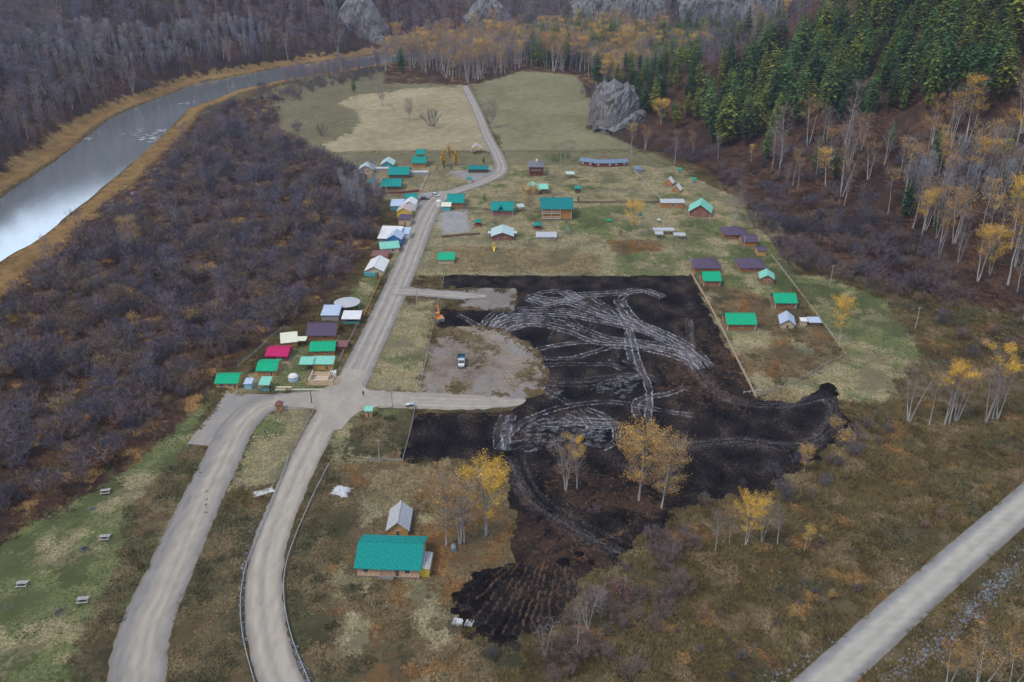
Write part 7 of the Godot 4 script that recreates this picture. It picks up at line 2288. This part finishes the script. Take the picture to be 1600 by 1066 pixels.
func person(label: String, at: Vector2, turn: float) -> void:
	# one continuous body: rings from the feet up, two legs joined at the hips, arms grown from the shoulders
	var t := thing("person", label, "person", on_land(at, 0.1), turn)
	var st := tool()
	var cloth := Color(0.02, 0.02, 0.025)
	var skin := Color(0.45, 0.28, 0.2)
	st.set_color(cloth)
	for s: float in [-1.0, 1.0]:
		tube(st, [Vector3(s * 0.11, 0.0, 0.16), Vector3(s * 0.11, 0.05, 0.0), Vector3(s * 0.11, 0.12, -0.02), Vector3(s * 0.10, 0.48, 0.01 + s * 0.02), Vector3(s * 0.09, 0.9, 0.0)], [0.045, 0.055, 0.05, 0.065, 0.10], 8)
		tube(st, [Vector3(s * 0.17, 1.42, 0), Vector3(s * 0.25, 1.34, 0), Vector3(s * 0.29, 1.08, 0.02), Vector3(s * 0.28, 0.84, 0.06)], [0.07, 0.065, 0.05, 0.04], 7)
		st.set_color(skin)
		tube(st, [Vector3(s * 0.28, 0.85, 0.06), Vector3(s * 0.28, 0.78, 0.075), Vector3(s * 0.275, 0.71, 0.09)], [0.035, 0.04, 0.025], 6)
		for k in 4:
			tube(st, [Vector3(s * (0.265 + 0.012 * k), 0.73, 0.07 + 0.014 * k), Vector3(s * (0.262 + 0.012 * k), 0.66 + 0.006 * absf(k - 1.5), 0.085 + 0.014 * k)], [0.01, 0.007], 4)
		tube(st, [Vector3(s * 0.262, 0.79, 0.09), Vector3(s * 0.235, 0.73, 0.12)], [0.011, 0.008], 4)
		st.set_color(cloth)
	tube(st, [Vector3(0, 0.84, 0), Vector3(0, 0.95, 0), Vector3(0, 1.15, 0.01), Vector3(0, 1.35, 0), Vector3(0, 1.46, -0.01), Vector3(0, 1.5, 0)], [0.12, 0.17, 0.155, 0.19, 0.13, 0.06], 10)
	st.set_color(skin)
	tube(st, [Vector3(0, 1.46, 0), Vector3(0, 1.55, 0.01), Vector3(0, 1.6, 0.02), Vector3(0, 1.68, 0.015), Vector3(0, 1.76, 0.0), Vector3(0, 1.79, 0)], [0.055, 0.06, 0.085, 0.10, 0.075, 0.0], 10)
	tube(st, [Vector3(0, 1.68, 0.10), Vector3(0, 1.645, 0.13)], [0.012, 0.02], 5)
	var body := part("body", done(st), tinted("clothes and skin", 0.9), t)
	st = tool()
	lathe(st, Vector3(0, 1.66, -0.012), [Vector2(0.112, -0.03), Vector2(0.116, 0.04), Vector2(0.095, 0.11), Vector2(0.04, 0.145), Vector2(0.0, 0.15)], 10)
	part("hair", done(st), mats["roof slate"], body)


func build_details() -> void:
	# fences
	fence("pale plank fence between the black peat and the cabins", [Vector2(69.37, -321.23), Vector2(70.38, -296.08), Vector2(70.74, -270.51), Vector2(70.86, -247.47), Vector2(70.96, -226.65)], {"panel": true, "h": 1.15, "gap": 3.2, "wood": "wall beige"})
	fence("thin rail fence behind the cabins below the wooded slope", [Vector2(105.56, -342.71), Vector2(106.06, -307.92), Vector2(106.33, -278.1), Vector2(106.24, -253.59)], {"rails": 2, "h": 1.1, "gap": 3.5, "wood": "wall beige"})
	fence("broken rail fence along the lower edge of the cabins' plot", [Vector2(106.24, -253.59), Vector2(97.8, -247.47), Vector2(89.98, -239.93), Vector2(81.61, -233.53), Vector2(71.15, -226.65)], {"rails": 2, "h": 1.0, "gap": 2.8, "wood": "wall greyboard"})
	fence("short white crossing rail at the corner of the plank fence", [Vector2(67.95, -228.91), Vector2(73.59, -230.43)], {"rails": 1, "h": 1.0, "gap": 2.0, "wood": "trim"})
	fence("grey rail fence left of the mown plot", [Vector2(-26.47, -298.38), Vector2(-26.75, -278.1), Vector2(-27.07, -253.59), Vector2(-27.36, -230.43)], {"rails": 2, "h": 1.1, "gap": 3.0, "wood": "wall greyboard"})
	fence("grey rail fence at the upper left corner of the peat", [Vector2(-26.05, -323.21), Vector2(-26.22, -307.92)], {"rails": 2, "h": 1.1, "gap": 3.0, "wood": "wall greyboard"})
	fence("pale fence left of the dark plot below the crossroads", [Vector2(-27.63, -221.51), Vector2(-27.61, -210.42), Vector2(-27.89, -201.4), Vector2(-28.25, -193.84)], {"panel": true, "h": 1.0, "gap": 2.8, "wood": "wall greyboard"})
	fence("low grey fence at the bottom of the plot below the crossroads", [Vector2(-38.46, -194.72), Vector2(-33.12, -194.43), Vector2(-28.25, -193.84)], {"panel": true, "h": 0.6, "gap": 2.8, "wood": "wall greyboard"})
	fence("ochre rail fence along the main road below the stalls", [Vector2(-49.41, -335.52), Vector2(-50.12, -323.21), Vector2(-50.53, -307.92), Vector2(-51.13, -293.8), Vector2(-51.58, -284.42)], {"rails": 2, "h": 1.0, "gap": 3.0, "wood": "wall ochre", "rail": 0.2})
	fence("dark fence along the lower edge of the far fields", [Vector2(-110.06, -502.78), Vector2(-88.06, -508.52), Vector2(-58.85, -509.97), Vector2(-23.91, -509.97)], {"rails": 2, "h": 1.3, "gap": 4.0, "wood": "wall brown", "rail": 0.2})
	fence("dark fence right of the far track along the far fields", [Vector2(-5.52, -509.97), Vector2(22.07, -509.97), Vector2(51.63, -511.42), Vector2(78.54, -514.12), Vector2(86.66, -524.04)], {"rails": 2, "h": 1.3, "gap": 4.0, "wood": "wall brown", "rail": 0.2})
	fence("white pole fence slanting from the tent to the long shed", [Vector2(65.28, -469.35), Vector2(67.65, -453.48), Vector2(69.74, -435.2), Vector2(71.84, -419.2)], {"rails": 1, "h": 1.0, "gap": 4.0, "wood": "trim", "rail": 0.18})
	fence("dark board fence below the gravel lot", [Vector2(-30.19, -364.28), Vector2(-22.08, -366.73), Vector2(-13.85, -368.38)], {"panel": true, "h": 1.0, "gap": 3.0, "wood": "wall brown"})
	fence("thin fence along the left side of the village lawn", [Vector2(-29.42, -361.06), Vector2(-28.41, -342.71), Vector2(-26.89, -324.54)], {"rails": 2, "h": 1.1, "gap": 3.0, "wood": "wall greyboard"})
	fence("dark fence behind the dormer house", [Vector2(-30, -404.19), Vector2(-16.47, -403.22), Vector2(-10.14, -401.3)], {"rails": 2, "h": 1.3, "gap": 3.0, "wood": "wall darkwood", "rail": 0.3})
	fence("dark fence across the lawn above the golden birch", [Vector2(29.35, -413.08), Vector2(42.8, -413.08), Vector2(58.21, -414.09), Vector2(70.93, -413.08)], {"rails": 2, "h": 1.2, "gap": 3.0, "wood": "wall darkwood", "rail": 0.3})
	fence("brown board fence below the teal-roofed houses", [Vector2(-63.78, -428.67), Vector2(-55.25, -428.67), Vector2(-46.08, -431.92)], {"panel": true, "h": 1.3, "gap": 3.0, "wood": "wall maroon"})
	fence("pale fence beside the white-roofed walk", [Vector2(-45.65, -434.1), Vector2(-44.92, -447.63), Vector2(-44.15, -461.91)], {"rails": 2, "h": 1.2, "gap": 3.0, "wood": "trim"})
	fence("old grey fence between the thicket and the huts", [Vector2(-84.84, -245.34), Vector2(-81.87, -255.39), Vector2(-79.45, -266.59), Vector2(-77.01, -274.51)], {"rails": 2, "h": 1.2, "gap": 3.0, "wood": "wall greyboard"})
	fence("wire-thin fence between the huts and the main road", [Vector2(-52.57, -280.71), Vector2(-53.01, -269.52), Vector2(-53.75, -258.58), Vector2(-54.19, -249.19)], {"rails": 2, "h": 1.1, "gap": 3.0, "wood": "wall greyboard"})
	fence("thin grey fence above the left end of the guardrail", [Vector2(-56.03, -220.79), Vector2(-56.69, -212.44), Vector2(-57.34, -203.92), Vector2(-57.56, -197.11)], {"rails": 1, "h": 0.8, "gap": 3.0, "wood": "wall greyboard"})
	guardrail("curved guardrail on the left side of the lower gravel road", [Vector2(-57.9, -195.61), Vector2(-57.71, -180.72), Vector2(-57.9, -163.03), Vector2(-57.63, -152.18), Vector2(-56.06, -142.32), Vector2(-52.65, -131.61), Vector2(-47.51, -120.44)])
	guardrail("curved guardrail on the right side of the lower gravel road", [Vector2(-46.88, -191.8), Vector2(-48.3, -177.59), Vector2(-49.17, -163.03), Vector2(-49.04, -152.18), Vector2(-47.07, -142.32), Vector2(-43.12, -131.61), Vector2(-36.96, -119.69)])
	# power line
	var tops := []
	tops.append(pole("utility pole standing beside the barn", Vector2(-34.53, -171.3), 6.05, false, false, true))
	tops.append(pole("utility pole on the plot below the crossroads", Vector2(-34.16, -193.54), 7))
	tops.append(pole("utility pole beside the lower side road", Vector2(-34.26, -221.87), 6.7))
	tops.append(pole("utility pole in the middle of the roadside lawn", Vector2(-33.98, -255.39), 7.27))
	tops.append(pole("utility pole beside the upper side road", Vector2(-33.62, -290.43), 7.38))
	tops.append(pole("utility pole across the road from the stalls", Vector2(-33.42, -325.21), 7.17))
	tops.append(pole("braced utility pole beside the upper main road", Vector2(-33.42, -353.22), 7.86, true, false, true))
	wires("wires of the power line along the main road", tops)
	pole("dark leaning pole at the crossroads' upper left", Vector2(-57.7, -223.69), 4.22, false, true)
	pole("utility pole beside the long picnic canopy", Vector2(68.46, -351.68), 6.17)
	pole("utility pole at the upper corner of the plank fence", Vector2(68.75, -321.89), 6.86)
	pole("utility pole behind the big log house", Vector2(26.35, -477.01), 8.4)
	pole("utility pole beside the red log house", Vector2(78.26, -388.27), 7.81)
	pole("utility pole on the lawn beside the white trough", Vector2(68.18, -381.15), 6.53)
	pole("braced utility pole left of the brown board fence", Vector2(-61.22, -423.36), 5.77, true, false, true)
	pole("utility pole beside the gable cabin", Vector2(96.08, -350.16), 5.6)
	var right := []
	right.append(pole("utility pole on the green lawn below the dark thicket", Vector2(119.64, -311.63), 8.24))
	right.append(pole("utility pole below the wooded slope at the right", Vector2(136.06, -273), 8.27))
	wires("wires along the foot of the wooded slope", right)
	# meadow furniture
	picnic_table("uppermost grey picnic table on the meadow", Vector2(-99.37, -180.19), 12)
	picnic_table("grey picnic table nearest the lower left road", Vector2(-92.34, -162.58), 6)
	picnic_table("grey picnic table at the left edge of the meadow", Vector2(-103.5, -147.13), 4)
	picnic_table("lowest grey picnic table on the meadow", Vector2(-88.58, -142.32), 8)
	fire_pit("small fire pit below the uppermost picnic table", Vector2(-99.85, -173.53), 0.6)
	fire_pit("fire pit left of the table nearest the road", Vector2(-95.46, -159), 0.8)
	fire_pit("fire pit below the table at the left edge", Vector2(-103.16, -140.82), 0.8)
	fire_pit("large fire pit below the lowest table", Vector2(-91.91, -139.17), 1.1)
	# scattered things
	var plastic := mat("grey plastic sheet", Color(0.66, 0.68, 0.70), 0.6, 0.3)
	crumpled("tarpaulin", "crumpled pale tarpaulin beside the lower gravel road", "tarpaulin", Vector2(-41.87, -180.72), Vector2(4.4, 4.0), 0.9, plastic, -18, 3.0)
	crumpled("plastic_sheet", "white plastic sheet lying beside the left guardrail", "plastic sheet", Vector2(-60.94, -180.46), Vector2(4.8, 2.4), 0.25, mat("white plastic", Color(0.74, 0.74, 0.72), 0.6, 0.4), 32, 40.0)
	crumpled("plastic_sheet", "torn pale sheet beside the furrowed peat", "plastic sheet", Vector2(-10.79, -136.47), Vector2(2.2, 2.0), 0.3, plastic, 0, 70.0)
	var scrap := thing("metal_sheet", "bent grey metal sheet beside the furrowed peat", "metal sheet", on_land(Vector2(-8.58, -135.76)), -15)
	for k in 3:
		var st := tool()
		slab(st, [Vector3(-0.8 + 0.55 * k, 0.25 + 0.1 * k, 0.9), Vector3(-0.3 + 0.55 * k, 0.35 + 0.1 * (2 - k), 0.9), Vector3(-0.3 + 0.55 * k, 0.45, -0.9), Vector3(-0.8 + 0.55 * k, 0.3, -0.9)], 0.02)
		part("panel", done(st), mat("scrap zinc", Color(0.48, 0.50, 0.54), 0.5, 0.5), scrap)
	var st := tool()
	var b := thing("barrel", "grey metal barrel lying beneath the yard birches", "barrel", on_land(Vector2(-12.98, -158.56)), 10)
	lathe(st, Vector3.ZERO, [Vector2(0.0, -0.9), Vector2(0.6, -0.9), Vector2(0.63, -0.3), Vector2(0.6, -0.28), Vector2(0.6, 0.28), Vector2(0.63, 0.3), Vector2(0.6, 0.9), Vector2(0.0, 0.9)], 14)
	var drum := part("drum", done(st), mat("barrel steel", Color(0.22, 0.27, 0.32), 0.5, 0.5), b)
	drum.position.y = 0.62
	drum.rotation_degrees.x = 90
	part("cradle", box_mesh(Vector3(1.2, 0.2, 1.4), Vector3(0, 0.05, 0)), mats["wall greyboard"], b)
	truck()
	excavator()
	car("white car parked where the main road meets the far track", Vector2(-37.25, -424.42), 60, Color(0.75, 0.76, 0.78))
	car("dark car beside the shops at the upper main road", Vector2(-42.11, -419.2), 85, Color(0.10, 0.07, 0.07))
	person("person in dark clothes standing at the corner of the crossroads", Vector2(-43.38, -227.77), 20)
	for g: Array in [[Vector2(-67.05, -207.78), "leaning dark marker post with a pale stub beside it", 25.0], [Vector2(-64.68, -211.76), "dark marker post with a pale tip below the brown booth", -6.0]]:
		var m := thing("marker_post", g[1], "post", on_land(g[0]))
		st = tool()
		bar(st, Vector3(0, -0.1, 0), Vector3(sin(deg_to_rad(-g[2])) * 1.3, 1.2, 0), 0.16)
		part("shaft", done(st), mats["roof slate"], m)
		part("tip", box_mesh(Vector3(0.2, 0.3, 0.2), Vector3(0.5 if g[2] > 0.0 else 0.16, 0.15 if g[2] > 0.0 else 1.35, 0.1)), mats["trim"], m)
	for g: Array in [[Vector2(-29.82, -221.51), "small dark bin with a pale lid by the fence corner", 0.9, "roof white"], [Vector2(-28.76, -221.87), "larger dark bin with a pale blue lid by the fence corner", 1.1, "roof paleblue"]]:
		var m := thing("refuse_bin", g[1], "bin", on_land(g[0]))
		part("body", box_mesh(Vector3(g[2], 0.8, 0.8), Vector3(0, 0.42, 0)), mats["roof slate"], m)
		part("lid", box_mesh(Vector3(g[2] + 0.1, 0.12, 0.9), Vector3(0, 0.89, 0)), mats[g[3]], m)
	var play := thing("play_frame", "yellow play frame with a slide on the lawn", "play frame", on_land(Vector2(-7.43, -350.16)))
	for x: float in [-0.7, 0.7]:
		for z: float in [-0.6, 0.6]:
			part("post", box_mesh(Vector3(0.14, 2.4, 0.14), Vector3(x, 1.1, z)), mats["wall yellow"], play)
	part("platform", box_mesh(Vector3(1.5, 0.1, 1.3), Vector3(0, 1.2, 0)), mats["wall yellow"], play)
	part("roof", roof_mesh("gable_z", 1.4, 1.3, 2.3, 0.8, 0.15), mats["wall ochre"], play)
	st = tool()
	slab(st, [Vector3(-0.3, 0.3, 2.8), Vector3(0.3, 0.3, 2.8), Vector3(0.3, 1.25, 0.67), Vector3(-0.3, 1.25, 0.67)], 0.08)
	part("slide", done(st), mats["wall yellow"], play)
	var umb := thing("umbrella", "tall teal garden umbrella beside the golden lawn birch", "umbrella", on_land(Vector2(58.2, -390.09)))
	st = tool()
	tube(st, [Vector3(0, -0.2, 0), Vector3(0, 3.2, 0)], [0.07, 0.06], 6)
	part("shaft", done(st), mats["wall beige"], umb)
	st = tool()
	lathe(st, Vector3.ZERO, [Vector2(0.9, 1.5), Vector2(1.0, 2.2), Vector2(0.6, 3.1), Vector2(0.0, 3.5)], 10)
	part("canopy", done(st), mats["roof deepteal"], umb)
	var tub := thing("tub", "oval green tub on the lawn", "tub", on_land(Vector2(43.59, -386.47)))
	st = tool()
	lathe(st, Vector3.ZERO, [Vector2(1.0, 0.0), Vector2(1.3, 0.7), Vector2(1.2, 0.7), Vector2(1.0, 0.45), Vector2(0.0, 0.45)], 16)
	part("shell", done(st), mats["roof green"], tub)
	var goal := thing("climbing_frame", "pale green metal frame on the lawn beside the flat-roofed shed", "frame", on_land(Vector2(24.06, -372.55)))
	for x: float in [-0.9, 0.9]:
		part("upright", box_mesh(Vector3(0.1, 2.2, 0.1), Vector3(x, 1.0, 0)), mats["roof mint"], goal)
	for y: float in [0.7, 1.4, 2.05]:
		part("bar", box_mesh(Vector3(1.9, 0.1, 0.08), Vector3(0, y, 0.1)), mats["roof mint"], goal)
	var trough := thing("trough", "white trough on dark legs on the lawn above the picnic canopies", "trough", on_land(Vector2(65.98, -385.57)))
	part("basin", box_mesh(Vector3(1.5, 0.5, 0.9), Vector3(0, 1.1, 0)), mats["wall white"], trough)
	for x: float in [-0.6, 0.6]:
		part("leg", box_mesh(Vector3(0.15, 0.9, 0.8), Vector3(x, 0.42, 0)), mats["roof slate"], trough)
	var stone := mat("pale boulder", Color(0.6, 0.6, 0.58), 0.95, 0.4, speckle)
	for g: Array in [[Vector2(-110.37, -585.86), "largest pale boulder on the far pasture", 0.9], [Vector2(-110.1, -607.08), "pale boulder at the edge of the pale far field", 0.6], [Vector2(-149.61, -665.55), "pale boulder high on the far pasture", 0.7], [Vector2(-130.4, -603.12), "pale boulder in the middle of the far pasture", 0.6], [Vector2(-133.69, -585.86), "small pale boulder low on the far pasture", 0.6], [Vector2(-144.93, -591.52), "small pale boulder at the left of the far pasture", 0.6], [Vector2(-186.82, -427.6), "white boulder among the riverside bushes", 1.4], [Vector2(85.45, -155.33), "pale boulder beside the paved road", 0.5]]:
		st = tool()
		rock(st, Vector3.ZERO, g[2])
		var o := part("boulder", done(st), stone)
		o.position = on_land(g[0], 0.1)
		tag(o, g[1], "boulder", "pale boulders")
	# rubble along the paved road
	var shapes := []
	for k in 3:
		st = tool()
		rock(st, Vector3.ZERO, 1.0)
		shapes.append(done(st))
	var mass := Node3D.new()
	mass.name = "roadside_rubble"
	add_child(mass)
	tag(mass, "", "", "", "stuff")
	var lines := [[[Vector2(68.86, -119.69), Vector2(83.98, -131.61), Vector2(96.07, -141.38), Vector2(111.89, -154.27), Vector2(137.86, -175.03)], 2.6, 2600], [[Vector2(48.02, -121.05), Vector2(53.31, -125.07), Vector2(62.67, -131.61)], 1.2, 140], [[Vector2(84.5, -152.18), Vector2(87, -153.22)], 1.0, 40], [[Vector2(-60.93, -172.53), Vector2(-59.19, -158.56), Vector2(-56.44, -144.22), Vector2(-51.95, -129.93)], 0.8, 180], [[Vector2(-43.24, -131.61), Vector2(-39.98, -125.07), Vector2(-36.34, -118.95)], 0.8, 120], [[Vector2(-72, -172.53), Vector2(-84.15, -198.63), Vector2(-86.4, -201.4)], 0.8, 60]]
	for k in 3:
		var mm := MultiMesh.new()
		mm.transform_format = MultiMesh.TRANSFORM_3D
		mm.mesh = shapes[k]
		var xs := []
		for l: Array in lines:
			var line := resampled(l[0], 200)
			for i in l[2] / 3:
				var p: Vector2 = line[rng.randi() % 200] + Vector2(rng.randfn(0, 1), rng.randfn(0, 1)) * l[1] * 0.5
				var s := 0.12 + 0.42 * rng.randf() * rng.randf()
				xs.append(Transform3D(Basis.from_euler(Vector3(rng.randf() * 6, rng.randf() * 6, 0)).scaled(Vector3.ONE * s), on_land(p, 0.03)))
		mm.instance_count = xs.size()
		for i in xs.size():
			mm.set_instance_transform(i, xs[i])
		var mi := MultiMeshInstance3D.new()
		mi.name = "stones"
		mi.multimesh = mm
		mi.material_override = mat("rubble", Color(0.37, 0.38, 0.40), 0.95, 0.3, speckle)
		mass.add_child(mi, true)
		tag(mi, "", "", "", "stuff")


# ---------------------------------------------------------------- grass

func build_grass() -> void:
	var shapes := []
	for k in 4:
		var st := tool()
		for i in 46:
			var p := Vector3(rng.randf_range(-1.3, 1.3), 0, rng.randf_range(-1.3, 1.3))
			var lean := Vector3(rng.randfn(0, 0.25), 0, rng.randfn(0, 0.25))
			for j in 4:
				var g := 0.6 + 0.7 * rng.randf()
				st.set_color(Color(g, g * (0.92 + 0.12 * rng.randf()), g * (0.8 + 0.3 * rng.randf())))
				var a := rng.randf() * TAU
				var w := Vector3(cos(a), 0, sin(a)) * 0.07
				var q := p + Vector3(rng.randfn(0, 0.12), 0, rng.randfn(0, 0.12))
				st.add_vertex(q - w)
				st.add_vertex(q + w)
				st.add_vertex(q + lean + Vector3(rng.randfn(0, 0.2), 0.55 + 0.6 * rng.randf(), rng.randfn(0, 0.2)))
		shapes.append(done(st))
	var tall := {0: 0.75, 1: 0.7, 2: 0.7, 3: 0.8, 4: 0.16, 5: 0.13, 7: 0.18, 9: 0.55, 10: 0.3, 13: 0.4, 14: 0.35}
	var tones := {}
	for k: String in kinds_of_ground:
		tones[kinds_of_ground[k][0]] = kinds_of_ground[k]
	var lists := [[], [], [], []]
	var z := -480.0
	var pm := PackedVector2Array(peat_main)
	var pl := PackedVector2Array(peat_low)
	while z < -105.0:
		var half := 0.64 * sqrt(z * z + 130.0 * 130.0)
		var x := -minf(half, 190.0)
		while x < minf(half, 200.0):
			var p := Vector2(x + rng.randf_range(-0.8, 0.8), z + rng.randf_range(-0.8, 0.8))
			x += 1.7
			var id := ground_at(p.x, p.y)
			if not tall.has(id):
				continue
			var n := relief.get_noise_2d(p.x * 1.6, p.y * 1.6)
			if n < -0.22 and id != 3 and id != 0:
				continue
			if height(p.x, p.y) < -0.05 or Geometry2D.is_point_in_polygon(p, pm) or Geometry2D.is_point_in_polygon(p, pl) or on_road(p):
				continue
			var h: float = tall[id] * (0.65 + 0.9 * maxf(0.0, n + 0.25)) * (0.7 + 0.6 * rng.randf())
			if id == 9 and p.x < -30.0:
				h *= 0.45 + 0.9 * maxf(0.0, sin((p.y + p.x * 0.4) * 2.0))   # rows left by the plough
			var t := clampf(0.5 + n * 0.9 + rng.randfn(0, 0.22), 0.0, 1.0)
			var g: Array = tones[id]
			var c: Vector3 = g[1].lerp(g[2], t * 2.0) if t < 0.5 else g[2].lerp(g[3], t * 2.0 - 1.0)
			c *= 1.75
			lists[rng.randi() % 4].append([Transform3D(Basis(Vector3.UP, rng.randf() * TAU).scaled_local(Vector3(1, h, 1)), on_land(p, -0.02)), Color(c.x, c.y, c.z)])
		z += 1.7
	var mass := Node3D.new()
	mass.name = "grass"
	add_child(mass)
	tag(mass, "", "", "", "stuff")
	for k in 4:
		var mm := MultiMesh.new()
		mm.transform_format = MultiMesh.TRANSFORM_3D
		mm.use_colors = true
		mm.mesh = shapes[k]
		mm.instance_count = lists[k].size()
		for i in lists[k].size():
			mm.set_instance_transform(i, lists[k][i][0])
			mm.set_instance_color(i, lists[k][i][1])
		var mi := MultiMeshInstance3D.new()
		mi.name = "grass_tufts"
		mi.multimesh = mm
		mi.material_override = tinted("grass blades", 1.0)
		mass.add_child(mi, true)
		tag(mi, "", "", "", "stuff")


func on_road(p: Vector2) -> bool:
	for r: PackedVector2Array in paved:
		if Geometry2D.is_point_in_polygon(p, r):
			return true
	for r: Array in road_lines:
		for i in r[0].size() - 1:
			if Geometry2D.get_closest_point_to_segment(p, r[0][i], r[0][i + 1]).distance_to(p) < r[1]:
				return true
	return false
